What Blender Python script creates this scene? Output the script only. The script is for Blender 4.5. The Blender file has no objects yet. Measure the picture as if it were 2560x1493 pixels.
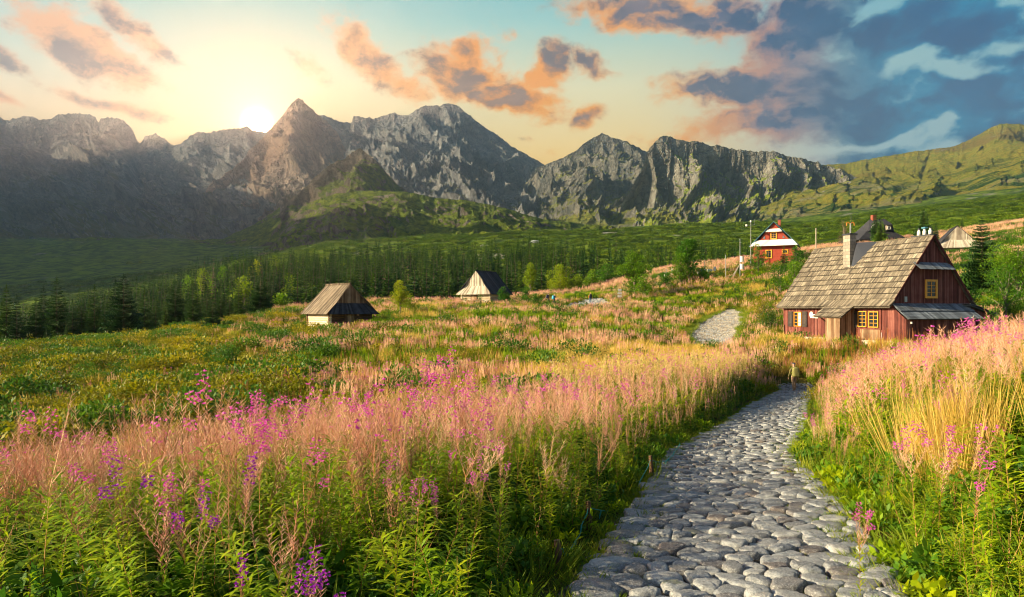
import bpy, bmesh, math, random
import numpy as np
from mathutils import Vector, Matrix
R = math.radians
C = bpy.context.scene.collection
SC = bpy.context.scene

# ------------------------------------------------------------------ camera
F = 1707.0          # focal length in units of the 2560 wide photograph
HOR = 775.0         # eye level row
cam_d = bpy.data.cameras.new('camera'); cam = bpy.data.objects.new('camera', cam_d); C.objects.link(cam)
cam.location = (0, 0, 0); cam.rotation_euler = (R(90), 0, 0)
cam_d.sensor_width = 36.0; cam_d.lens = 36.0 * F / 2560.0
cam_d.shift_y = (HOR - 746.5) / 2560.0
cam_d.clip_start = 0.1; cam_d.clip_end = 40000
SC.camera = cam
SC.render.resolution_x = 1024; SC.render.resolution_y = 597

# ------------------------------------------------------------------ exposure
EXPO = 1.2
SC.view_settings.view_transform = 'Standard'; SC.view_settings.look = 'None'
SC.view_settings.exposure = EXPO; SC.view_settings.gamma = 1.0
cy = SC.cycles
cy.use_denoising = True
cy.max_bounces = 5; cy.diffuse_bounces = 2; cy.glossy_bounces = 2; cy.transmission_bounces = 3
cy.volume_bounces = 1; cy.transparent_max_bounces = 6
cy.use_adaptive_sampling = True; cy.adaptive_threshold = 0.01; cy.pixel_filter_type = 'BLACKMAN_HARRIS'; cy.filter_width = 1.1
cy.sample_clamp_indirect = 6.0

# ------------------------------------------------------------------ sun
SUN_AZ_VEC = (-1.0, -0.20)      # the side the light comes from: the left, a little from behind the camera
SUN_EL = R(19.5)
sl = bpy.data.lights.new('sun', 'SUN'); so = bpy.data.objects.new('sun', sl); C.objects.link(so)
sl.energy = 5.0; sl.angle = R(0.5); sl.color = (1.0, 0.81, 0.51)
_a = math.atan2(SUN_AZ_VEC[1], SUN_AZ_VEC[0])
sdir = Vector((math.cos(_a) * math.cos(SUN_EL), math.sin(_a) * math.cos(SUN_EL), math.sin(SUN_EL)))
so.rotation_euler = sdir.to_track_quat('Z', 'Y').to_euler()

# ------------------------------------------------------------------ world: sky with clouds
def px_dir(x, y):
    az = math.atan((x - 1280) / F)
    el = math.atan((HOR - y) / F * math.cos(az))
    return az, el
def lin(r, g, b):
    f = lambda c: (c / 255 / 12.92) if c / 255 <= 0.04045 else ((c / 255 + 0.055) / 1.055) ** 2.4
    return (f(r), f(g), f(b), 1.0)
W = bpy.data.worlds.new('World'); SC.world = W; W.use_nodes = True
nt = W.node_tree; N = nt.nodes; L = nt.links; N.clear()
def nd(t, **k):
    n = N.new(t)
    for a, b in k.items(): setattr(n, a, b)
    return n
def math_(op, a, b=None, c=None, clamp=False):
    n = nd('ShaderNodeMath', operation=op); n.use_clamp = clamp
    for i, v in enumerate((a, b, c)):
        if v is None: continue
        if isinstance(v, (int, float)): n.inputs[i].default_value = v
        else: L.new(v, n.inputs[i])
    return n.outputs[0]
def mapr(v, a, b, c, d, smooth=True):
    n = nd('ShaderNodeMapRange'); n.interpolation_type = 'SMOOTHSTEP' if smooth else 'LINEAR'
    L.new(v, n.inputs[0])
    for i, q in enumerate((a, b, c, d)): n.inputs[i + 1].default_value = q
    return n.outputs[0]
def mixc(f, a, b, mode='MIX'):
    n = nd('ShaderNodeMix', data_type='RGBA', blend_type=mode)
    if isinstance(f, (int, float)): n.inputs[0].default_value = f
    else: L.new(f, n.inputs[0])
    for i, v in ((6, a), (7, b)):
        if isinstance(v, tuple): n.inputs[i].default_value = v
        else: L.new(v, n.inputs[i])
    return n.outputs[2]
def ramp(v, pts):
    n = nd('ShaderNodeValToRGB'); L.new(v, n.inputs[0]); e = n.color_ramp.elements
    while len(e) < len(pts): e.new(0.5)
    for i, (p, c) in enumerate(pts): e[i].position = p; e[i].color = c
    return n.outputs[0]
tc = nd('ShaderNodeTexCoord'); sep = nd('ShaderNodeSeparateXYZ'); L.new(tc.outputs['Generated'], sep.inputs[0])
AZ = math_('ARCTAN2', sep.outputs[0], sep.outputs[1]); EL = math_('ARCSINE', sep.outputs[2])
cmb = nd('ShaderNodeCombineXYZ'); L.new(AZ, cmb.inputs[0]); L.new(EL, cmb.inputs[1]); P0 = cmb.outputs[0]
def vnoise(vec, scale, detail=6, rough=0.55, stretch=(1, 1, 1), off=(0, 0, 0), dist=0.0):
    m = nd('ShaderNodeMapping'); L.new(vec, m.inputs[0]); m.inputs['Scale'].default_value = stretch; m.inputs['Location'].default_value = off
    n = nd('ShaderNodeTexNoise'); L.new(m.outputs[0], n.inputs['Vector'])
    n.inputs['Scale'].default_value = scale; n.inputs['Detail'].default_value = detail; n.inputs['Roughness'].default_value = rough
    n.inputs['Distortion'].default_value = dist
    return n
# clear sky colours by height and by direction
elf = mapr(EL, 0.0, 0.62, 0, 1, False)
azf = mapr(AZ, -0.75, 0.75, 0, 1, False)
left = ramp(elf, [(0.0, lin(250, 200, 145)), (0.30, lin(246, 214, 170)), (0.40, lin(236, 218, 186)), (0.52, lin(182, 208, 200)), (0.68, lin(120, 182, 188)), (1.0, lin(30, 110, 150))])
mid = ramp(elf, [(0.0, lin(250, 180, 110)), (0.28, lin(253, 206, 140)), (0.38, lin(250, 224, 170)), (0.50, lin(232, 228, 192)), (0.64, lin(160, 204, 200)), (0.74, lin(110, 178, 188)), (1.0, lin(30, 110, 150))])
right = ramp(elf, [(0.0, lin(190, 180, 170)), (0.3, lin(160, 185, 190)), (0.5, lin(160, 192, 192)), (0.7, lin(120, 172, 188)), (1.0, lin(10, 90, 140))])
base = mixc(mapr(azf, 0.05, 0.45, 0, 1), left, mid)
base = mixc(mapr(azf, 0.6, 0.85, 0, 1), base, right)
# glow round the low sun behind the ridge
saz, sel_ = px_dir(644, 311)
vs = nd('ShaderNodeVectorMath', operation='SUBTRACT'); L.new(P0, vs.inputs[0]); vs.inputs[1].default_value = (saz, sel_, 0)
vl = nd('ShaderNodeVectorMath', operation='LENGTH'); L.new(vs.outputs[0], vl.inputs[0]); SR = vl.outputs['Value']
g1 = math_('EXPONENT', math_('MULTIPLY', SR, -11.0)); g2 = math_('EXPONENT', math_('MULTIPLY', SR, -26.0)); g3 = math_('EXPONENT', math_('MULTIPLY', SR, -470.0))
base = mixc(math_('MULTIPLY', g1, 0.5), base, lin(255, 228, 164))
# clouds
wn = vnoise(P0, 9.0, 4, 0.55)
wa = nd('ShaderNodeVectorMath', operation='SUBTRACT'); L.new(wn.outputs['Color'], wa.inputs[0]); wa.inputs[1].default_value = (0.5, 0.5, 0.5)
wb = nd('ShaderNodeVectorMath', operation='SCALE'); L.new(wa.outputs[0], wb.inputs[0]); wb.inputs['Scale'].default_value = 0.05
wc = nd('ShaderNodeVectorMath', operation='ADD'); L.new(P0, wc.inputs[0]); L.new(wb.outputs[0], wc.inputs[1]); PW = wc.outputs[0]
CL = [(190, 100, 185, 60, -22, 1.5), (340, 65, 110, 45, -38, .95), (410, 115, 60, 20, -35, .8), (-20, 125, 75, 28, -25, 1.25), (40, 30, 90, 22, -30, .55),
      (285, 258, 150, 17, -9, 1.05), (-10, 248, 70, 16, -8, .75), (470, 272, 120, 8, -4, .4), (770, 165, 55, 34, -35, .65), (530, 105, 60, 14, -50, .45), (395, 180, 55, 10, -20, .45),
      (935, 150, 95, 48, -38, 1.15), (1010, 215, 75, 34, -15, 1.0), (1170, 175, 105, 70, 0, 1.1), (1270, 235, 125, 50, -12, 1.15), (1360, 175, 60, 38, 40, 1.1), (1165, 118, 55, 28, 0, 1.1), (1230, 265, 60, 20, 0, .8),
      (1467, 285, 48, 28, 25, 1.0), (1480, 150, 62, 30, -20, .8), (1312, 345, 24, 9, 0, .55), (1375, 375, 28, 15, 0, .5), (1270, 100, 40, 20, 0, .4),
      (1600, 25, 190, 58, -4, 1.35), (1790, 30, 130, 85, 10, 1.1), (2010, 60, 190, 80, 20, 1.4), (1790, 215, 140, 50, 0, .95), (2020, 215, 260, 75, -6, 1.6), (2250, 85, 190, 70, 12, 1.4),
      (2420, 70, 170, 75, 0, 1.2), (2440, 235, 190, 80, 5, 1.5), (2120, 300, 330, 55, -2, 1.35), (1760, 330, 150, 42, 8, 1.0), (2250, 360, 260, 30, 8, .9), (2500, 300, 160, 40, 0, 1.2), (2200, 150, 160, 50, 0, .9),
      (2290, 152, 70, 18, 14, -.7), (2180, 22, 55, 20, 25, -.85), (2420, 172, 80, 15, -10, -.75), (2360, 292, 36, 18, 40, -.6), (2235, 332, 90, 8, 12, -.45), (1690, 120, 60, 35, 0, -.4)]
dens = None
for (x, y, rx, ry, ro, w) in CL:
    a, e = px_dir(x, y); a1, _ = px_dir(x + rx, y); _, e1 = px_dir(x, y - ry)
    m = nd('ShaderNodeMapping'); m.vector_type = 'TEXTURE'; L.new(PW, m.inputs[0])
    m.inputs['Location'].default_value = (a, e, 0); m.inputs['Rotation'].default_value = (0, 0, R(ro)); m.inputs['Scale'].default_value = (abs(a1 - a) * (1.85 if 830 < x < 1500 else 1.6), abs(e1 - e) * (1.85 if 830 < x < 1500 else 1.6), 1)
    ln = nd('ShaderNodeVectorMath', operation='LENGTH'); L.new(m.outputs[0], ln.inputs[0])
    v = mapr(ln.outputs['Value'], 0.0, 1.25, w, 0.0)
    dens = v if dens is None else (math_('MAXIMUM', dens, v) if w > 0 else math_('ADD', dens, v))
ca = vnoise(PW, 10.0, 14, 0.66, (1, 1.6, 1)); cb = vnoise(PW, 10.0, 8, 0.62, (1, 1.6, 1), (0.022, 0.045, 0)); cc_ = vnoise(PW, 4.5, 5, 0.5, (1, 1.5, 1), (3, 1, 0))
d2 = math_('ADD', dens, math_('MULTIPLY', math_('SUBTRACT', ca.outputs['Fac'], 0.5), 2.3))
d2 = math_('ADD', d2, math_('MULTIPLY', math_('SUBTRACT', vnoise(P0, 34.0, 10, 0.62, (1, 1.5, 1), (5, 2, 0)).outputs['Fac'], 0.5), 1.0))
alpha = mapr(d2, 0.30, 0.92, 0, 1)
relief = math_('SUBTRACT', ca.outputs['Fac'], cb.outputs['Fac'])
dark = math_('ADD', math_('ADD', mapr(d2, 0.45, 1.45, -0.05, 0.95), math_('MULTIPLY', math_('SUBTRACT', cc_.outputs['Fac'], 0.5), 1.3)), math_('MULTIPLY', relief, 4.2), clamp=True)
# the side turned to the glow is warmer; far from it the cloud is blue
shade = ramp(azf, [(0.0, lin(70, 84, 104)), (0.2, lin(92, 80, 92)), (0.45, lin(88, 72, 78)), (0.60, lin(64, 70, 92)), (0.72, lin(46, 72, 104)), (0.80, lin(14, 72, 110)), (0.88, lin(0, 70, 116)), (1.0, lin(0, 60, 106))])
warm = ramp(azf, [(0.0, lin(232, 178, 150)), (0.3, lin(242, 186, 140)), (0.5, lin(252, 168, 96)), (0.66, lin(246, 182, 128)), (0.74, lin(182, 142, 130)), (0.80, lin(92, 124, 142)), (0.86, lin(24, 120, 156)), (1.0, lin(0, 106, 150))])
warm = mixc(mapr(EL, 0.36, 0.50, 0, 0.45), warm, lin(206, 190, 170))
lit_ = vnoise(PW, 7.0, 10, 0.62, (1, 1.7, 1), (7, 3, 0))
shade = mixc(mapr(lit_.outputs['Fac'], 0.42, 0.72, 0.0, 0.55), shade, ramp(azf, [(0.0, lin(176, 160, 158)), (0.5, lin(190, 146, 124)), (0.7, lin(138, 128, 138)), (0.82, lin(60, 124, 156)), (1.0, lin(20, 120, 162))]))
shade = mixc(mapr(lit_.outputs['Fac'], 0.46, 0.28, 0.0, 0.45), shade, ramp(azf, [(0.0, lin(56, 62, 80)), (0.6, lin(44, 52, 74)), (0.8, lin(0, 56, 96)), (1.0, lin(0, 48, 92))]))
ccol = mixc(dark, warm, shade)
front = mixc(math_('MULTIPLY', alpha, 0.97), base, ccol)
hs = nd('ShaderNodeHueSaturation'); hs.inputs['Saturation'].default_value = 1.24; L.new(front, hs.inputs['Color']); front = hs.outputs[0]
front = mixc(g2, front, (0.50, 0.34, 0.15, 1), 'ADD')
front = mixc(math_('EXPONENT', math_('MULTIPLY', SR, -42.0)), front, (2.2, 1.55, 0.8, 1), 'ADD')
_g = nd('ShaderNodeVectorMath', operation='SCALE'); _g.inputs[0].default_value = (38000, 16500, 7500); L.new(g3, _g.inputs['Scale'])
front = mixc(1.0, front, _g.outputs[0], 'ADD')
scl = nd('ShaderNodeVectorMath', operation='SCALE'); L.new(front, scl.inputs[0]); scl.inputs['Scale'].default_value = 1.15 / (2 ** EXPO)
sky = nd('ShaderNodeTexSky', sky_type='NISHITA'); sky.sun_disc = False; sky.sun_elevation = SUN_EL; sky.sun_rotation = math.atan2(SUN_AZ_VEC[0], SUN_AZ_VEC[1])
sky.air_density = 1.0; sky.dust_density = 1.2; sky.ozone_density = 2.0
ss = nd('ShaderNodeVectorMath', operation='SCALE'); L.new(sky.outputs[0], ss.inputs[0]); ss.inputs['Scale'].default_value = 0.055
behind = mapr(math_('ABSOLUTE', AZ), 0.9, 1.5, 0, 1); high = mapr(EL, 0.50, 0.85, 0, 1)
wcol = mixc(math_('MAXIMUM', behind, high), scl.outputs[0], ss.outputs[0])
bg = nd('ShaderNodeBackground'); L.new(wcol, bg.inputs[0]); bg.inputs[1].default_value = 1.0
wo = nd('ShaderNodeOutputWorld'); L.new(bg.outputs[0], wo.inputs[0])
W.cycles.sampling_method = 'MANUAL'; W.cycles.sample_map_resolution = 4096

# ------------------------------------------------------------------ general helpers
def tag(o, label=None, cat=None, group=None, kind=None):
    if label: o['label'] = label
    if cat: o['category'] = cat
    if group: o['group'] = group
    if kind: o['kind'] = kind
    return o
def empty(name, loc=(0, 0, 0), rz=0.0, label=None, cat=None, group=None):
    o = bpy.data.objects.new(name, None); C.objects.link(o); o.location = loc; o.rotation_euler = (0, 0, rz)
    o.empty_display_size = 0.2
    return tag(o, label, cat, group)
def mesh_np(name, V, Fc, mats=(), mi=None, smooth=True, tone=None):
    me = bpy.data.meshes.new(name)
    V = np.asarray(V, dtype=np.float32); Fc = np.asarray(Fc, dtype=np.int32); k = Fc.shape[1]
    me.vertices.add(len(V)); me.vertices.foreach_set('co', V.ravel())
    me.loops.add(Fc.size); me.loops.foreach_set('vertex_index', Fc.ravel())
    me.polygons.add(len(Fc)); me.polygons.foreach_set('loop_start', np.arange(0, Fc.size, k, dtype=np.int32))
    for m in mats: me.materials.append(m)
    if mi is not None: me.polygons.foreach_set('material_index', np.asarray(mi, dtype=np.int32))
    me.update(calc_edges=True)
    me.polygons.foreach_set('use_smooth', np.full(len(Fc), smooth, dtype=bool))
    if tone is not None:
        at = me.attributes.new('tone', 'FLOAT', 'POINT'); at.data.foreach_set('value', np.asarray(tone, dtype=np.float32))
    me.validate(); me.update()
    return me
def link(me, name, parent=None, loc=None, rot=None):
    o = bpy.data.objects.new(name, me); C.objects.link(o)
    if parent: o.parent = parent
    if loc is not None: o.location = loc
    if rot is not None: o.rotation_euler = rot
    return o
class MB:
    def __init__(s): s.V = []; s.F = []; s.M = []; s.T = []
    def add(s, vs, fs, m=0, t=0.5):
        b = len(s.V); s.V += [tuple(v) for v in vs]; s.T += [t] * len(vs)
        for f in fs: s.F.append(tuple(b + i for i in f)); s.M.append(m)
    def box(s, a, b, m=0, t=0.5):
        (x0, y0, z0), (x1, y1, z1) = a, b
        s.add([(x0, y0, z0), (x1, y0, z0), (x1, y1, z0), (x0, y1, z0), (x0, y0, z1), (x1, y0, z1), (x1, y1, z1), (x0, y1, z1)],
              [(0, 3, 2, 1), (4, 5, 6, 7), (0, 1, 5, 4), (1, 2, 6, 5), (2, 3, 7, 6), (3, 0, 4, 7)], m, t)
    def hexa(s, p, m=0, t=0.5):          # eight corners, bottom four then top four
        s.add(p, [(0, 3, 2, 1), (4, 5, 6, 7), (0, 1, 5, 4), (1, 2, 6, 5), (2, 3, 7, 6), (3, 0, 4, 7)], m, t)
    def plate(s, p, n, th, m=0, t=0.5):   # polygon p extruded along n by th
        n = Vector(n).normalized() * th; k = len(p); q = [Vector(v) for v in p]
        s.add(q + [v + n for v in q], [tuple(reversed(range(k))), tuple(range(k, 2 * k))] + [(i, (i + 1) % k, k + (i + 1) % k, k + i) for i in range(k)], m, t)
    def tube(s, pts, rad, n=6, m=0, t=0.5):
        pts = [Vector(p) for p in pts]; b = []; k = len(pts)
        if isinstance(rad, (int, float)): rad = [rad] * k
        vs = []
        for i, p in enumerate(pts):
            d = (pts[min(i + 1, k - 1)] - pts[max(i - 1, 0)]).normalized()
            u = d.cross(Vector((0.31, 0.95, 0.12))).normalized(); w = d.cross(u)
            for j in range(n):
                an = 2 * math.pi * j / n
                vs.append(p + (u * math.cos(an) + w * math.sin(an)) * rad[i])
        fs = [(i * n + j, i * n + (j + 1) % n, (i + 1) * n + (j + 1) % n, (i + 1) * n + j) for i in range(k - 1) for j in range(n)]
        fs += [tuple(reversed(range(n))), tuple(range((k - 1) * n, k * n))]
        s.add(vs, fs, m, t)
    def mesh(s, name, mats, smooth=False):
        me = bpy.data.meshes.new(name); me.from_pydata(s.V, [], s.F)
        for m in (mats if isinstance(mats, (list, tuple)) else [mats]): me.materials.append(m)
        me.polygons.foreach_set('material_index', s.M)
        me.polygons.foreach_set('use_smooth', [smooth] * len(s.F))
        at = me.attributes.new('tone', 'FLOAT', 'POINT'); at.data.foreach_set('value', s.T)
        me.update(); return me
    def build(s, name, mats, parent=None, smooth=False, loc=None, rot=None):
        return link(s.mesh(name, mats, smooth), name, parent, loc, rot)

# ------------------------------------------------------------------ noise
def _hash(ix, iy, seed):
    with np.errstate(over='ignore'):
        h = ix.astype(np.int64).astype(np.uint32) * np.uint32(374761393) + iy.astype(np.int64).astype(np.uint32) * np.uint32(668265263) + np.uint32((seed * 2246822519) & 0xffffffff)
        h = (h ^ (h >> np.uint32(13))) * np.uint32(1274126177)
        h = h ^ (h >> np.uint32(16)); h = h * np.uint32(2654435761); h = h ^ (h >> np.uint32(15))
    return h
def perlin(x, y, seed=0):
    ix = np.floor(x); iy = np.floor(y); fx = x - ix; fy = y - iy
    u = fx * fx * fx * (fx * (fx * 6 - 15) + 10); v = fy * fy * fy * (fy * (fy * 6 - 15) + 10)
    def g(dx, dy):
        a = _hash(ix + dx, iy + dy, seed).astype(np.float64) * (2 * math.pi / 4294967296.0)
        return np.cos(a) * (fx - dx) + np.sin(a) * (fy - dy)
    return ((g(0, 0) * (1 - u) + g(1, 0) * u) * (1 - v) + (g(0, 1) * (1 - u) + g(1, 1) * u) * v) * 1.45
def fbm(x, y, oct=5, seed=0, gain=0.5, lac=2.03):
    a = 1.0; s = 0; n = 0
    for i in range(oct):
        s = s + a * perlin(x, y, seed + i * 17); n += a; a *= gain; x = x * lac + 3.7; y = y * lac + 1.3
    return s / n
def ridged(x, y, oct=6, seed=0, gain=0.55, lac=2.07):
    a = 1.0; s = 0; n = 0; w = 1.0
    for i in range(oct):
        r = 1 - np.abs(perlin(x, y, seed + i * 31)) * 1.6
        r = np.clip(r, 0, 1) ** 2 * w; s = s + a * r; n += a; w = np.clip(r * 1.6, 0.25, 1); a *= gain
        x = x * lac + 5.1; y = y * lac + 2.9
    return s / n
def sst(a, b, x):
    t = np.clip((x - a) / (b - a), 0, 1); return t * t * (3 - 2 * t)
rng = np.random.default_rng(11); random.seed(5)

# ------------------------------------------------------------------ material helpers
def new_mat(name):
    m = bpy.data.materials.new(name); m.use_nodes = True; t = m.node_tree; t.nodes.clear(); return m, t
class NT:
    def __init__(s, t): s.t = t
    def n(s, typ, ins=None, **k):
        n = s.t.nodes.new(typ)
        for a, b in k.items(): setattr(n, a, b)
        for a, v in (ins or {}).items():
            if hasattr(v, 'is_output') or isinstance(v, bpy.types.NodeSocket): s.t.links.new(v, n.inputs[a])
            else: n.inputs[a].default_value = v
        return n
    def m(s, op, a, b=0.5, clamp=False): 
        n = s.n('ShaderNodeMath', {0: a, 1: b}, operation=op); n.use_clamp = clamp; return n.outputs[0]
    def mix(s, f, a, b, mode='MIX'): return s.n('ShaderNodeMix', {0: f, 6: a, 7: b}, data_type='RGBA', blend_type=mode).outputs[2]
    def mr(s, v, a, b, c, d): return s.n('ShaderNodeMapRange', {0: v, 1: a, 2: b, 3: c, 4: d}, interpolation_type='SMOOTHSTEP').outputs[0]
    def noise(s, vec, sc, det=4, ro=0.55, dist=0.0):
        return s.n('ShaderNodeTexNoise', {'Vector': vec, 'Scale': sc, 'Detail': det, 'Roughness': ro, 'Distortion': dist}).outputs['Fac']
    def out(s, sh): s.n('ShaderNodeOutputMaterial', {0: sh})
def c4(c): return (c[0], c[1], c[2], 1.0)
def leaf_mat(name, cols, trans=0.35, patch=0.25, rough=0.55):
    """foliage: diffuse + light passing through; tone varies from plant to plant and in patches"""
    m, t = new_mat(name); g = NT(t)
    oi = g.n('ShaderNodeObjectInfo'); geo = g.n('ShaderNodeNewGeometry')
    n1 = g.noise(geo.outputs['Position'], patch, 3)
    at = g.n('ShaderNodeAttribute', attribute_name='tone').outputs['Fac']
    f = g.m('ADD', g.m('MULTIPLY', oi.outputs['Random'], 0.5), g.m('ADD', g.m('MULTIPLY', n1, 0.5), g.m('MULTIPLY', at, 0.5)))
    f = g.m('SUBTRACT', f, 0.25, True)
    r = g.n('ShaderNodeValToRGB', {0: f}); e = r.color_ramp.elements
    while len(e) < len(cols): e.new(0.5)
    for i, c in enumerate(cols): e[i].position = i / (len(cols) - 1); e[i].color = c4(c)
    pb = g.n('ShaderNodeBsdfPrincipled', {'Base Color': r.outputs[0], 'Roughness': rough})
    pb.inputs['Specular IOR Level'].default_value = 0.25
    tb = g.n('ShaderNodeBsdfTranslucent', {0: r.outputs[0]})
    g.out(g.n('ShaderNodeMixShader', {0: trans, 1: pb.outputs[0], 2: tb.outputs[0]}).outputs[0]); return m
def plain(name, col, rough=0.7, metal=0.0, bump=0.0, bscale=20, var=0.25):
    m, t = new_mat(name); g = NT(t); tcn = g.n('ShaderNodeTexCoord').outputs['Object']
    n = g.noise(tcn, bscale, 5)
    c = g.mix(n, c4([v * (1 - var) for v in col]), c4([min(1, v * (1 + var)) for v in col]))
    pb = g.n('ShaderNodeBsdfPrincipled', {'Base Color': c, 'Roughness': rough, 'Metallic': metal})
    if bump: g.t.links.new(g.n('ShaderNodeBump', {'Height': n, 'Strength': bump, 'Distance': 0.02}).outputs[0], pb.inputs['Normal'])
    g.out(pb.outputs[0]); return m
def wood(name, cols, axis='Z', rough=0.8, grain=14, spec=0.2):
    """weathered boards: 'tone' per board + grain drawn out along the board's axis"""
    m, t = new_mat(name); g = NT(t); tcn = g.n('ShaderNodeTexCoord').outputs['Object']
    sc = {'X': (0.06, 1, 1), 'Y': (1, 0.06, 1), 'Z': (1, 1, 0.06), 'S': (0.12, 1, 0.12)}[axis]
    mp = g.n('ShaderNodeMapping', {'Vector': tcn, 'Scale': sc}).outputs[0]
    n = g.noise(mp, grain, 6, 0.65); n2 = g.noise(tcn, 1.3, 4)
    at = g.n('ShaderNodeAttribute', attribute_name='tone').outputs['Fac']
    f = g.m('ADD', g.m('MULTIPLY', g.m('SUBTRACT', n, 0.5), 1.3), g.m('ADD', g.m('MULTIPLY', at, 0.8), g.m('MULTIPLY', g.m('SUBTRACT', n2, 0.4), 0.8)), True)
    r = g.n('ShaderNodeValToRGB', {0: f}); e = r.color_ramp.elements
    while len(e) < len(cols): e.new(0.5)
    for i, c in enumerate(cols): e[i].position = i / (len(cols) - 1); e[i].color = c4(c)
    pb = g.n('ShaderNodeBsdfPrincipled', {'Base Color': r.outputs[0], 'Roughness': rough}); pb.inputs['Specular IOR Level'].default_value = spec
    g.t.links.new(g.n('ShaderNodeBump', {'Height': n, 'Strength': 0.5, 'Distance': 0.01}).outputs[0], pb.inputs['Normal'])
    g.out(pb.outputs[0]); return m
# ================================================================== the lie of the land
ROWS = {  # depth in metres: [(column of the photograph, height relative to the eye or row y)]; z in metres under 20 m, rows of the photograph beyond
    -30: ('z', [(-800, -1.5), (3300, -1.2)]),
    2: ('z', [(-800, -1.9), (1280, -1.75), (3300, -1.5)]),
    5: ('z', [(-800, -2.3), (0, -2.1), (1300, -2.1), (1900, -2.1), (2560, -1.75), (3300, -1.5)]),
    8: ('z', [(-800, -3.0), (0, -2.8), (400, -2.65), (800, -2.45), (1300, -2.3), (1900, -2.25), (2200, -1.9), (2560, -1.4), (3300, -1.1)]),
    12: ('z', [(-800, -4.0), (0, -3.7), (400, -3.4), (800, -3.05), (1300, -2.75), (1700, -2.6), (2050, -2.3), (2300, -1.85), (2560, -1.4), (3300, -1.0)]),
    18: ('z', [(-800, -4.9), (0, -4.5), (400, -4.0), (800, -3.55), (1200, -3.3), (1700, -3.15), (2100, -2.8), (2250, -2.35), (2560, -1.5), (3300, -1.0)]),
    25: ('y', [(-800, 1105), (0, 1085), (400, 1045), (800, 1000), (1200, 985), (1500, 985), (1700, 995), (2000, 1020), (2100, 990), (2250, 952), (2560, 890), (3300, 860)]),
    35: ('y', [(-800, 1010), (0, 1000), (400, 965), (800, 935), (1200, 925), (1500, 925), (1700, 935), (1850, 940), (1990, 990), (2060, 975), (2250, 930), (2560, 872), (3300, 850)]),
    45: ('y', [(-800, 955), (0, 945), (400, 905), (800, 885), (1200, 880), (1500, 885), (1700, 905), (1900, 935), (2050, 960), (2200, 930), (2560, 873), (3300, 850)]),
    50: ('y', [(-800, 935), (0, 925), (400, 890), (800, 870), (1200, 860), (1500, 870), (1700, 893), (1900, 882), (2050, 880), (2250, 872), (2560, 845), (3300, 800)]),
    60: ('y', [(-800, 900), (0, 890), (400, 858), (800, 845), (1200, 825), (1500, 833), (1700, 868), (1800, 872), (1900, 850), (2000, 848), (2250, 842), (2560, 790), (3300, 730)]),
    75: ('y', [(-800, 895), (0, 890), (400, 850), (560, 832), (800, 822), (1200, 796), (1500, 803), (1700, 824), (1850, 822), (1950, 800), (2250, 775), (2560, 720), (3300, 660)]),
    90: ('y', [(-800, 890), (0, 880), (400, 840), (560, 815), (700, 795), (800, 790), (1200, 778), (1500, 776), (1700, 783), (1850, 786), (1950, 752), (2250, 705), (2560, 665), (3300, 610)]),
    110: ('y', [(-800, 895), (0, 885), (400, 842), (600, 800), (700, 778), (800, 768), (1200, 764), (1500, 757), (1700, 745), (1900, 703), (2050, 680), (2250, 650), (2400, 638), (2560, 618), (3300, 560)]),
    130: ('y', [(-800, 900), (0, 890), (400, 845), (600, 795), (800, 763), (950, 756), (1200, 758), (1500, 733), (1700, 698), (1900, 656), (2050, 646), (2250, 621), (2560, 581), (3300, 530)]),
    160: ('y', [(-800, 915), (0, 895), (400, 830), (600, 785), (800, 768), (1200, 757), (1500, 716), (1700, 666), (1900, 646), (2050, 621), (2250, 602), (2560, 556), (3300, 500)]),
    200: ('y', [(-800, 910), (0, 880), (400, 795), (600, 750), (800, 738), (1200, 728), (1500, 708), (1700, 672), (1900, 652), (2050, 625), (2250, 603), (2560, 557), (3300, 500)]),
    300: ('y', [(-800, 880), (0, 850), (400, 752), (600, 700), (800, 690), (1200, 680), (1500, 662), (1700, 650), (1900, 634), (2250, 585), (2560, 547), (3300, 490)]),
    450: ('y', [(-800, 850), (0, 815), (400, 728), (520, 690), (600, 672), (800, 648), (1200, 636), (1500, 623), (1700, 616), (1900, 606), (2250, 555), (2560, 520), (3300, 470)]),
    600: ('y', [(-800, 810), (0, 785), (400, 716), (520, 675), (600, 655), (800, 626), (1200, 606), (1500, 598), (1850, 580), (2250, 540), (2560, 500), (3300, 450)]),
    800: ('y', [(-800, 765), (0, 745), (400, 702), (600, 662), (800, 612), (1200, 588), (1500, 580), (1850, 561), (2000, 566), (2250, 530), (2560, 490), (3300, 440)]),
    1200: ('y', [(-800, 690), (0, 665), (400, 645), (600, 635), (800, 605), (1200, 578), (1500, 578), (1850, 566), (2250, 520), (2560, 480), (3300, 430)]),
    1700: ('y', [(-800, 615), (0, 603), (400, 600), (600, 615), (800, 600), (1200, 575), (1500, 575), (1850, 560), (2250, 510), (2560, 465), (3300, 420)]),
    2300: ('y', [(-800, 605), (0, 600), (400, 605), (800, 600), (1200, 580), (1850, 560), (2250, 505), (2560, 455), (3300, 410)]),
}
_ys = sorted(ROWS); _lx = np.linspace(-800, 3300, 206)
def _pos(Y): return np.log(np.maximum(Y, -30) + 36.0) * 3 + np.log(np.maximum(Y, 4.0))
_tab = []
for Y in _ys:
    k, p = ROWS[Y]; v = np.interp(_lx, [a for a, _ in p], [b for _, b in p])
    _tab.append(v if k == 'z' else (HOR - v) / F * Y)
_tab = np.array(_tab)
_fy = np.concatenate([np.linspace(-30, 4, 20), np.exp(np.linspace(np.log(4.3), np.log(2300), 420))])
_fine = np.array([[0.0] * len(_lx)] * len(_fy))
for j in range(len(_lx)): _fine[:, j] = np.interp(_fy, _ys, _tab[:, j])
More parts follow.
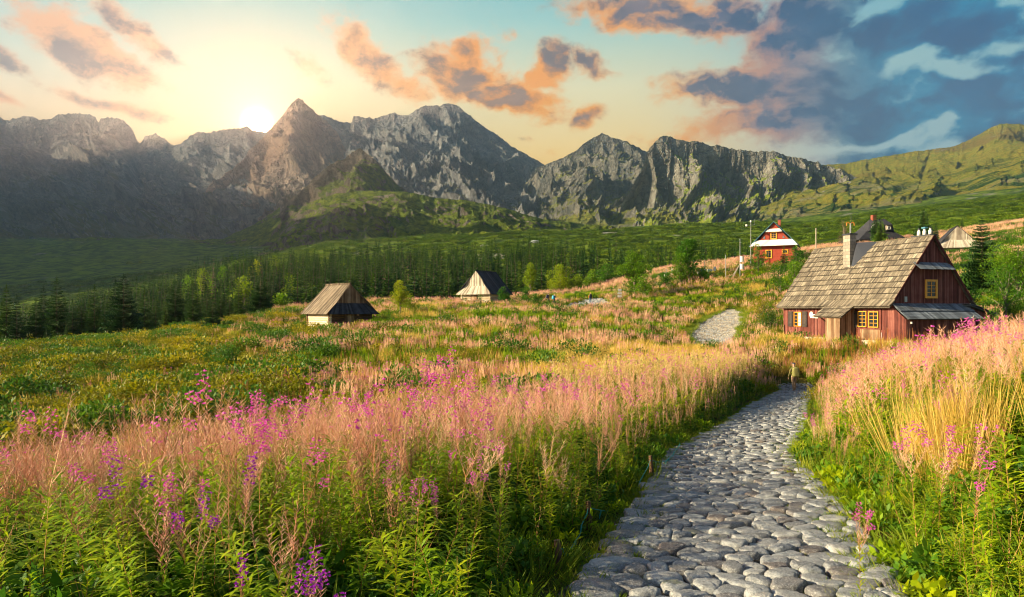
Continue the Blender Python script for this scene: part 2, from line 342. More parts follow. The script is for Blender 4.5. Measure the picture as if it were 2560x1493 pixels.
def _blur(A, n, axis):
    k = np.exp(-np.linspace(-2, 2, 2 * n + 1) ** 2); k /= k.sum()
    P = np.pad(A, [(n, n) if a == axis else (0, 0) for a in range(2)], mode='edge'); o = 0
    for i, w in enumerate(k): o = o + w * np.take(P, range(i, i + A.shape[axis]), axis=axis)
    return o
_ratio = _fine / np.maximum(_fy, 4)[:, None]
_ratio = _blur(_blur(_ratio, 7, 0), 5, 1); _fine = _ratio * np.maximum(_fy, 4)[:, None]
PATH = [(-30, 0.3), (0, 0.7), (3, 1.2), (5, 1.62), (8, 2.65), (13.6, 4.3), (19.6, 7.2), (30, 11.7), (39, 16.1), (43, 18.2), (48, 18.6), (56, 18.0), (60, 17.3)]
PATHZ = [(-30, -1.2), (0, -1.72), (3, -1.98), (5, -2.12), (8, -2.33), (13.6, -2.85), (19.6, -3.32), (30, -4.15), (39, -4.78), (43, -5.05), (48, -4.6), (56, -3.6), (60, -3.3)]
def path_x(Y): return np.interp(Y, [a for a, _ in PATH], [b for _, b in PATH])
def path_z(Y): return np.interp(Y, [a for a, _ in PATHZ], [b for _, b in PATHZ])
PHW = 1.22
def path_d(X, Y):
    s = 1.0 / np.sqrt(1 + (np.gradient(path_x(np.linspace(0, 60, 121)), 0.5)[np.clip((np.asarray(Y) * 2).astype(int), 0, 120)]) ** 2)
    return np.abs(X - path_x(Y)) * s
def ground_z(X, Y):
    X = np.asarray(X, dtype=float); Y = np.asarray(Y, dtype=float)
    xs = np.clip(1280 + F * X / np.maximum(Y, 4), -800, 3300)
    fy = np.interp(Y, _fy, np.arange(len(_fy))); fx = (xs + 800) / 20.0
    i = np.clip(fy.astype(int), 0, len(_fy) - 2); j = np.clip(fx.astype(int), 0, len(_lx) - 2); a = fy - i; b = fx - j
    z = (_fine[i, j] * (1 - b) + _fine[i, j + 1] * b) * (1 - a) + (_fine[i + 1, j] * (1 - b) + _fine[i + 1, j + 1] * b) * a
    Yp = np.maximum(Y, 1)
    z = z + fbm(X / 3.1, Y / 3.1, 3, 3) * 0.16 * sst(2, 10, Yp) + fbm(X / 14, Y / 14, 3, 5) * 0.65 * sst(15, 60, Yp) + fbm(X / 70, Y / 70, 4, 9) * 6.0 * sst(170, 500, Yp) + fbm(X / 260, Y / 260, 4, 21) * 16.0 * sst(900, 1500, Yp)
    # levelled under the house
    hx, hy = X - 26.8, Y - 48.0; lx_ = hx * .953 + hy * .303; ly_ = -hx * .303 + hy * .953
    w = sst(2.2, 0.6, np.maximum(np.maximum(-lx_ - 0.5, lx_ - 8.5), np.maximum(-ly_ - 1.5, ly_ - 11.8)))
    z = z * (1 - w) + (-2.62) * w
    d = path_d(X, Y); w = sst(3.3, PHW + 0.05, d) * sst(50, 43, Y)
    return z * (1 - w) + (path_z(Y) - 0.05) * w

# the ground sheet
_t = np.linspace(-1, 1, 560); _t = 0.55 * _t + 0.45 * _t ** 3
_Y = np.concatenate([np.linspace(-30, 3, 34), 3 + (np.exp(np.linspace(0, np.log(2300 / 8.0), 640)) - 1) * 8.0])
YY, TT = np.meshgrid(_Y, _t, indexing='ij'); XX = TT * (45 + 1.25 * np.maximum(YY, 0))
ZZ = ground_z(XX, YY)
def grid_faces(nr, nc, flip=False):
    i, j = np.meshgrid(np.arange(nr - 1), np.arange(nc - 1), indexing='ij'); a = (i * nc + j).ravel()
    f = np.stack([a, a + 1, a + nc + 1, a + nc], 1); return f[:, ::-1] if flip else f
def geo_mat(name):
    m, t = new_mat(name); return m, NT(t)
m_ground, g = geo_mat('meadow_soil')
pos = g.n('ShaderNodeNewGeometry').outputs['Position']
yy = g.n('ShaderNodeSeparateXYZ', {0: pos}).outputs[1]
n1 = g.noise(pos, 0.35, 6, 0.6); n2 = g.noise(pos, 5.0, 5, 0.7); n3 = g.noise(pos, 0.05, 6, 0.65)
near = g.mix(g.mr(n1, 0.35, 0.65, 0, 1), (0.045, 0.07, 0.008, 1), (0.16, 0.13, 0.02, 1))
near = g.mix(g.mr(n2, 0.45, 0.7, 0, 0.6), near, (0.09, 0.06, 0.035, 1))
far = g.mix(g.mr(n3, 0.4, 0.62, 0, 1), (0.03, 0.06, 0.006, 1), (0.14, 0.20, 0.012, 1))
far = g.mix(g.mr(g.noise(pos, 0.012, 8, 0.7), 0.60, 0.66, 0, 0.8), far, (0.24, 0.22, 0.19, 1))
col = g.mix(g.mr(yy, 140, 200, 0, 1), near, far)
b1 = g.n('ShaderNodeBump', {'Height': g.noise(pos, 0.25, 8, 0.7), 'Strength': 0.9, 'Distance': 2.0})
pb = g.n('ShaderNodeBsdfPrincipled', {'Base Color': col, 'Roughness': 0.95, 'Normal': b1.outputs[0]}); pb.inputs['Specular IOR Level'].default_value = 0.1
g.out(pb.outputs[0])
o = link(mesh_np('ground', np.stack([XX, YY, ZZ], -1).reshape(-1, 3), grid_faces(len(_Y), len(_t), True), [m_ground]), 'ground'); tag(o, kind='structure')

def sheet(name, xc, yr, hw, mat, lift, nx=14, ny=120, edge=0.25, seed=3):
    ys = np.linspace(yr[0], yr[1], ny); V = []
    for y in ys:
        w = hw(y) * (1 + edge * float(fbm(np.array([y / 3.0]), np.array([seed * 1.0]), 3, seed)[0]))
        for k in range(nx):
            x = xc(y) + (k / (nx - 1) * 2 - 1) * w; V.append((x, y))
    V = np.array(V); z = lift(V[:, 0], V[:, 1])
    o = link(mesh_np(name, np.column_stack([V, z]), grid_faces(ny, nx, True), [mat]), name); return tag(o, kind='structure')
m_dirt, g = geo_mat('path_dirt'); pos = g.n('ShaderNodeNewGeometry').outputs['Position']
col = g.mix(g.noise(pos, 6, 8, 0.7), (0.035, 0.026, 0.018, 1), (0.13, 0.095, 0.065, 1))
col = g.mix(g.mr(g.noise(pos, 1.7, 5), 0.5, 0.68, 0, 0.8), col, (0.035, 0.06, 0.012, 1))
pb = g.n('ShaderNodeBsdfPrincipled', {'Base Color': col, 'Roughness': 0.95, 'Normal': g.n('ShaderNodeBump', {'Height': g.noise(pos, 25, 6, 0.7), 'Strength': 0.8, 'Distance': 0.03}).outputs[0]})
g.out(pb.outputs[0])
sheet('path', lambda y: path_x(y), (-6, 46), lambda y: PHW + 0.12, m_dirt, lambda X, Y: path_z(Y) - 0.012, 12, 260, 0.06)
m_grav, g = geo_mat('gravel'); pos = g.n('ShaderNodeNewGeometry').outputs['Position']
vo = g.n('ShaderNodeTexVoronoi', {'Vector': pos, 'Scale': 3.5}); vo2 = g.n('ShaderNodeTexVoronoi', {'Vector': pos, 'Scale': 9.0})
col = g.mix(g.n('ShaderNodeSeparateColor', {0: vo.outputs['Color']}).outputs[0], (0.36, 0.30, 0.22, 1), (0.78, 0.68, 0.52, 1))
col = g.mix(g.mr(g.noise(pos, 0.8, 6, 0.7), 0.45, 0.65, 0, 0.7), col, (0.30, 0.23, 0.16, 1))
pb = g.n('ShaderNodeBsdfPrincipled', {'Base Color': col, 'Roughness': 0.95, 'Normal': g.n('ShaderNodeBump', {'Height': g.m('ADD', vo.outputs[0], vo2.outputs[0]), 'Strength': 1.0, 'Distance': 0.15}).outputs[0]})
g.out(pb.outputs[0])
# the stony track beyond the crest: seen twice, beside the house and by the hikers
TR1 = [(57, 17.2), (62, 18.4), (70, 20.9), (80, 24.0), (90, 29.5)]
TR1 = [(56, 17.6), (60, 17.9), (66, 19.6), (74, 21.9), (84, 26.0), (92, 29.6)]
def tr1(y): return float(np.interp(y, [a for a, _ in TR1], [b for _, b in TR1]))
sheet('gravel_track', tr1, (56, 92), lambda y: float(np.interp(y, [56, 62, 70, 80, 88, 92], [1.6, 2.6, 3.3, 3.4, 2.4, .6])), m_grav, lambda X, Y: ground_z(X, Y) + 0.05 + 0.10 * fbm(X / .8, Y / .8, 3, 8), 40, 150, 0.5, 5)
TR2 = [(90, 8.2), (97, 9.2), (104, 11.5), (111, 13.1), (117, 14.5)]
def tr2(y): return float(np.interp(y, [a for a, _ in TR2], [b for _, b in TR2]))
sheet('stony_track', tr2, (95, 117), lambda y: float(np.interp(y, [95, 100, 106, 112, 117], [3.0, 4.2, 3.4, 1.8, .8])), m_grav, lambda X, Y: ground_z(X, Y) + 0.06 + 0.25 * fbm(X / 1.2, Y / 1.2, 3, 8), 50, 100, 0.3, 7)

# ================================================================== mountains
def rock_mat(name, rock, rock2, grass, grass2, gth, scree=(0.30, 0.27, 0.25), sc=1.0, scree_amt=0.5, red=0.0, spots=0.0):
    m, g = geo_mat(name); ge = g.n('ShaderNodeNewGeometry'); pos = ge.outputs['Position']
    at = g.n('ShaderNodeAttribute', attribute_name='tone').outputs['Fac']     # 0 foot, 1 crest
    n1 = g.noise(pos, 0.004 * sc, 8, 0.68); n2 = g.noise(pos, 0.03 * sc, 7, 0.7); n3 = g.noise(pos, 0.0015 * sc, 4, 0.5)
    mp = g.n('ShaderNodeMapping', {'Vector': pos, 'Scale': (1, 1, 0.28)}).outputs[0]
    st = g.noise(mp, 0.012 * sc, 8, 0.75, 0.6)
    c = g.mix(g.mr(st, 0.36, 0.64, 0, 1), c4(rock), c4(rock2))
    c = g.mix(g.mr(n2, 0.5, 0.72, 0, 0.5), c, c4([v * 1.35 for v in rock2]))
    wv = g.n('ShaderNodeVectorMath', {0: pos, 1: g.n('ShaderNodeVectorMath', {0: g.n('ShaderNodeTexNoise', {'Vector': pos, 'Scale': 0.02 * sc, 'Detail': 4.0}).outputs['Color'], 'Scale': 60.0}, operation='SCALE').outputs[0]}, operation='ADD').outputs[0]
    cr1 = g.n('ShaderNodeTexVoronoi', {'Vector': wv, 'Scale': 0.022 * sc}, feature='DISTANCE_TO_EDGE').outputs[0]
    cr2 = g.n('ShaderNodeTexVoronoi', {'Vector': wv, 'Scale': 0.075 * sc}, feature='DISTANCE_TO_EDGE').outputs[0]
    crk = g.m('ADD', g.mr(cr1, 0.0, 0.14, 0, 1), g.mr(cr2, 0.0, 0.18, 0, 0.6))
    c = g.mix(g.mr(crk, 0.0, 1.0, .55, 0), c, c4([v * .35 for v in rock]))
    led = g.noise(g.n('ShaderNodeMapping', {'Vector': wv, 'Scale': (.25, .25, 1.6), 'Rotation': (.25, .18, 0)}).outputs[0], .02 * sc, 6, .7)
    c = g.mix(g.mr(led, .55, .66, 0, .55), c, c4([min(.6, v * 1.5) for v in rock2]))
    nz = g.n('ShaderNodeSeparateXYZ', {0: ge.outputs['Normal']}).outputs[2]
    gg = g.mix(g.mr(n2, 0.35, 0.65, 0, 1), c4(grass), c4(grass2))
    fl = g.m('ADD', nz, g.m('MULTIPLY', g.m('SUBTRACT', n1, 0.5), 0.9))
    fl = g.m('SUBTRACT', fl, g.m('MULTIPLY', at, 0.22))
    sm = g.m('MULTIPLY', g.mr(n3, 0.48, 0.62, 0, 1), g.mr(at, 0.62, 0.25, 0, scree_amt))
    c = g.mix(g.mr(fl, gth - 0.06, gth + 0.06, 0, 0.95), c, gg)
    c = g.mix(g.m('MULTIPLY', sm, g.mr(st, 0.42, 0.55, 0, 1)), c, c4(scree))
    if red: c = g.mix(g.m('MULTIPLY', g.mr(n3, 0.45, 0.6, 0, red), g.mr(at, 0.45, 0.8, 0, 1)), c, (0.20, 0.09, 0.03, 1))
    if spots:
        sp = g.noise(g.n('ShaderNodeMapping', {'Vector': pos, 'Scale': (1, .5, 2.2), 'Rotation': (0, .5, 0)}).outputs[0], 0.011, 7, .72)
        c = g.mix(g.m('MULTIPLY', g.mr(sp, .50, .56, 0, 1), g.mr(at, .75, .15, 0, spots)), c, (0.035, 0.085, 0.008, 1)); c = g.mix(g.m('MULTIPLY', g.mr(sp, .40, .35, 0, .8), g.mr(n3, .5, .6, .15, 1)), c, c4(scree))
    bh = g.m('ADD', g.m('ADD', g.m('ADD', g.m('MULTIPLY', st, 1.0), g.m('ADD', g.m('MULTIPLY', crk, .35), g.m('MULTIPLY', led, .5))), g.m('MULTIPLY', n2, 0.6)), g.m('MULTIPLY', g.noise(pos, 0.12 * sc, 5, 0.7), 0.22))
    bp = g.n('ShaderNodeBump', {'Height': bh, 'Strength': 0.9, 'Distance': 22.0})
    pb = g.n('ShaderNodeBsdfPrincipled', {'Base Color': c, 'Roughness': 0.95, 'Normal': bp.outputs[0]}); pb.inputs['Specular IOR Level'].default_value = 0.1
    g.out(pb.outputs[0]); return m

def mountain(name, crest, Yc, Yb, yb, mat, x0, x1, nx=520, nv=260, relief=90, Ls=220, Lv=420, steep=1.8, jag=4.0, seed=1, env0=0.25, base_relief=0.5, zp=1.0, warp=0.35, smooth=0.0, gul=0.0):
    xs = np.linspace(x0, x1, nx); cx = [a for a, _ in crest]; cyy = [b for _, b in crest]
    yc = np.interp(xs, cx, cyy); k = np.hanning(7); k /= k.sum(); yc = np.convolve(np.pad(yc, 3, mode='edge'), k, 'valid')
    yc = yc - jag * (ridged(xs / 28, xs * 0 + seed, 5, seed + 3) - 0.45) - jag * 0.5 * fbm(xs / 9, xs * 0 + 2.2, 4, seed + 7)
    Ycv = Yc(xs) if callable(Yc) else np.full(nx, float(Yc)); Ybv = Yb(xs) if callable(Yb) else np.full(nx, float(Yb)); ybv = np.interp(xs, [a for a, _ in yb], [b for _, b in yb])
    v = np.concatenate([np.linspace(0, 1, nv), 1 + np.linspace(0.01, 0.35, 24)])
    VV, XS = np.meshgrid(v, xs, indexing='ij')
    vc = np.minimum(VV, 1); over = np.maximum(VV - 1, 0)
    D = Ybv[None] + (Ycv - Ybv)[None] * (1 - (1 - vc) ** steep) + over * (Ycv - Ybv)[None] * 1.2
    zc = (HOR - yc) / F * Ycv; zb = (HOR - ybv) / F * Ybv
    Z = zb[None] + (zc - zb)[None] * vc ** zp - over * np.abs(zc - zb)[None] * 1.3
    S = (XS - 1280) / F * Ycv[None]; H = D * 0.9 + Z * 1.2
    wx = fbm(S / (Ls * 2.2), H / (Lv * 1.2), 3, seed + 40) * warp * Ls * 1.6
    r = ridged((S + wx) / Ls + H / (Lv * 2.2), (H + wx * .6) / Lv, 7, seed)
    fine = ridged((S + wx * .5) / (Ls * .23), H / (Lv * .2), 5, seed + 77)
    env = (base_relief + (1 - base_relief) * np.sin(np.clip(vc * 1.05, 0, 1) * math.pi) ** 0.7)
    env = env * (env0 + (1 - env0) * sst(1.0, 0.86, vc)) * sst(-0.02, 0.10, vc)
    spur = 1 - np.abs(perlin((S + wx * 1.6) / (Ls * 2.6), VV * 1.3 + S * 0 + seed, seed + 90)) * 2.2
    disp = relief * env * ((spur - 0.4) * 0.9 + (r - 0.42) * 1.1 + (fine - 0.4) * 0.22)
    if smooth: disp = disp * (1 - smooth) + smooth * relief * env * fbm(S / Ls, H / Lv, 4, seed) * 1.2
    if gul: disp = disp - gul * env * np.clip(ridged((S + wx * .3) / (Ls * .55), VV * 0.9 + S / 4000, 3, seed + 5) - .45, 0, 1)
    X = (XS - 1280) / F * D; Yp = D - disp * 0.85; Zp = Z + disp * 0.45
    me = mesh_np(name, np.stack([X, Yp, Zp], -1).reshape(-1, 3), grid_faces(len(v), nx, True), [mat], tone=vc.ravel())
    return tag(link(me, name), kind='structure')

m_grey = rock_mat('grey_rock', (0.125, 0.125, 0.13), (0.28, 0.27, 0.26), (0.10, 0.12, 0.03), (0.17, 0.14, 0.05), 0.72, scree=(0.24, 0.22, 0.20), scree_amt=0.6)
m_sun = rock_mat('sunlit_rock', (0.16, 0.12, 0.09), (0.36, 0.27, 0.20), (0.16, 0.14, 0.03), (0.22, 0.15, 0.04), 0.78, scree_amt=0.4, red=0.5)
m_peak = rock_mat('dark_crag', (0.08, 0.085, 0.08), (0.24, 0.22, 0.18), (0.14, 0.17, 0.02), (0.24, 0.22, 0.03), 0.50, scree=(0.22, 0.21, 0.19), scree_amt=0.7)
m_cliff = rock_mat('cliff_rock', (0.13, 0.12, 0.10), (0.36, 0.33, 0.27), (0.15, 0.24, 0.012), (0.30, 0.32, 0.02), 0.36, scree_amt=0.5)
m_alp = rock_mat('alpine_grass', (0.20, 0.19, 0.13), (0.36, 0.33, 0.24), (0.20, 0.25, 0.012), (0.40, 0.30, 0.025), 0.26, scree_amt=0.55, sc=1.6, red=0.5, spots=1.0)
m_brow = rock_mat('brown_green_hill', (0.09, 0.07, 0.05), (0.24, 0.19, 0.14), (0.06, 0.10, 0.006), (0.22, 0.27, 0.012), 0.26, scree_amt=0.2, sc=2.2)
m_nose = rock_mat('green_hill', (0.10, 0.085, 0.06), (0.26, 0.22, 0.18), (0.065, 0.115, 0.008), (0.25, 0.31, 0.015), 0.28, scree_amt=0.25, sc=2.2)

mountain('grey_mountain', [(-700, 330), (-300, 320), (0, 293), (22, 296), (60, 285), (105, 296), (118, 293), (140, 283), (165, 279), (215, 281), (238, 292), (246, 308), (252, 296), (285, 295), (310, 302), (330, 320), (340, 345), (350, 358), (362, 340), (385, 334), (408, 346), (430, 365), (452, 362), (475, 340), (495, 330), (540, 330), (590, 322), (618, 315), (645, 328), (680, 330), (760, 380), (950, 420)],
         4500, 2150, [(-700, 600), (0, 612), (500, 618), (950, 600)], m_grey, -700, 950, 900, 330, relief=150, Ls=330, Lv=620, steep=1.7, jag=7, seed=4, base_relief=0.7)
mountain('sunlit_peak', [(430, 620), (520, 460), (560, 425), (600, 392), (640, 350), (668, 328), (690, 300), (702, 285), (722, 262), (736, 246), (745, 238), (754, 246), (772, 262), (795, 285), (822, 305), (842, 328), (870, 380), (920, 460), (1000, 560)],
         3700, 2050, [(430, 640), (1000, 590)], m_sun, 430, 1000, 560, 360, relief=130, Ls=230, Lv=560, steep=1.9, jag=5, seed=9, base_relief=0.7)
mountain('grey_massif', [(700, 420), (800, 288), (850, 303), (878, 303), (882, 286), (905, 292), (930, 292), (962, 284), (985, 279), (1008, 288), (1030, 286), (1052, 270), (1072, 264), (1100, 268), (1124, 258), (1142, 262), (1160, 278), (1200, 310), (1250, 345), (1300, 378), (1352, 405), (1420, 455), (1600, 560)],
         4000, 2000, [(700, 590), (1100, 575), (1600, 575)], m_grey, 700, 1600, 720, 360, relief=140, Ls=260, Lv=700, steep=1.6, jag=5, seed=14, base_relief=0.6)
mountain('pointed_mountain', [(1200, 560), (1290, 470), (1345, 412), (1372, 404), (1402, 398), (1440, 376), (1472, 348), (1505, 332), (1532, 345), (1572, 355), (1612, 372), (1660, 385), (1750, 430), (1900, 500)],
         3300, 1800, [(1200, 575), (1900, 565)], m_peak, 1200, 1900, 560, 330, relief=130, Ls=220, Lv=600, steep=1.7, jag=4.5, seed=23, base_relief=0.6)
mountain('cliff_ridge', [(1480, 570), (1560, 500), (1600, 430), (1622, 375), (1640, 352), (1665, 338), (1692, 347), (1745, 353), (1800, 360), (1860, 372), (1930, 380), (2000, 396), (2060, 410), (2110, 428), (2150, 448), (2180, 470), (2215, 520), (2260, 560)],
         2500, 1450, [(1480, 580), (1850, 568), (2260, 548)], m_cliff, 1480, 2260, 760, 420, relief=120, Ls=120, Lv=620, steep=2.4, jag=5, seed=31, base_relief=0.45, zp=1.25, gul=60)
mountain('grass_mountain', [(1900, 470), (1980, 425), (2050, 412), (2110, 409), (2200, 392), (2270, 380), (2330, 372), (2380, 366), (2430, 345), (2480, 316), (2505, 306), (2560, 310), (2700, 300), (3000, 290), (3500, 300)],
         3000, 1300, [(1900, 560), (2250, 520), (2560, 480), (3500, 430)], m_alp, 1900, 3500, 800, 330, relief=75, Ls=300, Lv=900, steep=1.25, jag=2.5, seed=41, base_relief=0.6, smooth=0.45, gul=30)
mountain('green_peak', [(560, 650), (640, 600), (690, 545), (715, 505), (770, 455), (800, 425), (845, 396), (860, 392), (884, 374), (899, 366), (912, 378), (945, 404), (968, 432), (1000, 466), (1060, 500), (1120, 530), (1250, 560), (1400, 600)],
         2000, 1250, [(560, 660), (900, 590), (1400, 585)], m_brow, 560, 1400, 560, 280, relief=75, Ls=150, Lv=420, steep=1.6, jag=5, seed=52, base_relief=0.6, smooth=0.25)
mountain('green_shoulder', [(520, 665), (600, 655), (690, 600), (722, 548), (750, 520), (790, 497), (840, 480), (900, 473), (1000, 479), (1080, 492), (1150, 498), (1230, 512), (1300, 532), (1380, 550), (1480, 562), (1600, 575), (1750, 590), (1850, 600)],
         1480, 820, [(520, 672), (700, 650), (900, 612), (1400, 592), (1850, 590)], m_nose, 520, 1850, 800, 260, relief=48, Ls=120, Lv=170, steep=1.3, jag=2.5, seed=63, base_relief=0.8, smooth=0.5, gul=22)
mountain('valley_slope', [(-800, 580), (-200, 592), (0, 596), (120, 600), (230, 592), (330, 598), (450, 606), (560, 596), (640, 560), (720, 505), (800, 500)],
         2000, 1000, [(-800, 760), (0, 720), (300, 700), (560, 672), (800, 660)], m_nose, -800, 700, 600, 220, relief=45, Ls=200, Lv=240, steep=1.1, jag=3, seed=71, base_relief=0.8, smooth=0.4)

# unseen ridge added past the left edge, shaped to shade the valley and mountains
_ry = np.linspace(300, 4900, 300); _rx = np.linspace(-1, 1, 120); RY, RX = np.meshgrid(_ry, _rx, indexing='ij')
RH_ = np.interp(RY, [300, 1200, 1600, 2200, 3000, 4900], [680, 720, 830, 1120, 1280, 1480]) + 80 * fbm(RY / 500, RY * 0 + 4, 4, 88)
zr = RH_ * (1 - np.abs(RX)) ** .9 * sst(330, 700, RY) + 50 * fbm(RX * 3, RY / 180, 5, 89) - 120 * np.abs(RX)
tag(link(mesh_np('added_shade_ridge', np.stack([-.75 * RY - 1020 + RX * 860, RY, zr], -1).reshape(-1, 3), grid_faces(300, 120, True), [m_grey], tone=(1 - np.abs(RX)).ravel()), 'added_shade_ridge'), kind='structure')

# ------------------------------------------------------------------ haze: the air itself
hz = MB(); hz.box((-6500, -120, -260), (6500, 5300, 1720))
mh, th = new_mat('haze_air'); gh = NT(th)
pv = gh.n('ShaderNodeVolumePrincipled'); pv.inputs['Color'].default_value = (0.58, 0.78, 1.0, 1); pv.inputs['Density'].default_value = 0.000095; pv.inputs['Anisotropy'].default_value = 0.80
om = th.nodes.new('ShaderNodeOutputMaterial'); th.links.new(pv.outputs[0], om.inputs['Volume'])
HAZE = hz.build('haze', mh); tag(HAZE, kind='stuff')
# ================================================================== plants
m_leaf = leaf_mat('fireweed_leaf', [(0.09, 0.21, 0.005), (0.28, 0.43, 0.005), (0.56, 0.60, 0.008)], 0.5, 0.5)
m_leafd = leaf_mat('dark_leaf', [(0.03, 0.10, 0.008), (0.08, 0.20, 0.008), (0.20, 0.34, 0.008)], 0.40, 0.5)
m_pod = leaf_mat('seed_pod', [(0.72, 0.34, 0.26), (0.88, 0.52, 0.38), (0.92, 0.70, 0.48)], 0.35, 0.3)
m_podf = leaf_mat('seed_spike', [(0.62, 0.32, 0.23), (0.82, 0.50, 0.32), (0.90, 0.68, 0.36)], 0.35, 0.10)
m_pody = leaf_mat('pale_spike', [(0.72, 0.62, 0.15), (0.88, 0.78, 0.25), (0.95, 0.85, 0.40)], 0.35, 0.3)
m_petal = leaf_mat('fireweed_petal', [(0.58, 0.05, 0.42), (0.78, 0.10, 0.55), (0.85, 0.22, 0.60)], 0.4, 0.8)
m_petal2 = leaf_mat('violet_petal', [(0.25, 0.01, 0.36), (0.38, 0.02, 0.50), (0.50, 0.05, 0.55)], 0.4, 0.8)
m_stem = leaf_mat('stem', [(0.30, 0.16, 0.05), (0.45, 0.20, 0.08), (0.42, 0.30, 0.08)], 0.0, 0.8)
m_gold = leaf_mat('golden_grass', [(0.44, 0.29, 0.05), (0.64, 0.44, 0.08), (0.82, 0.62, 0.18)], 0.4, 0.25)
m_ggrass = leaf_mat('green_grass', [(0.07, 0.14, 0.008), (0.18, 0.26, 0.012), (0.40, 0.38, 0.02)], 0.4, 0.3)
m_dock = leaf_mat('rusty_dock', [(0.20, 0.035, 0.012), (0.36, 0.07, 0.018), (0.50, 0.13, 0.03)], 0.2, 0.5)
m_fern = leaf_mat('fern_bush', [(0.05, 0.075, 0.004), (0.24, 0.24, 0.006), (0.55, 0.42, 0.010)], 0.4, 0.12)
m_shrub = leaf_mat('shrub_leaf', [(0.03, 0.09, 0.010), (0.07, 0.17, 0.012), (0.16, 0.28, 0.015)], 0.35, 0.2)
m_pine = leaf_mat('dwarf_pine', [(0.035, 0.08, 0.005), (0.11, 0.19, 0.006), (0.28, 0.34, 0.008)], 0.2, 0.035)
m_spruce = leaf_mat('spruce_needle', [(0.012, 0.042, 0.010), (0.038, 0.098, 0.010), (0.13, 0.20, 0.010)], 0.12, 0.06)
m_bark = plain('bark', (0.10, 0.07, 0.05), 0.9, bump=0.6, bscale=12)
m_bark2 = plain('rowan_bark', (0.22, 0.18, 0.13), 0.85, bump=0.4, bscale=12)

class PB:
    """triangles of one plant"""
    def __init__(s): s.V = []; s.F = []; s.M = []; s.T = []
    def tri(s, a, b, c, m, t): k = len(s.V); s.V += [a, b, c]; s.T += [t] * 3; s.F.append((k, k + 1, k + 2)); s.M.append(m)
    def blade(s, p, d, up, ln, wd, m, t, droop=0.5, seg=2):
        """a leaf: starts at p, runs along d, bends down"""
        d = Vector(d).normalized(); up = Vector(up); sd = d.cross(up)
        if sd.length < 1e-4: sd = Vector((1, 0, 0))
        sd = sd.normalized(); p = Vector(p)
        pts = []; q = p.copy(); dd = d.copy()
        for i in range(seg + 1):
            f = i / seg; w = wd * 0.5 * (0.35 if i == 0 else (math.sin(math.pi * (0.18 + 0.82 * f)) if i < seg else 0.0))
            pts.append((q - sd * w, q + sd * w)); q = q + dd * (ln / seg); dd = (dd - Vector((0, 0, 1)) * droop * (0.9 / seg)).normalized()
        k = len(s.V)
        for a, b in pts[:-1]: s.V += [tuple(a), tuple(b)]
        s.V.append(tuple(pts[-1][0])); s.T += [t] * (2 * seg + 1)
        for i in range(seg - 1):
            s.F += [(k + 2 * i, k + 2 * i + 1, k + 2 * i + 3), (k + 2 * i, k + 2 * i + 3, k + 2 * i + 2)]; s.M += [m, m]
        s.F.append((k + 2 * seg - 2, k + 2 * seg - 1, k + 2 * seg)); s.M.append(m)
    def stick(s, p, q, w, m, t):
        p = Vector(p); q = Vector(q); d = (q - p).normalized(); u = d.cross(Vector((0.3, 0.9, 0.1))).normalized() * w * 0.5; v = d.cross(u)
        k = len(s.V); s.V += [tuple(p + u), tuple(p - u * .5 + v * .87), tuple(p - u * .5 - v * .87), tuple(q)]; s.T += [t] * 4
        s.F += [(k, k + 1, k + 3), (k + 1, k + 2, k + 3), (k + 2, k, k + 3)]; s.M += [m] * 3
    def stem(s, pts, w, m, t):
        k = len(s.V); n = len(pts)
        for i, p in enumerate(pts):
            p = Vector(p); ww = w * (1 - 0.75 * i / (n - 1))
            for j in range(3): a = j * 2.094; s.V.append((p.x + math.cos(a) * ww, p.y + math.sin(a) * ww, p.z)); s.T.append(t)
        for i in range(n - 1):
            for j in range(3):
                a, b = k + i * 3 + j, k + i * 3 + (j + 1) % 3
                s.F += [(a, b, b + 3), (a, b + 3, a + 3)]; s.M += [m, m]
    def blob(s, c, rx, rz, n, size, m, r, flat=0.3, t0=0.5):
        """a clump of small leaves over and inside a rounded volume"""
        for i in range(n):
            u = r.uniform(-1, 1); a = r.uniform(0, 6.283); q = (1 - u * u) ** .5; rad = r.uniform(0.45, 1.0) ** 0.5 * r.uniform(.85, 1.08)
            d = Vector((q * math.cos(a), q * math.sin(a), u)); p = Vector(c) + Vector((d.x * rx, d.y * rx, d.z * rz)) * rad
            e = (d + Vector((r.uniform(-1, 1), r.uniform(-1, 1), r.uniform(-.6, 1)))).normalized()
            s.blade(p, e, Vector((r.uniform(-.5, .5), r.uniform(-.5, .5), 1)), size * r.uniform(.6, 1.3), size * .55, m, t0 + r.uniform(-.3, .3), flat, 1 if size < 0.05 else 2)
    def mesh(s, name, mats): return mesh_np(name, s.V, s.F, mats, s.M, False, s.T)

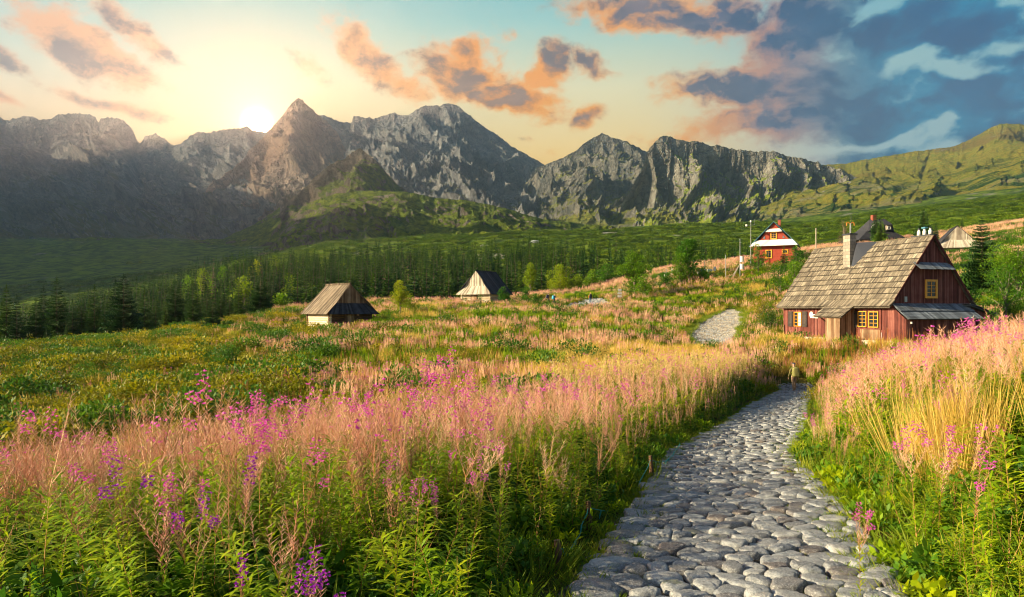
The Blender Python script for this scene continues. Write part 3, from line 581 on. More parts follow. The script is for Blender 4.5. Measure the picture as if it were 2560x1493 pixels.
FW = [m_stem, m_leaf, m_pod, m_petal]
def fireweed(seed, H=1.25, bloom=1, lod=0, lean=None, mats=FW, leaves=1.0, violet=False, podw=1.0, topf=0.45):
    """mesh data of one stem: leaves below, thin seed pods above, petals at the tip. Returns separate builders"""
    r = random.Random(seed); st, lf, pd, pt = PB(), PB(), PB(), PB()
    lean = lean if lean is not None else r.uniform(0.0, 0.22); la = r.uniform(0, 6.28)
    def axis(f, H=H): return Vector((math.cos(la) * lean * f * f * H, math.sin(la) * lean * f * f * H, H * f * (1 - lean * 0.15)))
    st.stem([axis(i / 5) for i in range(6)], 0.0055 if lod == 0 else 0.008, 0, r.random())
    nl = int((46 if lod == 0 else 16) * leaves)
    for i in range(nl):
        f = 0.06 + (1 - topf - .02) * (i + r.random()) / nl; a = i * 2.4 + r.uniform(-.4, .4); p = axis(f)
        el = r.uniform(0.1, 0.8); d = Vector((math.cos(a), math.sin(a), el)); s_ = (0.8 + 0.4 * math.sin(f * 3.0)) * (1 if lod == 0 else 1.5)
        lf.blade(p, d, (0, 0, 1), r.uniform(.10, .16) * s_, r.uniform(.016, .024) * s_ * (1 if lod == 0 else 1.3), 1, r.random(), r.uniform(.5, 1.3), 3 if lod == 0 else 2)
    tips = [(1 - topf, 1.0, axis, 1.0)]
    if lod == 0 and r.random() < 0.75:
        for b in range(r.randint(2, 5)):
            f0 = r.uniform(.42, .68); a = r.uniform(0, 6.28); L_ = r.uniform(.22, .42) * H; p0 = axis(f0)
            ax = lambda f, p0=p0, a=a, L_=L_: p0 + Vector((math.cos(a) * .42 * f, math.sin(a) * .42 * f, f * (0.75 + .25 * f))) * L_
            st.stem([ax(i / 3) for i in range(4)], 0.0035, 0, r.random()); tips.append((0.15, 1.0, ax, .75))
    for (f0, f1, ax, k) in tips:
        n = int((34 if lod == 0 else 13) * k)
        for i in range(n):
            f = f0 + (f1 - f0 - .05) * (i + r.random()) / n; a = i * 2.4 + r.uniform(-.5, .5); p = ax(f); up = r.uniform(.7, 1.6)
            d = Vector((math.cos(a), math.sin(a), up)).normalized(); ln = r.uniform(.05, .10) * (1.25 - .5 * f) * (1 if lod == 0 else 1.4)
            pd.stick(p, p + d * ln, (.0048 if lod == 0 else .009) * podw, 2, r.random())
        if bloom:
            nf = int((11 if lod == 0 else 5) * k * bloom); c = 3; sp = .10 + .05 * bloom
            for i in range(nf):
                f = f1 - sp + (sp - .01) * (i + r.random()) / max(nf, 1); a = i * 2.4; p = ax(f) + Vector((math.cos(a), math.sin(a), .3)) * r.uniform(.02, .05)
                for j in range(4):
                    b = j * 1.57 + r.uniform(-.3, .3); d = Vector((math.cos(a) * .5 + math.cos(b) * .8, math.sin(a) * .5 + math.sin(b) * .8, .3 + r.uniform(-.5, .5)))
                    s_ = 1 if lod == 0 else 1.7
                    pt.blade(p, d, (r.uniform(-1, 1), r.uniform(-1, 1), .6), .021 * s_, .017 * s_, c, r.random(), .2, 2)
    return st, lf, pd, pt
def merge(pbs):
    o = PB()
    for p in pbs:
        k = len(o.V); o.V += p.V; o.T += p.T; o.M += p.M; o.F += [tuple(i + k for i in f) for f in p.F]
    return o
def shifted(p, dx, dy, sc=1.0, rz=0.0):
    c, s_ = math.cos(rz) * sc, math.sin(rz) * sc
    p.V = [(v[0] * c - v[1] * s_ + dx, v[0] * s_ + v[1] * c + dy, v[2] * sc) for v in p.V]; return p

def proto(name, mesh):                 # mesh source kept as data only, used by the mass it belongs to
    o = bpy.data.objects.new(name, mesh); return o
def tuft(seed, mat_i, n=26, h=0.55, w=0.012, spread=0.10, t=0.5, lean=.35):
    r = random.Random(seed); p = PB()
    for i in range(n):
        a = r.uniform(0, 6.28); q = r.uniform(0, spread); d = Vector((math.cos(a) * lean * r.uniform(.2, 1.3), math.sin(a) * lean * r.uniform(.2, 1.3), 1))
        p.blade((math.cos(a) * q, math.sin(a) * q, 0), d, (math.cos(a + 1.5), math.sin(a + 1.5), .1), h * r.uniform(.5, 1.15), w * r.uniform(.7, 1.3), mat_i, r.uniform(0, 1), r.uniform(.1, .5), 3)
    return p
def dock(seed, H=1.0, lod=0):
    r = random.Random(seed); p = PB(); p.stem([(0, 0, 0), (.02, 0, H * .5), (r.uniform(-.06, .06), r.uniform(-.06, .06), H)], .008, 0, .5)
    for i in range(44 if lod == 0 else 18):
        f = .35 + .62 * i / 44 * (1 if lod == 0 else 44 / 18); a = i * 2.4; d = Vector((math.cos(a), math.sin(a), r.uniform(.3, 1.6)))
        p.blade((0.02 * f, 0, f * H), d, (0, 0, 1), r.uniform(.03, .065) * (1.4 - f) * (1.5 if lod else 1), .028 * (1.6 if lod else 1), 1, r.random(), .3, 2)
    for i in range(5): a = r.uniform(0, 6.28); p.blade((0, 0, .03), (math.cos(a), math.sin(a), 1.2), (0, 0, 1), .25, .06, 2, r.random(), 1.0, 3)
    return p
def spikes(seed, n=7, H=1.1, R_=.35, mi_top=1, mi_leaf=0, bloom=.2):
    """several thin stems standing together, for the middle distance"""
    r = random.Random(seed); p = PB(); lean = Vector((r.uniform(-.05, .12), r.uniform(-.05, .05), 0))
    for k in range(n):
        a = r.uniform(0, 6.28); q = R_ * r.random() ** .5; x, y = math.cos(a) * q, math.sin(a) * q; h = H * r.uniform(.7, 1.1); tt = r.random()
        for i in range(9):
            f = .08 + .5 * i / 9; b = i * 2.4 + k; p.blade((x + lean.x * f, y, f * h), (math.cos(b), math.sin(b), r.uniform(.4, 1.4)), (0, 0, 1), r.uniform(.13, .22), .045, mi_leaf, tt * .6 + r.uniform(0, .4), r.uniform(.3, 1), 2)
        for i in range(11):
            f = .52 + .46 * i / 11; b = i * 2.4 + k; d = Vector((math.cos(b) * .55, math.sin(b) * .55, r.uniform(.9, 1.6))).normalized()
            q_ = Vector((x + lean.x * f, y + lean.y * f, f * h)); p.stick(q_, q_ + d * r.uniform(.09, .15), .020, mi_top, tt * .5 + r.uniform(0, .5))
        if r.random() < bloom:
            for i in range(4): b = i * 1.6; p.blade((x + lean.x, y, h * .98), (math.cos(b), math.sin(b), .6), (.3, .2, 1), .06, .045, 2, r.random(), .3, 2)
    return p
def bush(seed, R_=.6, H=.5, n=420, size=.10, mi=0, lobes=6):
    r = random.Random(seed); p = PB()
    for k in range(lobes):
        a = r.uniform(0, 6.28); q = R_ * .6 * r.random() ** .5; s_ = r.uniform(.45, .75)
        p.blob((math.cos(a) * q, math.sin(a) * q, H * r.uniform(.35, .6)), R_ * s_, H * .5 * r.uniform(.7, 1.2), n // lobes, size, mi, r)
    return p
def fernclump(seed, H=.45):
    r = random.Random(seed); p = PB()
    for i in range(26):
        a = r.uniform(0, 6.28); d = Vector((math.cos(a) * .8 + .15, math.sin(a) * .8, r.uniform(.6, 1.5))).normalized(); L_ = H * r.uniform(.6, 1.15); q = Vector((math.cos(a) * .08, math.sin(a) * .08, 0)); s_ = d.cross(Vector((0, 0, 1))).normalized()
        tt = r.random()
        for k in range(6):
            f = (k + .5) / 6; c = q + d * L_ * f - Vector((0, 0, 1)) * f * f * .3 * L_
            for sg in (-1, 1): p.blade(c, s_ * sg + d * .7, (0, 0, 1), .15 * (1.1 - f * .7), .05, 0, tt, .5, 1)
    return p

# ---- a mass of plants: one object whose points carry copies of the given meshes
def scatter(name, protos, P, rotz, scl, idx, label, tilt=None, sz=None):
    n = len(P)
    if n == 0: return
    me = bpy.data.meshes.new(name); me.vertices.add(n); me.vertices.foreach_set('co', np.asarray(P, dtype=np.float32).ravel())
    rot = np.zeros((n, 3), dtype=np.float32); rot[:, 2] = rotz
    if tilt is not None: rot[:, 0] = tilt[:, 0]; rot[:, 1] = tilt[:, 1]
    s3 = np.repeat(np.asarray(scl, dtype=np.float32)[:, None], 3, 1)
    if sz is not None: s3[:, 2] *= sz
    for nm, ty, dat in (('rotv', 'FLOAT_VECTOR', rot), ('sclv', 'FLOAT_VECTOR', s3)):
        at = me.attributes.new(nm, ty, 'POINT'); at.data.foreach_set('vector', dat.ravel())
    at = me.attributes.new('pick', 'INT', 'POINT'); at.data.foreach_set('value', np.asarray(idx, dtype=np.int32))
    col = bpy.data.collections.new(name + '_kinds')
    for o in protos: col.objects.link(o)
    ob = link(me, name); tag(ob, label, None, None, 'stuff')
    ng = bpy.data.node_groups.new(name, 'GeometryNodeTree'); ng.interface.new_socket('Geometry', in_out='INPUT', socket_type='NodeSocketGeometry'); ng.interface.new_socket('Geometry', in_out='OUTPUT', socket_type='NodeSocketGeometry')
    gi = ng.nodes.new('NodeGroupInput'); go = ng.nodes.new('NodeGroupOutput'); ip = ng.nodes.new('GeometryNodeInstanceOnPoints')
    ci = ng.nodes.new('GeometryNodeCollectionInfo'); ci.inputs['Collection'].default_value = col; ci.inputs['Separate Children'].default_value = True; ci.inputs['Reset Children'].default_value = True
    ip.inputs['Pick Instance'].default_value = True
    def attr(nm, ty):
        a = ng.nodes.new('GeometryNodeInputNamedAttribute'); a.data_type = ty; a.inputs['Name'].default_value = nm; return a.outputs['Attribute']
    ng.links.new(gi.outputs[0], ip.inputs['Points']); ng.links.new(ci.outputs[0], ip.inputs['Instance'])
    ng.links.new(attr('pick', 'INT'), ip.inputs['Instance Index']); ng.links.new(attr('rotv', 'FLOAT_VECTOR'), ip.inputs['Rotation']); ng.links.new(attr('sclv', 'FLOAT_VECTOR'), ip.inputs['Scale'])
    ng.links.new(ip.outputs[0], go.inputs[0])
    md = ob.modifiers.new('plants', 'NODES'); md.node_group = ng
    return ob

def scr(X, Y): return 1280 + F * X / np.maximum(Y, 1)
def jit(ymin, ymax, dens, xl=-150, xr=2710, pad=1.5):
    """random points of the ground between two depths, dens per square metre"""
    out = []; y = ymin
    while y < ymax:
        dy = max(0.5, y * 0.06); y2 = min(ymax, y + dy); x0 = (xl - 1280) / F * y2 - pad; x1 = (xr - 1280) / F * y2 + pad
        d = dens((y + y2) / 2) if callable(dens) else dens; n = rng.poisson((x1 - x0) * (y2 - y) * d)
        out.append(np.column_stack([rng.uniform(x0, x1, n), rng.uniform(y, y2, n)])); y = y2
    return np.concatenate(out)
def inhouse(X, Y):
    hx, hy = X - 26.8, Y - 48.0; lx_ = hx * .953 + hy * .303; ly_ = -hx * .303 + hy * .953
    a = (lx_ > -.15) & (lx_ < 7.3) & (ly_ > -1.3) & (ly_ < 11.6)
    b = (lx_ > -1.7) & (lx_ < 0) & (ly_ > 3.3) & (ly_ < 5.0); c = (lx_ > 6) & (lx_ < 9.8) & (ly_ > -.8) & (ly_ < 3.5)
    return a | b | c
HUTS = [(-19.2, 74.2, 7.8), (-19.0, 69.6, 6.0), (-4.6, 116.2, 9.5), (51, 132, 9.5), (76, 117.5, 7.5), (84, 158, 11)]   # ground kept free for the other buildings
def free(P, path=PHW + .1, tracks=True):
    X, Y = P[:, 0], P[:, 1]; ok = (path_d(X, Y) > path) | (Y > 46)
    ok &= ~inhouse(X, Y)
    for hx, hy, r_ in HUTS: ok &= (X - hx) ** 2 + (Y - hy) ** 2 > (r_ * .55) ** 2
    if tracks:
        t1 = np.interp(Y, [a for a, _ in TR1], [b for _, b in TR1]); w1 = np.interp(Y, [56, 62, 70, 80, 88, 92], [1.8, 2.8, 3.4, 3.5, 2.5, .8])
        ok &= ~((Y > 55) & (Y < 92) & (np.abs(X - t1) < w1))
        t2 = np.interp(Y, [a for a, _ in TR2], [b for _, b in TR2]); w2 = np.interp(Y, [95, 100, 106, 112, 117], [3.0, 4.2, 3.4, 1.8, .8])
        ok &= ~((Y > 94) & (Y < 117) & (np.abs(X - t2) < w2))
    return ok
def put(name, protos, P, label, s=(.8, 1.2), tl=.12, zoff=-.02, windx=0.0, idx=None, sz=None):
    n = len(P); z = ground_z(P[:, 0], P[:, 1]) + zoff
    scatter(name, protos, np.column_stack([P, z]), rng.uniform(0, 6.283, n), rng.uniform(s[0], s[1], n), rng.integers(0, len(protos), n) if idx is None else idx, label,
            np.column_stack([rng.normal(0, tl, n), rng.normal(windx, tl, n)]), sz)

# ---------------- near field: fireweed on both sides of the path
fw = []
for i in range(9):
    ps = fireweed(100 + i, H=random.uniform(1.05, 1.4), bloom=(0.6 if i == 0 else 0)); fw.append(proto('fw%02d' % i, merge(ps).mesh('fireweed', FW)))
green = []
for i in range(5):
    ps = fireweed(200 + i, H=random.uniform(.75, 1.0), bloom=0, leaves=1.5, topf=.12); green.append(proto('gr%02d' % i, merge(ps[:2]).mesh('leafy_stem', FW)))
under = [proto('un%02d' % i, bush(300 + i, .30, .36, 150, .11, 0, 4).mesh('undergrowth', [m_leafd])) for i in range(3)] + [proto('un%02d' % (3 + i), tuft(310 + i, 0, 30, .38, .012, .16).mesh('grass_tuft', [m_ggrass])) for i in range(2)]
def nearw(P):            # where the pink field stands
    X, Y = P[:, 0], P[:, 1]; s = scr(X, Y); edge = np.interp(s, [-200, 0, 400, 800, 1280, 1700, 1950, 2040, 2300, 2700], [10.5, 11.0, 13, 16, 20.5, 30, 41, 33, 27, 26])
    return Y < edge + fbm(X / 2.0, Y / 2.0, 2, 4) * 1.5
P = jit(1.9, 11, 14, -500, 3100); P = P[free(P, PHW + .28) & nearw(P)]
X, Y = P[:, 0], P[:, 1]; pd_ = path_d(X, Y); right_ = X > path_x(Y)
pat = fbm(X / 1.1, Y / 1.1, 3, 77)
isg = (rng.random(len(P)) < np.clip(.88 - (Y - 2) * .085 + (pd_ < 2.2) * .35 + pat * .8 + right_ * .18, .1, .96))
# the front rank near the camera stays low
lowc = np.clip((Y - 1.5) / 3.2, .45, 1.0)
def sset(name, pr, Q, sc_, label, tl=.1, wind=0.0):
    n = len(Q); z = ground_z(Q[:, 0], Q[:, 1]) - .03
    scatter(name, pr, np.column_stack([Q, z]), rng.uniform(0, 6.28, n), sc_, rng.integers(0, len(pr), n), label, np.column_stack([rng.normal(0, tl, n), rng.normal(wind, tl, n)]))
edgef = np.where(P[:, 0] < path_x(P[:, 1]), np.clip((pd_ - PHW) / .6, .75, 1.1), np.clip((pd_ - PHW) / .9, .68, 1.0))
sset('leafy_fireweed', green, P[isg], (rng.uniform(.8, 1.15, len(P)) * lowc * edgef)[isg], 'bright green leafy fireweed stems without flowers beside the path', .14)
sset('seeding_fireweed', fw, P[~isg], (rng.uniform(.8, 1.12, len(P)) * lowc * edgef)[~isg], 'pink and tan seeding fireweed thicket in the foreground', .12)
P = jit(1.9, 14, 13, -500, 3100); P = P[free(P, PHW + .02) & nearw(P)]; e = np.clip((path_d(P[:, 0], P[:, 1]) - PHW) / .8, .35, 1.1)
sset('undergrowth', under, P, rng.uniform(.6, 1.1, len(P)) * e, 'low dark green undergrowth and grass below the fireweed', .2)
fw1 = [proto('fm%02d' % i, merge(fireweed(400 + i, H=random.uniform(1.0, 1.35), bloom=(.8 if i == 1 else .0), lod=1, podw=1.1)).mesh('fireweed', FW)) for i in range(7)]
def palez(P):
    s = scr(P[:, 0], P[:, 1]); xs_ = [1380, 1500, 1650, 1800, 1930]
    return (s > 1380) & (s < 1945) & (P[:, 1] > np.interp(s, xs_, [21, 22.5, 25, 28.5, 34])) & (P[:, 1] < np.interp(s, xs_, [26, 29, 36, 44, 49]))
P = jit(11, 46, lambda y: 17 if y < 20 else 13, -300, 2900); P = P[free(P, PHW + .3) & nearw(P)]; P = P[~palez(P) | (rng.random(len(P)) < .22)]
e = np.clip((path_d(P[:, 0], P[:, 1]) - PHW) / .8, .65, 1.08)
sset('seeding_fireweed_beyond', fw1, P, rng.uniform(.8, 1.15, len(P)) * e, 'pink seeding fireweed field stretching up beside the path', .10)
gr1 = [proto('gm%02d' % i, merge(fireweed(450 + i, H=.8, bloom=0, lod=1, leaves=1.6, topf=.1)[:2]).mesh('leafy_stem', FW)) for i in range(3)]
P = jit(11, 46, 5); P = P[free(P, PHW + .12) & nearw(P)]
sset('leafy_fireweed_beyond', gr1, P, rng.uniform(.8, 1.1, len(P)) * np.clip((path_d(P[:, 0], P[:, 1]) - PHW) / 1.0, .5, 1.0), 'green leafy stems along the path up to the walker', .12)
P = jit(13, 46, 6); P = P[free(P, PHW + .0) & nearw(P)]
sset('undergrowth_beyond', under, P, rng.uniform(.7, 1.3, len(P)) * np.clip((path_d(P[:, 0], P[:, 1]) - PHW) / .8, .35, 1.1), 'dark undergrowth below the far fireweed along the path', .2)
# golden grass stand on the right bank
gold = [proto('go%02d' % i, tuft(500 + i, 0, 52, 1.12, .0065, .17, lean=.20).mesh('tall_grass', [m_gold])) for i in range(3)]
def ring(cx, cy_, rx, ry, n): a = rng.uniform(0, 6.28, n); q = rng.random(n) ** .5; return np.column_stack([cx + np.cos(a) * q * rx, cy_ + np.sin(a) * q * ry])
P = np.concatenate([ring(5.0, 8.6, .45, 1.4, 62), ring(6.6, 12, 1.6, 3.0, 10), ring(5.3, 6.4, .4, .8, 9)]); P = P[free(P, PHW + .9)]
sset('golden_grass', gold, P, rng.uniform(.8, 1.15, len(P)), 'stand of tall golden dry grass on the bank right of the path', .10)
# pale yellow fireweed band beyond the pink, left of the walker
FWY = [m_stem, m_ggrass, m_pody, m_petal]
pale = [proto('pa%02d' % i, merge(fireweed(550 + i, H=1.2, bloom=(.8 if i == 1 else 0), lod=1, mats=FWY, podw=1.8, topf=.6)).mesh('pale_fireweed', FWY)) for i in range(4)]
P = jit(20, 50, 15); P = P[free(P, PHW + .9) & palez(P)]
sset('pale_fireweed', pale, P, rng.uniform(.8, 1.15, len(P)), 'pale yellow sunlit fireweed band left of the walker', .08)
# rusty dock stalks by the house
DK = [m_stem, m_dock, m_leaf]
dk = [proto('dk%02d' % i, dock(600 + i, 1.25, 0).mesh('dock', DK)) for i in range(3)]
P = jit(41, 52, 9); s = scr(P[:, 0], P[:, 1]); Y = P[:, 1]
P = P[free(P, PHW + .3) & (s > 1960) & (s < 2400) & (Y > np.interp(s, [1960, 2060, 2300], [44.5, 41, 41])) & (Y < 50) & (rng.random(len(P)) < .8)]
sset('rusty_dock', dk, P, rng.uniform(.7, 1.2, len(P)), 'rust red dock stalks growing in front of the red house', .05)
P = jit(20, 40, 4.5); s = scr(P[:, 0], P[:, 1]); P = P[free(P) & (s > 560) & (s < 1330) & (fbm(P[:, 0] / 3, P[:, 1] / 3, 3, 8) > -.05) & ~nearw(P)]
sset('rusty_dock_mid', dk, P, rng.uniform(.4, .8, len(P)), 'red brown dock stalks below the pink meadow strip', .08)

# ---------------- middle meadow 12 - 60 m
SP = [m_leaf, m_podf, m_petal, m_leafd]
sp_ = [proto('sp%02d' % i, spikes(700 + i, 7, random.uniform(.85, 1.1), .35).mesh('meadow_stems', SP)) for i in range(6)]
spg = [proto('sg%02d' % i, spikes(720 + i, 8, .75, .35, 0, 3, 0).mesh('meadow_leaves', SP)) for i in range(4)]
fern = [proto('fe%02d' % i, fernclump(740 + i).mesh('fern', [m_fern])) for i in range(5)]
bsh = [proto('bs%02d' % i, bush(760 + i, .62, .50, 380, .085, 0, 7).mesh('low_bush', [m_fern])) for i in range(4)]
shb = [proto('sh%02d' % i, bush(780 + i, .70, .60, 420, .09, 0, 6).mesh('shrub', [m_shrub])) for i in range(3)]
gt = [proto('gt%02d' % i, tuft(800 + i, 0, 46, .62, .018, .32, lean=.4).mesh('dry_grass', [m_gold])) for i in range(3)]
P = jit(12, 132, lambda y: 5.2 if y < 28 else 4.2 if y < 50 else 2.9 if y < 80 else 2.2)
X, Y = P[:, 0], P[:, 1]; s = scr(X, Y)
P = P[free(P) & ~nearw(P) & (Y < 150)]; X, Y = P[:, 0], P[:, 1]; s = scr(X, Y)
A = fbm(X / 9, Y / 9, 3, 31); B = fbm(X / 5 + 9, Y / 5, 3, 33); rr = rng.random(len(P)); strp = fbm(X / 26, Y / 7, 3, 35)
# kinds: 0 pink stems, 1 leafy green, 2 fern/bush, 3 golden grass, 4 shrub
kind = np.full(len(P), 0)
kind[(strp > .04)] = 1
kind[(strp > -.06) & (strp <= .04) & (rr < .5)] = 2
kind[(B > .16) & (rr < .75)] = 3
kind[(A < -.22) & (rr < .6)] = 2
lf_ = sst(860, 560, s + A * 240 + (Y - 30) * 1.5) * (Y > 16)                    # left: fern and bilberry
kind[rr < lf_ * .93] = 2
kind[(rr > .93) & (lf_ > .4)] = 0
kind[(rr > .70) & (rr < .80) & (lf_ > .4)] = 3
kind[(s < 900) & (rr > .955)] = 4
yg = (s > 1290) & (s < 1800) & (Y > 27) & (Y < 57) & (s > np.interp(Y, [27, 40, 57], [1290, 1380, 1560]) + A * 150)
kind[yg & (rr < .92)] = 3
kind[(s > 1180) & (s < 1700) & (Y > 62) & (Y < 98) & (strp > -.12) & (rr < .7)] = 1
kind[(s > 980) & (s < 1350) & (Y > 80) & (A > 0) & (rr < .55)] = 3
kind[(s > 2280) & (Y > 58) & (B > .05) & (rr < .8)] = 4
kind[(s > 1850) & (s < 2060) & (Y > 50) & (Y < 74) & (rr < .6)] = 2
kind[(s > 1880) & (s < 2330) & (Y > 50) & (Y < 60) & (rr < .75)] = 3
kind[(rr > .97)] = 4
def mid(name, pr, k, lab, s_, **kw):
    Q = P[kind == k]; f = np.where(Q[:, 1] > 60, 1.08, 1.0); n = len(Q); z = ground_z(Q[:, 0], Q[:, 1]) - .03
    scatter(name, pr, np.column_stack([Q, z]), rng.uniform(0, 6.28, n), rng.uniform(s_[0], s_[1], n) * f, rng.integers(0, len(pr), n), lab, np.column_stack([rng.normal(0, .08, n), rng.normal(.03, .08, n)]))
mid('meadow_pink', sp_, 0, 'pink and tan fireweed stems covering the middle meadow', (.75, 1.1))
mid('meadow_green', spg, 1, 'dark green leafy patches between the pink meadow stems', (.6, 1.1))
kk = P[kind == 2]; h_ = rng.random(len(kk)) < .5
sset('fern_cover', fern, kk[h_], rng.uniform(.8, 1.6, h_.sum()), 'olive and yellow fern cover on the left slope', .15)
sset('bilberry_cover', bsh, kk[~h_], rng.uniform(.5, 1.15, (~h_).sum()) * (1 + .9 * np.clip(fbm(kk[~h_][:, 0] / 3, kk[~h_][:, 1] / 3, 2, 93) + .1, 0, 1)), 'olive bilberry bushes on the left slope', .12)
mid('dry_meadow_grass', gt, 3, 'golden dry grass in the hollow and beside the house', (.8, 1.4))
mid('meadow_shrubs', shb, 4, 'small green shrubs scattered in the meadow', (.6, 1.9))
# rounded mounds of fern and bilberry on the left slope
mo = jit(17, 92, .22, -150, 1000); s = scr(mo[:, 0], mo[:, 1]); mo = mo[free(mo) & ~nearw(mo) & (rng.random(len(mo)) < sst(1000, 600, s))]
mnd = [proto('mn%02d' % i, bush(860 + i, 1.1, .75, 900, .11, 0, 9).mesh('mound', [m_fern])) for i in range(3)] + [proto('mn%02d' % (3 + i), bush(866 + i, 1.0, .8, 800, .11, 0, 8).mesh('mound', [m_shrub])) for i in range(2)]
sset('fern_mounds', mnd, mo, rng.uniform(.7, 1.8, len(mo)), 'rounded olive shrub mounds on the left slope', .08)
P2 = jit(2, 20, 22); dd_ = path_d(P2[:, 0], P2[:, 1]); P2 = P2[(dd_ > PHW + .02) & (dd_ < PHW + .95)]
edg = [proto('eg%02d' % i, tuft(840 + i, 0, 30, .26, .010, .2, lean=.8).mesh('edge_grass', [m_ggrass])) for i in range(3)] + [proto('eg%02d' % (3 + i), bush(845 + i, .2, .2, 110, .07, 0, 3).mesh('edge_weed', [(m_leaf, m_leafd)[i]])) for i in range(2)]
put('edge_grass', edg, P2, 'grass and weeds hanging over the edges of the path', (.6, 1.4), .25)
# short grass filling the gaps
P2 = jit(12, 70, lambda y: 4 if y < 40 else 2.2); P2 = P2[free(P2) & ~nearw(P2)]
tfs = [proto('tf%02d' % i, tuft(850 + i, 0, 34, .34, .016, .3, lean=.6).mesh('short_grass', [m_ggrass])) for i in range(3)]
sset('short_grass', tfs, P2, rng.uniform(.7, 1.3, len(P2)), 'short yellow green grass between the meadow plants', .15)
# far meadow on the hill with the red house, 110 - 175 m
P3 = jit(128, 178, 1.3, 850, 2750); s = scr(P3[:, 0], P3[:, 1]); P3 = P3[free(P3) & (P3[:, 1] < np.interp(s, [850, 1300, 1500, 1700, 1900, 2700], [135, 150, 165, 172, 176, 178]))]
B = fbm(P3[:, 0] / 9, P3[:, 1] / 9, 3, 44)
for nm, pr, mk, lab in (('hill_pink', sp_, B < .12, 'pink fireweed covering the hill below the small red house'), ('hill_green', shb, B >= .12, 'green shrub patches on the hill below the small red house')):
    Q = P3[mk]; sset(nm, pr, Q, rng.uniform(.95, 1.4, len(Q)), lab, .06)

# ---------------- dwarf pine plain and slopes, 150 m - 1.2 km
dp = [proto('dp%02d' % i, bush(900 + i, 2.3, 1.5, 300, .55, 0, 8).mesh('dwarf_pine', [m_pine])) for i in range(4)]
P = jit(150, 900, lambda y: .075 if y < 300 else .035 if y < 520 else .014, -100, 2660, 8)
X, Y = P[:, 0], P[:, 1]; s = scr(X, Y); gap = fbm(X / 22, Y / 38, 3, 61); hill = Y < np.interp(s, [-100, 850, 1300, 1500, 1700, 1900, 2700], [150, 150, 152, 168, 176, 180, 184])
P = P[(gap > -.32) & ~hill]; Y = P[:, 1]
n = len(P); z = ground_z(P[:, 0], P[:, 1]) - .25
scatter('dwarf_pine_scrub', dp, np.column_stack([P, z]), rng.uniform(0, 6.28, n), rng.uniform(.6, 1.25, n) * np.interp(Y, [150, 300, 900], [.8, 1.1, 2.1]), rng.integers(0, 4, n), 'green dwarf pine scrub covering the plain below the mountains', np.column_stack([rng.normal(0, .08, n), rng.normal(0, .08, n)]), 0.72)
# ================================================================== trees
def spruce_parts(seed, H=8.0, Rb=1.5, lv=26, br=8, lod=0, skirt=0.05, sparse=0.0):
    r = random.Random(seed); cr = PB()
    for i in range(lv):
        f = min(1, max(0, (i + (r.uniform(-.45, .45) if 0 < i < lv - 2 else 0)) / (lv - 1))); z0_ = z = H * (skirt + (1 - skirt - .01) * f); rad = Rb * (1 - f) ** .82 * r.uniform(.78, 1.15) + .05; nb = max(3, int(br * (1 - .45 * f)))
        for k in range(nb):
            if r.random() < sparse: continue
            z = z0_ + r.uniform(-.5, .5) * H / lv * (1 - f)
            a = k * 6.283 / nb + i * 1.1 + r.uniform(-.3, .3); L_ = rad * r.uniform(.75, 1.2); tt = r.random()
            d = Vector((math.cos(a), math.sin(a), .25 - .45 * (1 - f))); sd = Vector((-math.sin(a), math.cos(a), 0))
            tip = Vector((0, 0, z)) + d * L_ + Vector((0, 0, .06 * L_)); root = Vector((0, 0, z))
            w = (.20 + .30 * L_) * (1 if lod else .72)
            if lod:
                mid_ = root + (tip - root) * .5 + Vector((0, 0, .05)); dn = Vector((0, 0, -.22 - .10 * L_))
                cr.tri(tuple(root), tuple(mid_ + sd * w * .5 + dn * .5), tuple(tip), 0, tt); cr.tri(tuple(root), tuple(tip), tuple(mid_ - sd * w * .5 + dn), 0, tt * .7)
            else:
                ns = 5
                for q in range(ns):
                    g_ = (q + .6) / ns; c = root + (tip - root) * g_; ww = w * (1.15 - .5 * g_) * r.uniform(.8, 1.2)
                    for sg in (-1, 1):
                        e = c + sd * sg * ww + d * ww * .7 + Vector((0, 0, -.16 * L_ * r.uniform(.4, 1.2)))
                        b = c + d * .22 * L_ / 1.5
                        cr.tri(tuple(c), tuple(e), tuple(b + Vector((0, 0, -.03))), 0, min(1, tt * .6 + r.random() * .5))
                    e = c + d * .1 + Vector((0, 0, -.22 * L_ - .05)); cr.tri(tuple(c), tuple(e), tuple(c + d * .25 * L_), 0, tt * .5)
                cr.tri(tuple(tip - d * .25 * L_ + sd * .05), tuple(tip - d * .25 * L_ - sd * .05), tuple(tip + d * .08), 0, 1.0)
    for k in range(4): a = k * 1.57; cr.tri((math.cos(a) * .09, math.sin(a) * .09, H * .93), (-math.cos(a) * .03, -math.sin(a) * .03, H * .93), (0, 0, H * 1.03), 0, .8)
    tr = MB(); tr.tube([(0, 0, -.5), (0, 0, H * .45), (0, 0, H * .9)], [H * .013 + .02, H * .007 + .01, .008], 6)
    return cr, tr
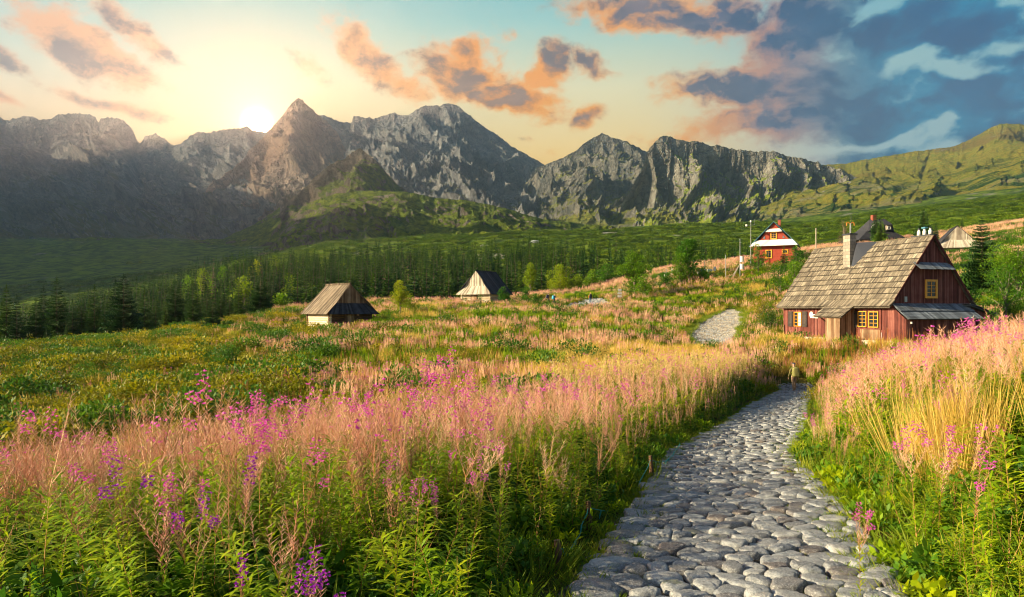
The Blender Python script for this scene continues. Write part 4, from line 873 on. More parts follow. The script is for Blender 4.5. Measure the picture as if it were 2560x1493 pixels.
def leafy_parts(seed, H=5.0, Rw=1.8, n=5200, size=.16, narrow=1.0, trunk_h=.25, twig=9):
    """broadleaf tree: forked trunk, limbs, leaf clumps set round the ends of the limbs"""
    r = random.Random(seed); cr = PB(); tr = MB(); th = H * trunk_h
    tr.tube([(0, 0, -.3), (.03, 0, th * .6), (.05, .03, th)], [H * .020 + .02, H * .016 + .015, H * .014 + .01], 7)
    cl = []
    for i in range(twig * 2):
        a = i * 2.4 + r.uniform(-.5, .5); f = r.uniform(.12, 1.0); z1 = th + (H - th) * f; q = Rw * (math.sin(math.pi * (0.22 + .74 * f)) ** .8) * narrow * r.uniform(.45, .95)
        p1 = Vector((math.cos(a) * q, math.sin(a) * q, z1 * r.uniform(.93, 1.0))); p0 = Vector((.05, .03, th * .7 + (z1 - th) * .45)); m_ = (p0 + p1) / 2 + Vector((0, 0, .12 * H * .3))
        tr.tube([tuple(p0 * 1.0), tuple(m_), tuple(p1)], [H * .008 + .006, H * .005 + .004, .004], 4); cl.append((p1, r.uniform(.7, 1.2))); cl.append((m_, .6))
    tr.tube([(.05, .03, th), (0, 0, H * .6), (.02, 0, H * .93)], [H * .014 + .01, H * .008, .006], 5); cl.append((Vector((0, 0, H * .93)), .7))
    tot = sum(k for _, k in cl)
    for p, k in cl:
        t0 = r.uniform(.3, .7); cr.blob(tuple(p), Rw * .30 * k + .12, Rw * .28 * k + .14, int(n * k / tot), size, 0, r, .3, t0)
    return cr, tr
def make_tree(name, cr, tr, lm, bm, label, group=None, loc=(0, 0, 0), rz=0, s=1.0, cat='tree'):
    o = empty(name, loc, rz, label, cat, group); o.scale = (s, s, s)
    link(cr.mesh('crown', [lm]), 'crown', o); link(tr.mesh('trunk', bm), 'trunk', o); return o
def copy_tree(o, loc, rz, s, label=None, group=None):
    c = o.copy(); C.objects.link(c); c.location = loc; c.rotation_euler = (0, 0, rz); c.scale = (s, s, s) if not isinstance(s, tuple) else s
    if label: c['label'] = label
    if group: c['group'] = group
    for ch in list(o.children):
        d = ch.copy(); C.objects.link(d); d.parent = c
        for g2_ in list(ch.children): e = g2_.copy(); C.objects.link(e); e.parent = d
    return c
def gpt(x, Y, dz=0.0):
    X = (x - 1280) / F * Y; return (X, Y, float(ground_z(np.array([X]), np.array([Y]))[0]) + dz)
def sized(x, Y, ytop):                 # height that reaches row ytop from the ground there
    p = gpt(x, Y, -.1); return p, (HOR - ytop) / F * Y - p[2]

# near rank of spruces on the left: (column, depth, top row, kind)
SPR = [(16, 84, 708, 0, 'darkest spruce at the left edge of the photo'), (42, 80, 733, 1, 'narrow dark spruce right of the one at the left edge'), (90, 86, 742, 2, 'broad short spruce leaning on the thin topped spruce'),
       (108, 92, 712, 3, 'spruce with a thin bent tip in the left rank'), (142, 90, 688, 0, 'tall club topped spruce, highest of the far left rank'), (181, 88, 745, 1, 'small spruce in the gap right of the tall club topped one'),
       (203, 93, 752, 2, 'short spruce between two taller ones in the left rank'), (236, 88, 708, 3, 'tall spruce left of the broadest spruce'), (262, 86, 740, 1, 'half hidden spruce touching the broadest spruce'),
       (289, 96, 696, 0, 'slim spruce behind the broadest spruce'), (309, 84, 682, 2, 'broadest and tallest spruce of the left rank'), (361, 92, 722, 0, 'separate conical spruce right of the broadest spruce'),
       (389, 98, 744, 1, 'small pointed spruce in the middle of the rank'), (414, 94, 752, 3, 'small spruce left of the close pair'), (438, 96, 696, 2, 'left one of the close pair of tall spruces'),
       (458, 99, 712, 1, 'middle spruce of the close group'), (482, 92, 698, 0, 'right one of the close pair of tall spruces'), (517, 101, 714, 3, 'spruce behind the forward spruce'),
       (531, 74, 742, 2, 'spruce standing forward of the rank among the ferns'), (552, 98, 712, 1, 'dense spruce right of the forward one'), (574, 96, 728, 0, 'bushy spruce near the right end of the rank'),
       (596, 104, 696, 3, 'tall spruce near the right end of the rank'), (617, 108, 730, 1, 'small spruce left of the last tall one'), (651, 106, 678, 2, 'last tall spruce of the rank, left of the log hut'), (678, 118, 690, 0, 'slim spruce behind the last tall one'), (640, 122, 712, 1, 'small slim spruce beside the last tall one')]
protoS = []
for i in range(4):
    cr, tr = spruce_parts(20 + i, 8.0, (1.45, 1.25, 2.0, 1.35)[i], 40, 11, 0, .03)
    protoS.append((cr.mesh('crown', [m_spruce]), tr.mesh('trunk', m_bark)))
def place_spruce(x, Y, ytop, k, label, group='spruces in the rank at the left edge of the meadow', name='spruce_tree'):
    p, h = sized(x, Y, ytop); s = h / 8.2; o = empty(name, p, random.uniform(0, 6.28), label, 'tree', group); o.scale = (s * (1.08 if k == 2 else 1), s * (1.08 if k == 2 else 1), s)
    for me, nm in zip(protoS[k], ('crown', 'trunk')): link(me, nm, o)
for a in SPR: place_spruce(*a)
for i, (x, Y, yt, k) in enumerate([(8, 96, 742, 1), (66, 100, 762, 0), (124, 102, 745, 1), (160, 104, 738, 3), (222, 104, 748, 1), (275, 104, 732, 3), (335, 104, 745, 1), (350, 110, 752, 0), (405, 108, 742, 1), (425, 112, 722, 0), (470, 112, 720, 1), (500, 112, 735, 0), (540, 114, 738, 3), (590, 120, 735, 1), (565, 118, 722, 0)]):
    place_spruce(x, Y, yt, k, 'shaded spruce filling a gap behind the front spruces of the left rank', 'second rank spruces behind the front ones')
for i, (x, Y, yt) in enumerate([(115, 82, 818), (165, 80, 812), (402, 88, 800), (420, 82, 818), (6, 78, 832), (455, 84, 790), (500, 78, 800)]):
    place_spruce(x, Y, yt, i % 4, 'knee high young spruce at the foot of the left rank', 'young spruces at the foot of the left rank')
for (x, Y, yt, k, lab, rr_) in [(2455, 74, 540, 2, 'large dark spruce right of the big wooden house', 1), (2310, 150, 519, 2, 'round topped pine beyond the chimney pots', 1), (2203, 146, 545, 2, 'green pine in front of the dark roofed house', 1), (2190, 149, 524, 0, 'tall thin spruce beside the brick chimney of the dark roofed house', 1),
                              (2340, 130, 556, 3, 'slim pine between the chimney pots and the grey barn', 1), (2395, 70, 600, 1, 'small spruce at the left foot of the grey barn', 0), (1960, 112, 612, 0, 'small pointed spruce right below the red house', 1), (2405, 165, 546, 0, 'small pine on the skyline above the grey barn', 0), (2290, 155, 560, 3, 'dark pine left of the round topped one', 0), (2330, 165, 565, 2, 'low dark pine behind the round topped one', 0)]:
    if lab.startswith('small spruce at'): x, Y, yt = 2352, 92, 620
    place_spruce(x, Y, yt, k, lab, 'spruces and pines by the houses')

# forest belt 130 - 420 m: the trees that show largest stand as individuals, the rest is one mass
pf = []
for i in range(4):
    cr, tr = spruce_parts(60 + i, 9.0, (1.45, 1.25, 1.75, 1.35)[i], 24, 9, 1, .02); pf.append(cr.mesh('spruce_far', [m_spruce])); ptr = tr.mesh('trunk', m_bark)
m_dead = leaf_mat('dead_spruce', [(0.10, 0.06, 0.045), (0.17, 0.10, 0.07), (0.24, 0.14, 0.09)], .1, .05)
cr, tr = spruce_parts(70, 9.0, 1.0, 14, 5, 1, .06, .35); dead = merge([cr]).mesh('dead_spruce', [m_dead])
P = jit(128, 430, lambda y: .046 if y < 210 else .034 if y < 300 else .018, 120, 1900, 4); X, Y = P[:, 0], P[:, 1]; s = scr(X, Y)
prob = np.interp(s, [120, 300, 600, 900, 1300, 1500, 1900], [1, 1, 1, .95, .9, .55, .35]) * np.interp(Y, [128, 240, 320, 430], [1, 1, .7, .25]) * (fbm(X / 22, Y / 22, 3, 90) * 1.2 + .75)
lim = np.interp(s, [100, 700, 850, 1000, 1300, 1420, 1500, 1700, 1900], [128, 132, 145, 146, 152, 168, 178, 190, 200])
ok = (rng.random(len(P)) < prob) & (Y > lim) & ~((s < 330) & (Y < 185))
P = P[ok]; X, Y = P[:, 0], P[:, 1]; s = scr(X, Y); z = ground_z(X, Y); hgt = rng.uniform(7.0, 12.5, len(P)) * np.interp(Y, [128, 220, 430], [.85, 1.1, 1.2]) * np.interp(s, [0, 1400, 1600], [1, 1, .6])
order = np.argsort(-(hgt / Y)); nI = 285
for q in order[:nI]:
    isd = (s[q] < 640 and Y[q] > 185 and random.random() < .16) or random.random() < .02
    reg = 'left of the log hut' if s[q] < 820 else 'between the two huts' if s[q] < 1180 else 'behind the upper hut and the birches'
    lab = ('bare reddish dead spruce in the forest belt ' if isd else 'green spruce of the forest belt ') + reg
    o = empty('dead_spruce' if isd else 'forest_spruce', (X[q], Y[q], z[q] - .15), random.uniform(0, 6.28), lab, 'tree', 'dead spruces in the forest belt' if isd else 'spruces of the forest belt ' + reg)
    k_ = hgt[q] / 9.2; o.scale = (k_ * .95, k_ * .95, k_); link(dead if isd else pf[q % 4], 'crown', o); link(ptr, 'trunk', o)
rest = order[nI:]
scatter('far_spruce_forest', [proto('pf%02d' % i, m_) for i, m_ in enumerate(pf)] + [proto('pf09', dead)], np.column_stack([X, Y, z - .15])[rest], rng.uniform(0, 6.28, len(rest)), (hgt / 9.2)[rest], np.where(rng.random(len(rest)) < .04, 4, rng.integers(0, 4, len(rest))), 'far spruce forest across the foot of the slope')

# broadleaf trees
m_birch = leaf_mat('birch_leaf', [(0.07, 0.17, 0.008), (0.17, 0.32, 0.010), (0.32, 0.44, 0.012)], .45, .4)
m_yel = leaf_mat('yellowing_leaf', [(0.12, 0.20, 0.008), (0.28, 0.38, 0.010), (0.55, 0.48, 0.015)], .45, .5)
m_dk = leaf_mat('dark_tree_leaf', [(0.03, 0.10, 0.010), (0.07, 0.20, 0.010), (0.14, 0.30, 0.012)], .4, .4)
def btree(x, Y, yt, w, lm, label, seed, n=4200, size=.15, narrow=1.0, th=.2, name='broadleaf_tree', cat='tree', group=None):
    p, h = sized(x, Y, yt); cr, tr = leafy_parts(seed, h, w, n, size, narrow, th); return make_tree(name, cr, tr, lm, m_bark2, label, group, p, 0, 1, cat)
btree(1585, 112, 634, 2.7, m_birch, 'bright green birch with a domed crown above the white signpost', 1, 9000, .24, 1.0, .12, 'birch_tree')
btree(1612, 108, 690, 1.6, m_birch, 'low birch bush in front of the domed birch', 12, 3000, .20, 1.1, .08, 'birch_bush')
btree(1722, 124, 604, 3.0, m_dk, 'tallest rowan on the hill, bright on its left and dark on its right', 2, 9500, .25, .95, .10, 'rowan_tree')
btree(1700, 122, 640, 2.0, m_birch, 'light green birch leaning on the tall rowan', 22, 4500, .22, .9, .10, 'birch_tree')
btree(1660, 120, 688, 1.8, m_dk, 'low dark bush between the domed birch and the tall rowan', 3, 3000, .2, 1.2, .06, 'rowan_bush', 'bush')
btree(1760, 122, 672, 1.6, m_dk, 'dark round bush at the right foot of the tall rowan', 4, 2600, .2, 1.1, .06, 'rowan_bush', 'bush')
btree(1402, 152, 664, 3.0, m_yel, 'yellow green birch behind the two hikers', 5, 5200, .28, 1.0, .08, 'birch_tree')
btree(1440, 150, 690, 2.2, m_yel, 'low yellow green bush right of the birch behind the hikers', 25, 2600, .26, 1.2, .06, 'birch_bush', 'bush')
btree(1326, 146, 664, 2.0, m_yel, 'narrow yellowing birch right of the upper hut', 6, 3600, .27, .8, .08, 'birch_tree')
btree(1515, 160, 660, 2.2, m_dk, 'dark tree left of the domed birch', 7, 3000, .28, 1.0, .08, 'rowan_tree')
btree(1480, 156, 682, 1.9, m_birch, 'small bright tree on the skyline above the lone hiker', 8, 2500, .26, 1.0, .08, 'birch_tree')
btree(1000, 86, 702, 1.25, m_yel, 'slender yellow green rowan with a bare trunk right of the log hut', 9, 3200, .17, .85, .28, 'rowan_tree')
btree(1022, 88, 742, 1.1, m_yel, 'small rowan leaning on the slender one', 29, 1700, .16, 1.0, .3, 'rowan_tree')
btree(1259, 108, 720, 1.15, m_dk, 'round green rowan in front of the upper hut', 10, 3000, .17, 1.0, .14, 'rowan_tree')
btree(1316, 104, 724, 1.2, m_dk, 'dark loose bush right of the upper hut', 11, 2600, .17, 1.1, .2, 'rowan_bush', 'bush')
btree(1338, 101, 738, .9, m_dk, 'small dark bush beside the two hikers', 31, 1700, .16, 1.1, .15, 'rowan_bush', 'bush')
btree(1200, 98, 738, .5, m_shrub, 'small green sapling by the door of the upper hut', 32, 600, .13, 1.1, .1, 'sapling', 'bush')
btree(570, 37, 862, .75, m_dk, 'solitary dark green sapling in the fern slope', 13, 3400, .085, 1.0, .12, 'sapling')
btree(2545, 62, 580, 2.9, m_birch, 'big light green tree cut by the right edge', 14, 10000, .17, 1.0, .1, 'broadleaf_tree')
btree(2515, 58, 668, 1.8, m_dk, 'rounded green bush below the big tree at the right edge', 15, 4500, .15, 1.2, .05, 'broadleaf_bush', 'bush')
btree(1895, 118, 612, 1.7, m_dk, 'round dark bush left of the red house', 16, 3200, .2, 1.05, .1, 'rowan_bush', 'bush')
btree(1988, 104, 620, 1.8, m_dk, 'tall green bush between the red house and the big roof', 17, 4200, .19, 1.0, .08, 'rowan_bush', 'bush')
btree(2012, 100, 628, 1.2, m_spruce, 'dark bush against the left end of the big roof', 18, 2200, .18, 1.0, .08, 'dark_bush', 'bush')
btree(1950, 98, 655, 1.4, m_dk, 'low green bush on the pink slope below the red house', 19, 2600, .18, 1.2, .06, 'rowan_bush', 'bush')
btree(1985, 94, 660, 1.5, m_birch, 'light green bush left of the big roof', 20, 3000, .17, 1.2, .06, 'birch_bush', 'bush')
btree(1905, 71, 745, 1.2, m_fern, 'olive bush above the stony track by the house corner', 21, 2600, .14, 1.3, .05, 'olive_bush', 'bush')
btree(1925, 66, 775, 1.2, m_shrub, 'dark green bush beside the left end of the red wall', 23, 2600, .13, 1.3, .05, 'green_bush', 'bush')
btree(2110, 152, 555, 1.6, m_dead, 'reddish bare tree beyond the ridge near the tall pole', 24, 700, .22, 1.0, .15, 'dead_tree')
btree(2425, 56, 728, 1.5, m_dk, 'dark bush behind the right shed of the big house', 26, 3000, .14, 1.3, .05, 'dark_bush', 'bush')
btree(2480, 88, 640, 2.0, m_yel, 'yellow olive bush between the dark spruce and the right edge', 27, 3600, .18, 1.4, .05, 'olive_bush', 'bush')
btree(2490, 46, 772, .9, m_dk, 'dark bush right of the low blue roofed shed', 28, 2200, .12, 1.3, .05, 'dark_bush', 'bush')
for i, (x, Y, yt) in enumerate([(700, 118, 742), (610, 130, 690), (560, 205, 664), (640, 230, 652), (520, 215, 690), (505, 200, 668), (585, 240, 652), (690, 260, 640), (470, 210, 688), (725, 190, 690)]):
    btree(x, Y, yt, 2.3, m_yel if i % 2 else m_birch, 'pale green broadleaf tree among the forest spruces on the left', 40 + i, 900, .5, 1.1, .08, 'broadleaf_tree', 'tree', 'pale broadleaf trees in the forest on the left')

# ================================================================== cobbles of the path
m_stone, g = geo_mat('cobble_stone'); tcn = g.n('ShaderNodeNewGeometry').outputs['Position']
at = g.n('ShaderNodeAttribute', attribute_name='tone').outputs['Fac']
r_ = g.n('ShaderNodeValToRGB', {0: at}); e = r_.color_ramp.elements
for i_, c_ in enumerate([(0.13, 0.10, 0.09), (0.19, 0.195, 0.205), (0.27, 0.295, 0.32), (0.34, 0.31, 0.265), (0.46, 0.47, 0.46)]):
    if i_ >= len(e): e.new(.5)
    e[i_].position = i_ / 4; e[i_].color = c4(c_)
n1 = g.noise(tcn, 9, 6, .7); n2 = g.noise(tcn, 70, 5, .8); n3 = g.noise(tcn, 2.6, 4, .6)
col = g.mix(g.mr(n1, .3, .7, 0, .6), r_.outputs[0], (0.10, 0.10, 0.10, 1)); col = g.mix(g.mr(n2, .5, .62, 0, .6), col, (0.52, 0.52, 0.49, 1)); col = g.mix(g.mr(n2, .48, .38, 0, .6), col, (0.06, 0.06, 0.06, 1))
col = g.mix(g.mr(n3, .60, .72, 0, .55), col, (0.10, 0.12, 0.03, 1))
pb = g.n('ShaderNodeBsdfPrincipled', {'Base Color': col, 'Roughness': 0.62, 'Normal': g.n('ShaderNodeBump', {'Height': g.m('ADD', n1, g.m('MULTIPLY', n2, .5)), 'Strength': .7, 'Distance': .02}).outputs[0]})
g.out(pb.outputs[0])
def clip(poly, n, c):
    out = []
    for i in range(len(poly)):
        a, b = poly[i - 1], poly[i]; da = n[0] * a[0] + n[1] * a[1] - c; db = n[0] * b[0] + n[1] * b[1] - c
        if da <= 0: out.append(a)
        if (da < 0 < db) or (db < 0 < da): t = da / (da - db); out.append((a[0] + (b[0] - a[0]) * t, a[1] + (b[1] - a[1]) * t))
    return out
sites = []; y = 3.0; row = 0
while y < 45.5:
    st = random.uniform(.135, .195) if y < 14 else .23 if y < 25 else .27; x = -PHW + random.uniform(0, .3)
    while x < PHW - .05:
        w_ = random.choice([.17, .21, .26, .31, .42]) if y > 4 else .4; sites.append([x + w_ / 2, y + random.uniform(-.085, .085), w_]); x += w_
    y += st
S_ = np.array(sites); stones = []
for i, (x, y, w_) in enumerate(S_):
    asp = 1.4
    d = S_[:, :2] - (x, y); dd = (d[:, 0] / asp) ** 2 + d[:, 1] ** 2; near_ = np.argsort(dd)[1:13]
    poly = [(-.45, -.3), (.45, -.3), (.45, .3), (-.45, .3)]
    poly = [(max(-PHW - x - .06 + random.uniform(-.05, .05), px_) if px_ < 0 else min(PHW - x + .06, px_), py_) for px_, py_ in poly]
    for j in near_:
        v = (d[j, 0] / asp ** 2, d[j, 1]); l_ = math.hypot(*v); n_ = (v[0] / l_, v[1] / l_); wgt = .5 * (d[j, 0] * n_[0] + d[j, 1] * n_[1])
        poly = clip(poly, n_, wgt)
        if len(poly) < 3: break
    if len(poly) < 3: continue
    stones.append((x, y, poly))
def stone_geo(x, y, poly, r, na=22, flat=None):
    cx_ = sum(p[0] for p in poly) / len(poly); cy_2 = sum(p[1] for p in poly) / len(poly); P_ = [(p[0] - cx_, p[1] - cy_2) for p in poly]; R_ = []
    rot = r.uniform(-.12, .12)
    for k in range(na):
        a = 2 * math.pi * k / na; dx, dy = math.cos(a), math.sin(a); best = 9
        for i in range(len(P_)):
            (x1, y1), (x2, y2) = P_[i - 1], P_[i]; den = dx * (y2 - y1) - dy * (x2 - x1)
            if abs(den) < 1e-9: continue
            t = (x1 * (y2 - y1) - y1 * (x2 - x1)) / den; u = (x1 * dy - y1 * dx) / den
            if t > 0 and -1e-6 <= u <= 1 + 1e-6: best = min(best, t)
        R_.append(best if best < 9 else .1)
    R_ = np.array(R_); q = R_.copy()
    for _ in range(r.choice((1, 1, 2, 3))): q = np.minimum(q, .5 * q + .25 * (np.roll(q, 1) + np.roll(q, -1)))
    q *= r.uniform(.84, .95); hh = r.uniform(.032, .068); sk = (r.uniform(-.25, .25), r.uniform(-.35, .2)); fl = r.uniform(.28, .5)
    V = []; prof = [(1.0, -.06), (1.0, .3), (.96, .62), (.86, .86), (.68, .97), (.40, 1.0)] if r.random() < .5 else [(1.0, -.06), (1.01, .45), (.98, .78), (.92, .95), (.72, 1.0), (.40, .97)]
    bumps = [r.uniform(-.16, .16) for _ in range(na)]
    for ri, (pr_, pz) in enumerate(prof):
        for k in range(na):
            a = 2 * math.pi * k / na + rot; rr2 = q[k] * pr_ * (1 + bumps[k] * .35); vx, vy = math.cos(a) * rr2, math.sin(a) * rr2
            V.append((vx, vy, hh * pz * (1 + bumps[(k * 3 + ri) % na] * .6 * (pz > .5)) + (vx * sk[0] + vy * sk[1]) * .35 * max(pz, 0)))
    V.append((0, 0, hh * 1.02)); Fc = []; nr = len(prof)
    for ri in range(nr - 1):
        for k in range(na): k2 = (k + 1) % na; Fc += [(ri * na + k, ri * na + k2, (ri + 1) * na + k2), (ri * na + k, (ri + 1) * na + k2, (ri + 1) * na + k)]
    Fc += [((nr - 1) * na + k, (nr - 1) * na + (k + 1) % na, nr * na) for k in range(na)]
    return (x + cx_, y + cy_2), V, Fc
stones.sort(key=lambda s_: s_[1]); vis = [s_ for s_ in stones if s_[1] > 4.35]; hid = [s_ for s_ in stones if s_[1] <= 4.35]
def pworld(x, y): return (path_x(y) + x, y, path_z(y) - .005)
restV, restF, restT = [], [], []
for i, (x, y, poly) in enumerate(vis + hid):
    r = random.Random(i + 7000); (sx, sy), V, Fc = stone_geo(x, y, poly, r, 22 if i < 500 else 12); tone = min(1, max(0, r.gauss(.52, .28)))
    px_, py_, pz_ = pworld(sx, sy)
    if i < 285:
        me = mesh_np('cobblestone', V, Fc, [m_stone], None, True, [tone] * len(V)); o = link(me, 'cobblestone', None, (float(px_), float(py_), float(pz_)))
        tn = 'dark brown' if tone < .25 else 'grey' if tone < .6 else 'pale grey'; wd = max(v[0] for v in V) - min(v[0] for v in V); big = 'small' if wd < .24 else 'broad' if wd > .36 else 'middling'
        at_ = 'along the left edge of the path' if sx < -.65 else 'along the right edge of the path' if sx > .65 else 'in the middle of the path'
        fr = 'at the photo bottom' if sy < 5.2 else 'just above the bottom row' if sy < 6.4 else 'below the wooden stake' if sy < 8.5 else 'level with the wooden stake'
        lab = f'{big} {tn} cobble {at_} {fr}'.replace('of the path ', '').replace('wooden ', '')
        tag(o, lab, 'stone', lab.replace(' cobble ', ' cobbles '))
    else:
        k = len(restV); sl_ = -.08
        restV += [(v[0] + px_, v[1] + py_, v[2] + pz_ + v[1] * sl_) for v in V]; restF += [(a + k, b + k, c + k) for a, b, c in Fc]; restT += [tone] * len(V)
tag(link(mesh_np('cobblestones', restV, restF, [m_stone], None, True, restT), 'cobblestones'), 'cobbles of the far stretch of the path up to the walker', None, None, 'stuff')
# rough slabs at the edges of the path
def boulder(name, x, y, sx_, sy_, sz_, seed, tone, label, rz=0, sub=4, zoff=0.0, group=None, ground=None, rough=.22):
    bm = bmesh.new(); bmesh.ops.create_icosphere(bm, subdivisions=sub, radius=1.0); V = np.array([v.co[:] for v in bm.verts])
    n_ = V.copy(); s1 = fbm(V[:, 0] * 1.3 + seed, V[:, 1] * 1.3 + V[:, 2] * 1.1, 4, seed); s2 = fbm(V[:, 0] * 4 + seed, V[:, 1] * 4 + V[:, 2] * 5, 3, seed + 3)
    V = V * (1 + rough * 1.6 * s1 + rough * .5 * s2)[:, None]; V = np.sign(V) * np.abs(V) ** .82
    for v, c_ in zip(bm.verts, V): v.co = (c_[0] * sx_, c_[1] * sy_, c_[2] * sz_)
    me = bpy.data.meshes.new(name); bm.to_mesh(me); bm.free(); me.materials.append(m_stone); me.polygons.foreach_set('use_smooth', [True] * len(me.polygons))
    at_ = me.attributes.new('tone', 'FLOAT', 'POINT'); at_.data.foreach_set('value', [tone] * len(me.vertices)); me.update()
    z_ = (float(ground_z(np.array([x]), np.array([y]))[0]) if ground is None else ground) + zoff
    return tag(link(me, name, None, (x, y, z_), (0, 0, rz)), label, 'rock', group)
for i, (bx, by, a, b_, c_, t_, lab) in enumerate([(.62, 5.15, .20, .16, .07, .25, 'brown cracked slab at the bottom end of the left path edge'), (.90, 5.25, .15, .13, .07, .2, 'rough brown slab beside the bottom brown slab'), (.84, 5.75, .22, .13, .07, .9, 'pale striped slab on the left path edge'), (.98, 6.15, .14, .12, .06, .1, 'dark purple slab above the pale striped slab'),
                                               (1.10, 6.7, .18, .12, .06, .15, 'dark layered slab higher on the left path edge'), (1.32, 7.2, .17, .11, .06, .7, 'grey slab with a sharp crest on the left edge'), (1.55, 8.0, .20, .12, .06, .2, 'brown flat slab on the left edge'), (1.85, 8.8, .20, .12, .06, .3, 'layered slab where the path edge narrows'),
                                               (3.02, 5.55, .14, .08, .05, .8, 'lone round stone in the grass right of the path'), (3.0, 6.3, .24, .07, .05, .6, 'long low slab at the right path edge'), (2.05, 9.6, .18, .12, .06, .25, 'dark slab under the wooden stake')]):
    boulder('edge_stone', bx, by, a, b_, c_, 50 + i, t_, lab, random.uniform(-.3, .3), 3, .0, 'loose slabs along the path edges', float(path_z(by)) + .01)
for i, (x, Y, a, c_, lab) in enumerate([(470, 27.5, .75, .35, 'long flat dark boulder in the fern slope'), (600, 30, .55, .4, 'small dark boulder right of the sapling'), (125, 37, .6, .3, 'reddish flat rock at the far left of the fern slope'), (48, 70, .7, .5, 'grey boulder at the foot of the spruces'),
                                      (1338, 560, 5.5, 2.4, 'pale boulder in the dwarf pine, largest of the three'), (1212, 520, 4, 1.5, 'pale boulder in the dwarf pine left of the largest'), (1135, 500, 5, 1.2, 'low pale rocks in the dwarf pine, leftmost'), (1040, 235, 1.2, .8, 'blue grey rock among the spruces above the slender rowan'),
                                      (1715, 63, .45, .22, 'white stones at the left rim of the track'), (1738, 60.5, .5, .25, 'largest white stone at the rim of the track'), (1722, 66, .35, .2, 'small white stone farther up the track rim')]):
    p = gpt(x, Y); boulder('boulder', p[0], p[1], a, a * .6, c_, 80 + i, .95 if 'white' in lab or 'pale' in lab else .0, lab, random.uniform(-.4, .4), 3, 0, 'rocks in the meadow and scrub')
# grass and weeds in the joints, thicker towards the edges
P = []
for _ in range(5200):
    y = 3.5 + 40 * random.random() ** 1.6; x = (random.random() ** .35) * random.choice((-1, 1)) * (PHW + .12)
    P.append((float(path_x(y)) + x, y))
P = np.array(P); tw = [proto('tw%02d' % i, tuft(870 + i, 0, 14, .11, .007, .06, lean=.9).mesh('joint_grass', [m_ggrass])) for i in range(3)] + [proto('tw09', bush(880, .09, .05, 40, .035, 0, 2).mesh('joint_weed', [m_leafd]))]
n = len(P); e = np.clip(np.abs(P[:, 0] - path_x(P[:, 1])) / PHW, .4, 1.1)
scatter('joint_grass', tw, np.column_stack([P, path_z(P[:, 1]) - .01]), rng.uniform(0, 6.28, n), rng.uniform(.4, 1.3, n) * e, rng.integers(0, 4, n), 'grass and weeds growing in the joints of the path')
P = np.array([(tr1(y) + s_ * float(np.interp(y, [56, 62, 70, 80, 88, 92], [1.6, 2.6, 3.3, 3.4, 2.4, .6])) * random.uniform(.75, 1.15), y) for y in np.linspace(56, 91, 420) for s_ in (-1, 1)]); P = P[~inhouse(P[:, 0], P[:, 1])]
scatter('track_edge_grass', tfs, np.column_stack([P, ground_z(P[:, 0], P[:, 1])]), rng.uniform(0, 6.28, len(P)), rng.uniform(.6, 1.6, len(P)), rng.integers(0, 3, len(P)), 'short grass creeping over the edges of the stony track')
# loose rubble of the two tracks
rub = []
for i in range(4):
    r = random.Random(i + 5); (_, _), V, Fc = stone_geo(0, 0, [(math.cos(a_) * r.uniform(.7, 1.2), math.sin(a_) * r.uniform(.5, 1)) for a_ in [k * 1.05 for k in range(6)]], r, 8)
    V = [(v[0], v[1], v[2] * 6) for v in V]; rub.append(proto('ru%02d' % i, mesh_np('rubble', V, Fc, [m_stone], None, False, [.8 + .06 * i] * len(V))))
P = []
for _ in range(1500): y = random.uniform(56.5, 91); P.append((tr1(y) + random.gauss(0, .5) * float(np.interp(y, [56, 62, 70, 80, 88, 92], [1.6, 2.6, 3.3, 3.4, 2.4, .6])), y))
for _ in range(1000): y = random.uniform(95.5, 116); P.append((tr2(y) + random.gauss(0, .5) * float(np.interp(y, [95, 100, 106, 112, 117], [3.0, 4.2, 3.4, 1.8, .8])), y))
P = np.array(P); P = P[~inhouse(P[:, 0], P[:, 1])]; s_ = rng.uniform(.05, .16, len(P)) * np.where(P[:, 1] > 94, 2.2, 1.0)
scatter('track_rubble', rub, np.column_stack([P, ground_z(P[:, 0], P[:, 1]) + .06]), rng.uniform(0, 6.28, len(P)), s_, rng.integers(0, 4, len(P)), 'pale loose stones lying on the two stretches of track')
# ================================================================== buildings
m_shing = wood('grey_shingle', [(0.04, 0.033, 0.027), (0.125, 0.104, 0.076), (0.23, 0.192, 0.138), (0.44, 0.38, 0.28)], 'S', .85, 16)
m_shblue = wood('shaded_shingle', [(0.07, 0.075, 0.08), (0.12, 0.14, 0.16), (0.20, 0.23, 0.26), (0.34, 0.38, 0.40)], 'S', .7, 8)  # copy of the shingle for sunless slopes, bluish shade put into its colour
m_red = wood('red_stained_boards', [(0.065, 0.018, 0.014), (0.125, 0.034, 0.026), (0.19, 0.060, 0.045), (0.28, 0.115, 0.09)], 'Z', .75)
m_redb = wood('red_paint', [(0.22, 0.035, 0.02), (0.34, 0.055, 0.03), (0.42, 0.08, 0.045)], 'X', .7)
m_brown = wood('brown_boards', [(0.10, 0.055, 0.03), (0.19, 0.11, 0.06), (0.30, 0.19, 0.11), (0.40, 0.28, 0.18)], 'Z', .85)
m_greyw = wood('grey_boards', [(0.16, 0.13, 0.10), (0.30, 0.25, 0.19), (0.45, 0.40, 0.31), (0.58, 0.52, 0.42)], 'Z', .85)
m_wroof = wood('weathered_board_roof', [(0.06, 0.045, 0.03), (0.14, 0.105, 0.07), (0.24, 0.185, 0.13), (0.36, 0.29, 0.20)], 'S', .85, 12)
m_dkroof = wood('dark_roof_boards', [(0.018, 0.018, 0.022), (0.04, 0.04, 0.048), (0.075, 0.075, 0.085)], 'S', .8)
m_log = wood('pale_logs', [(0.34, 0.26, 0.16), (0.56, 0.45, 0.30), (0.74, 0.64, 0.46)], 'X', .8)
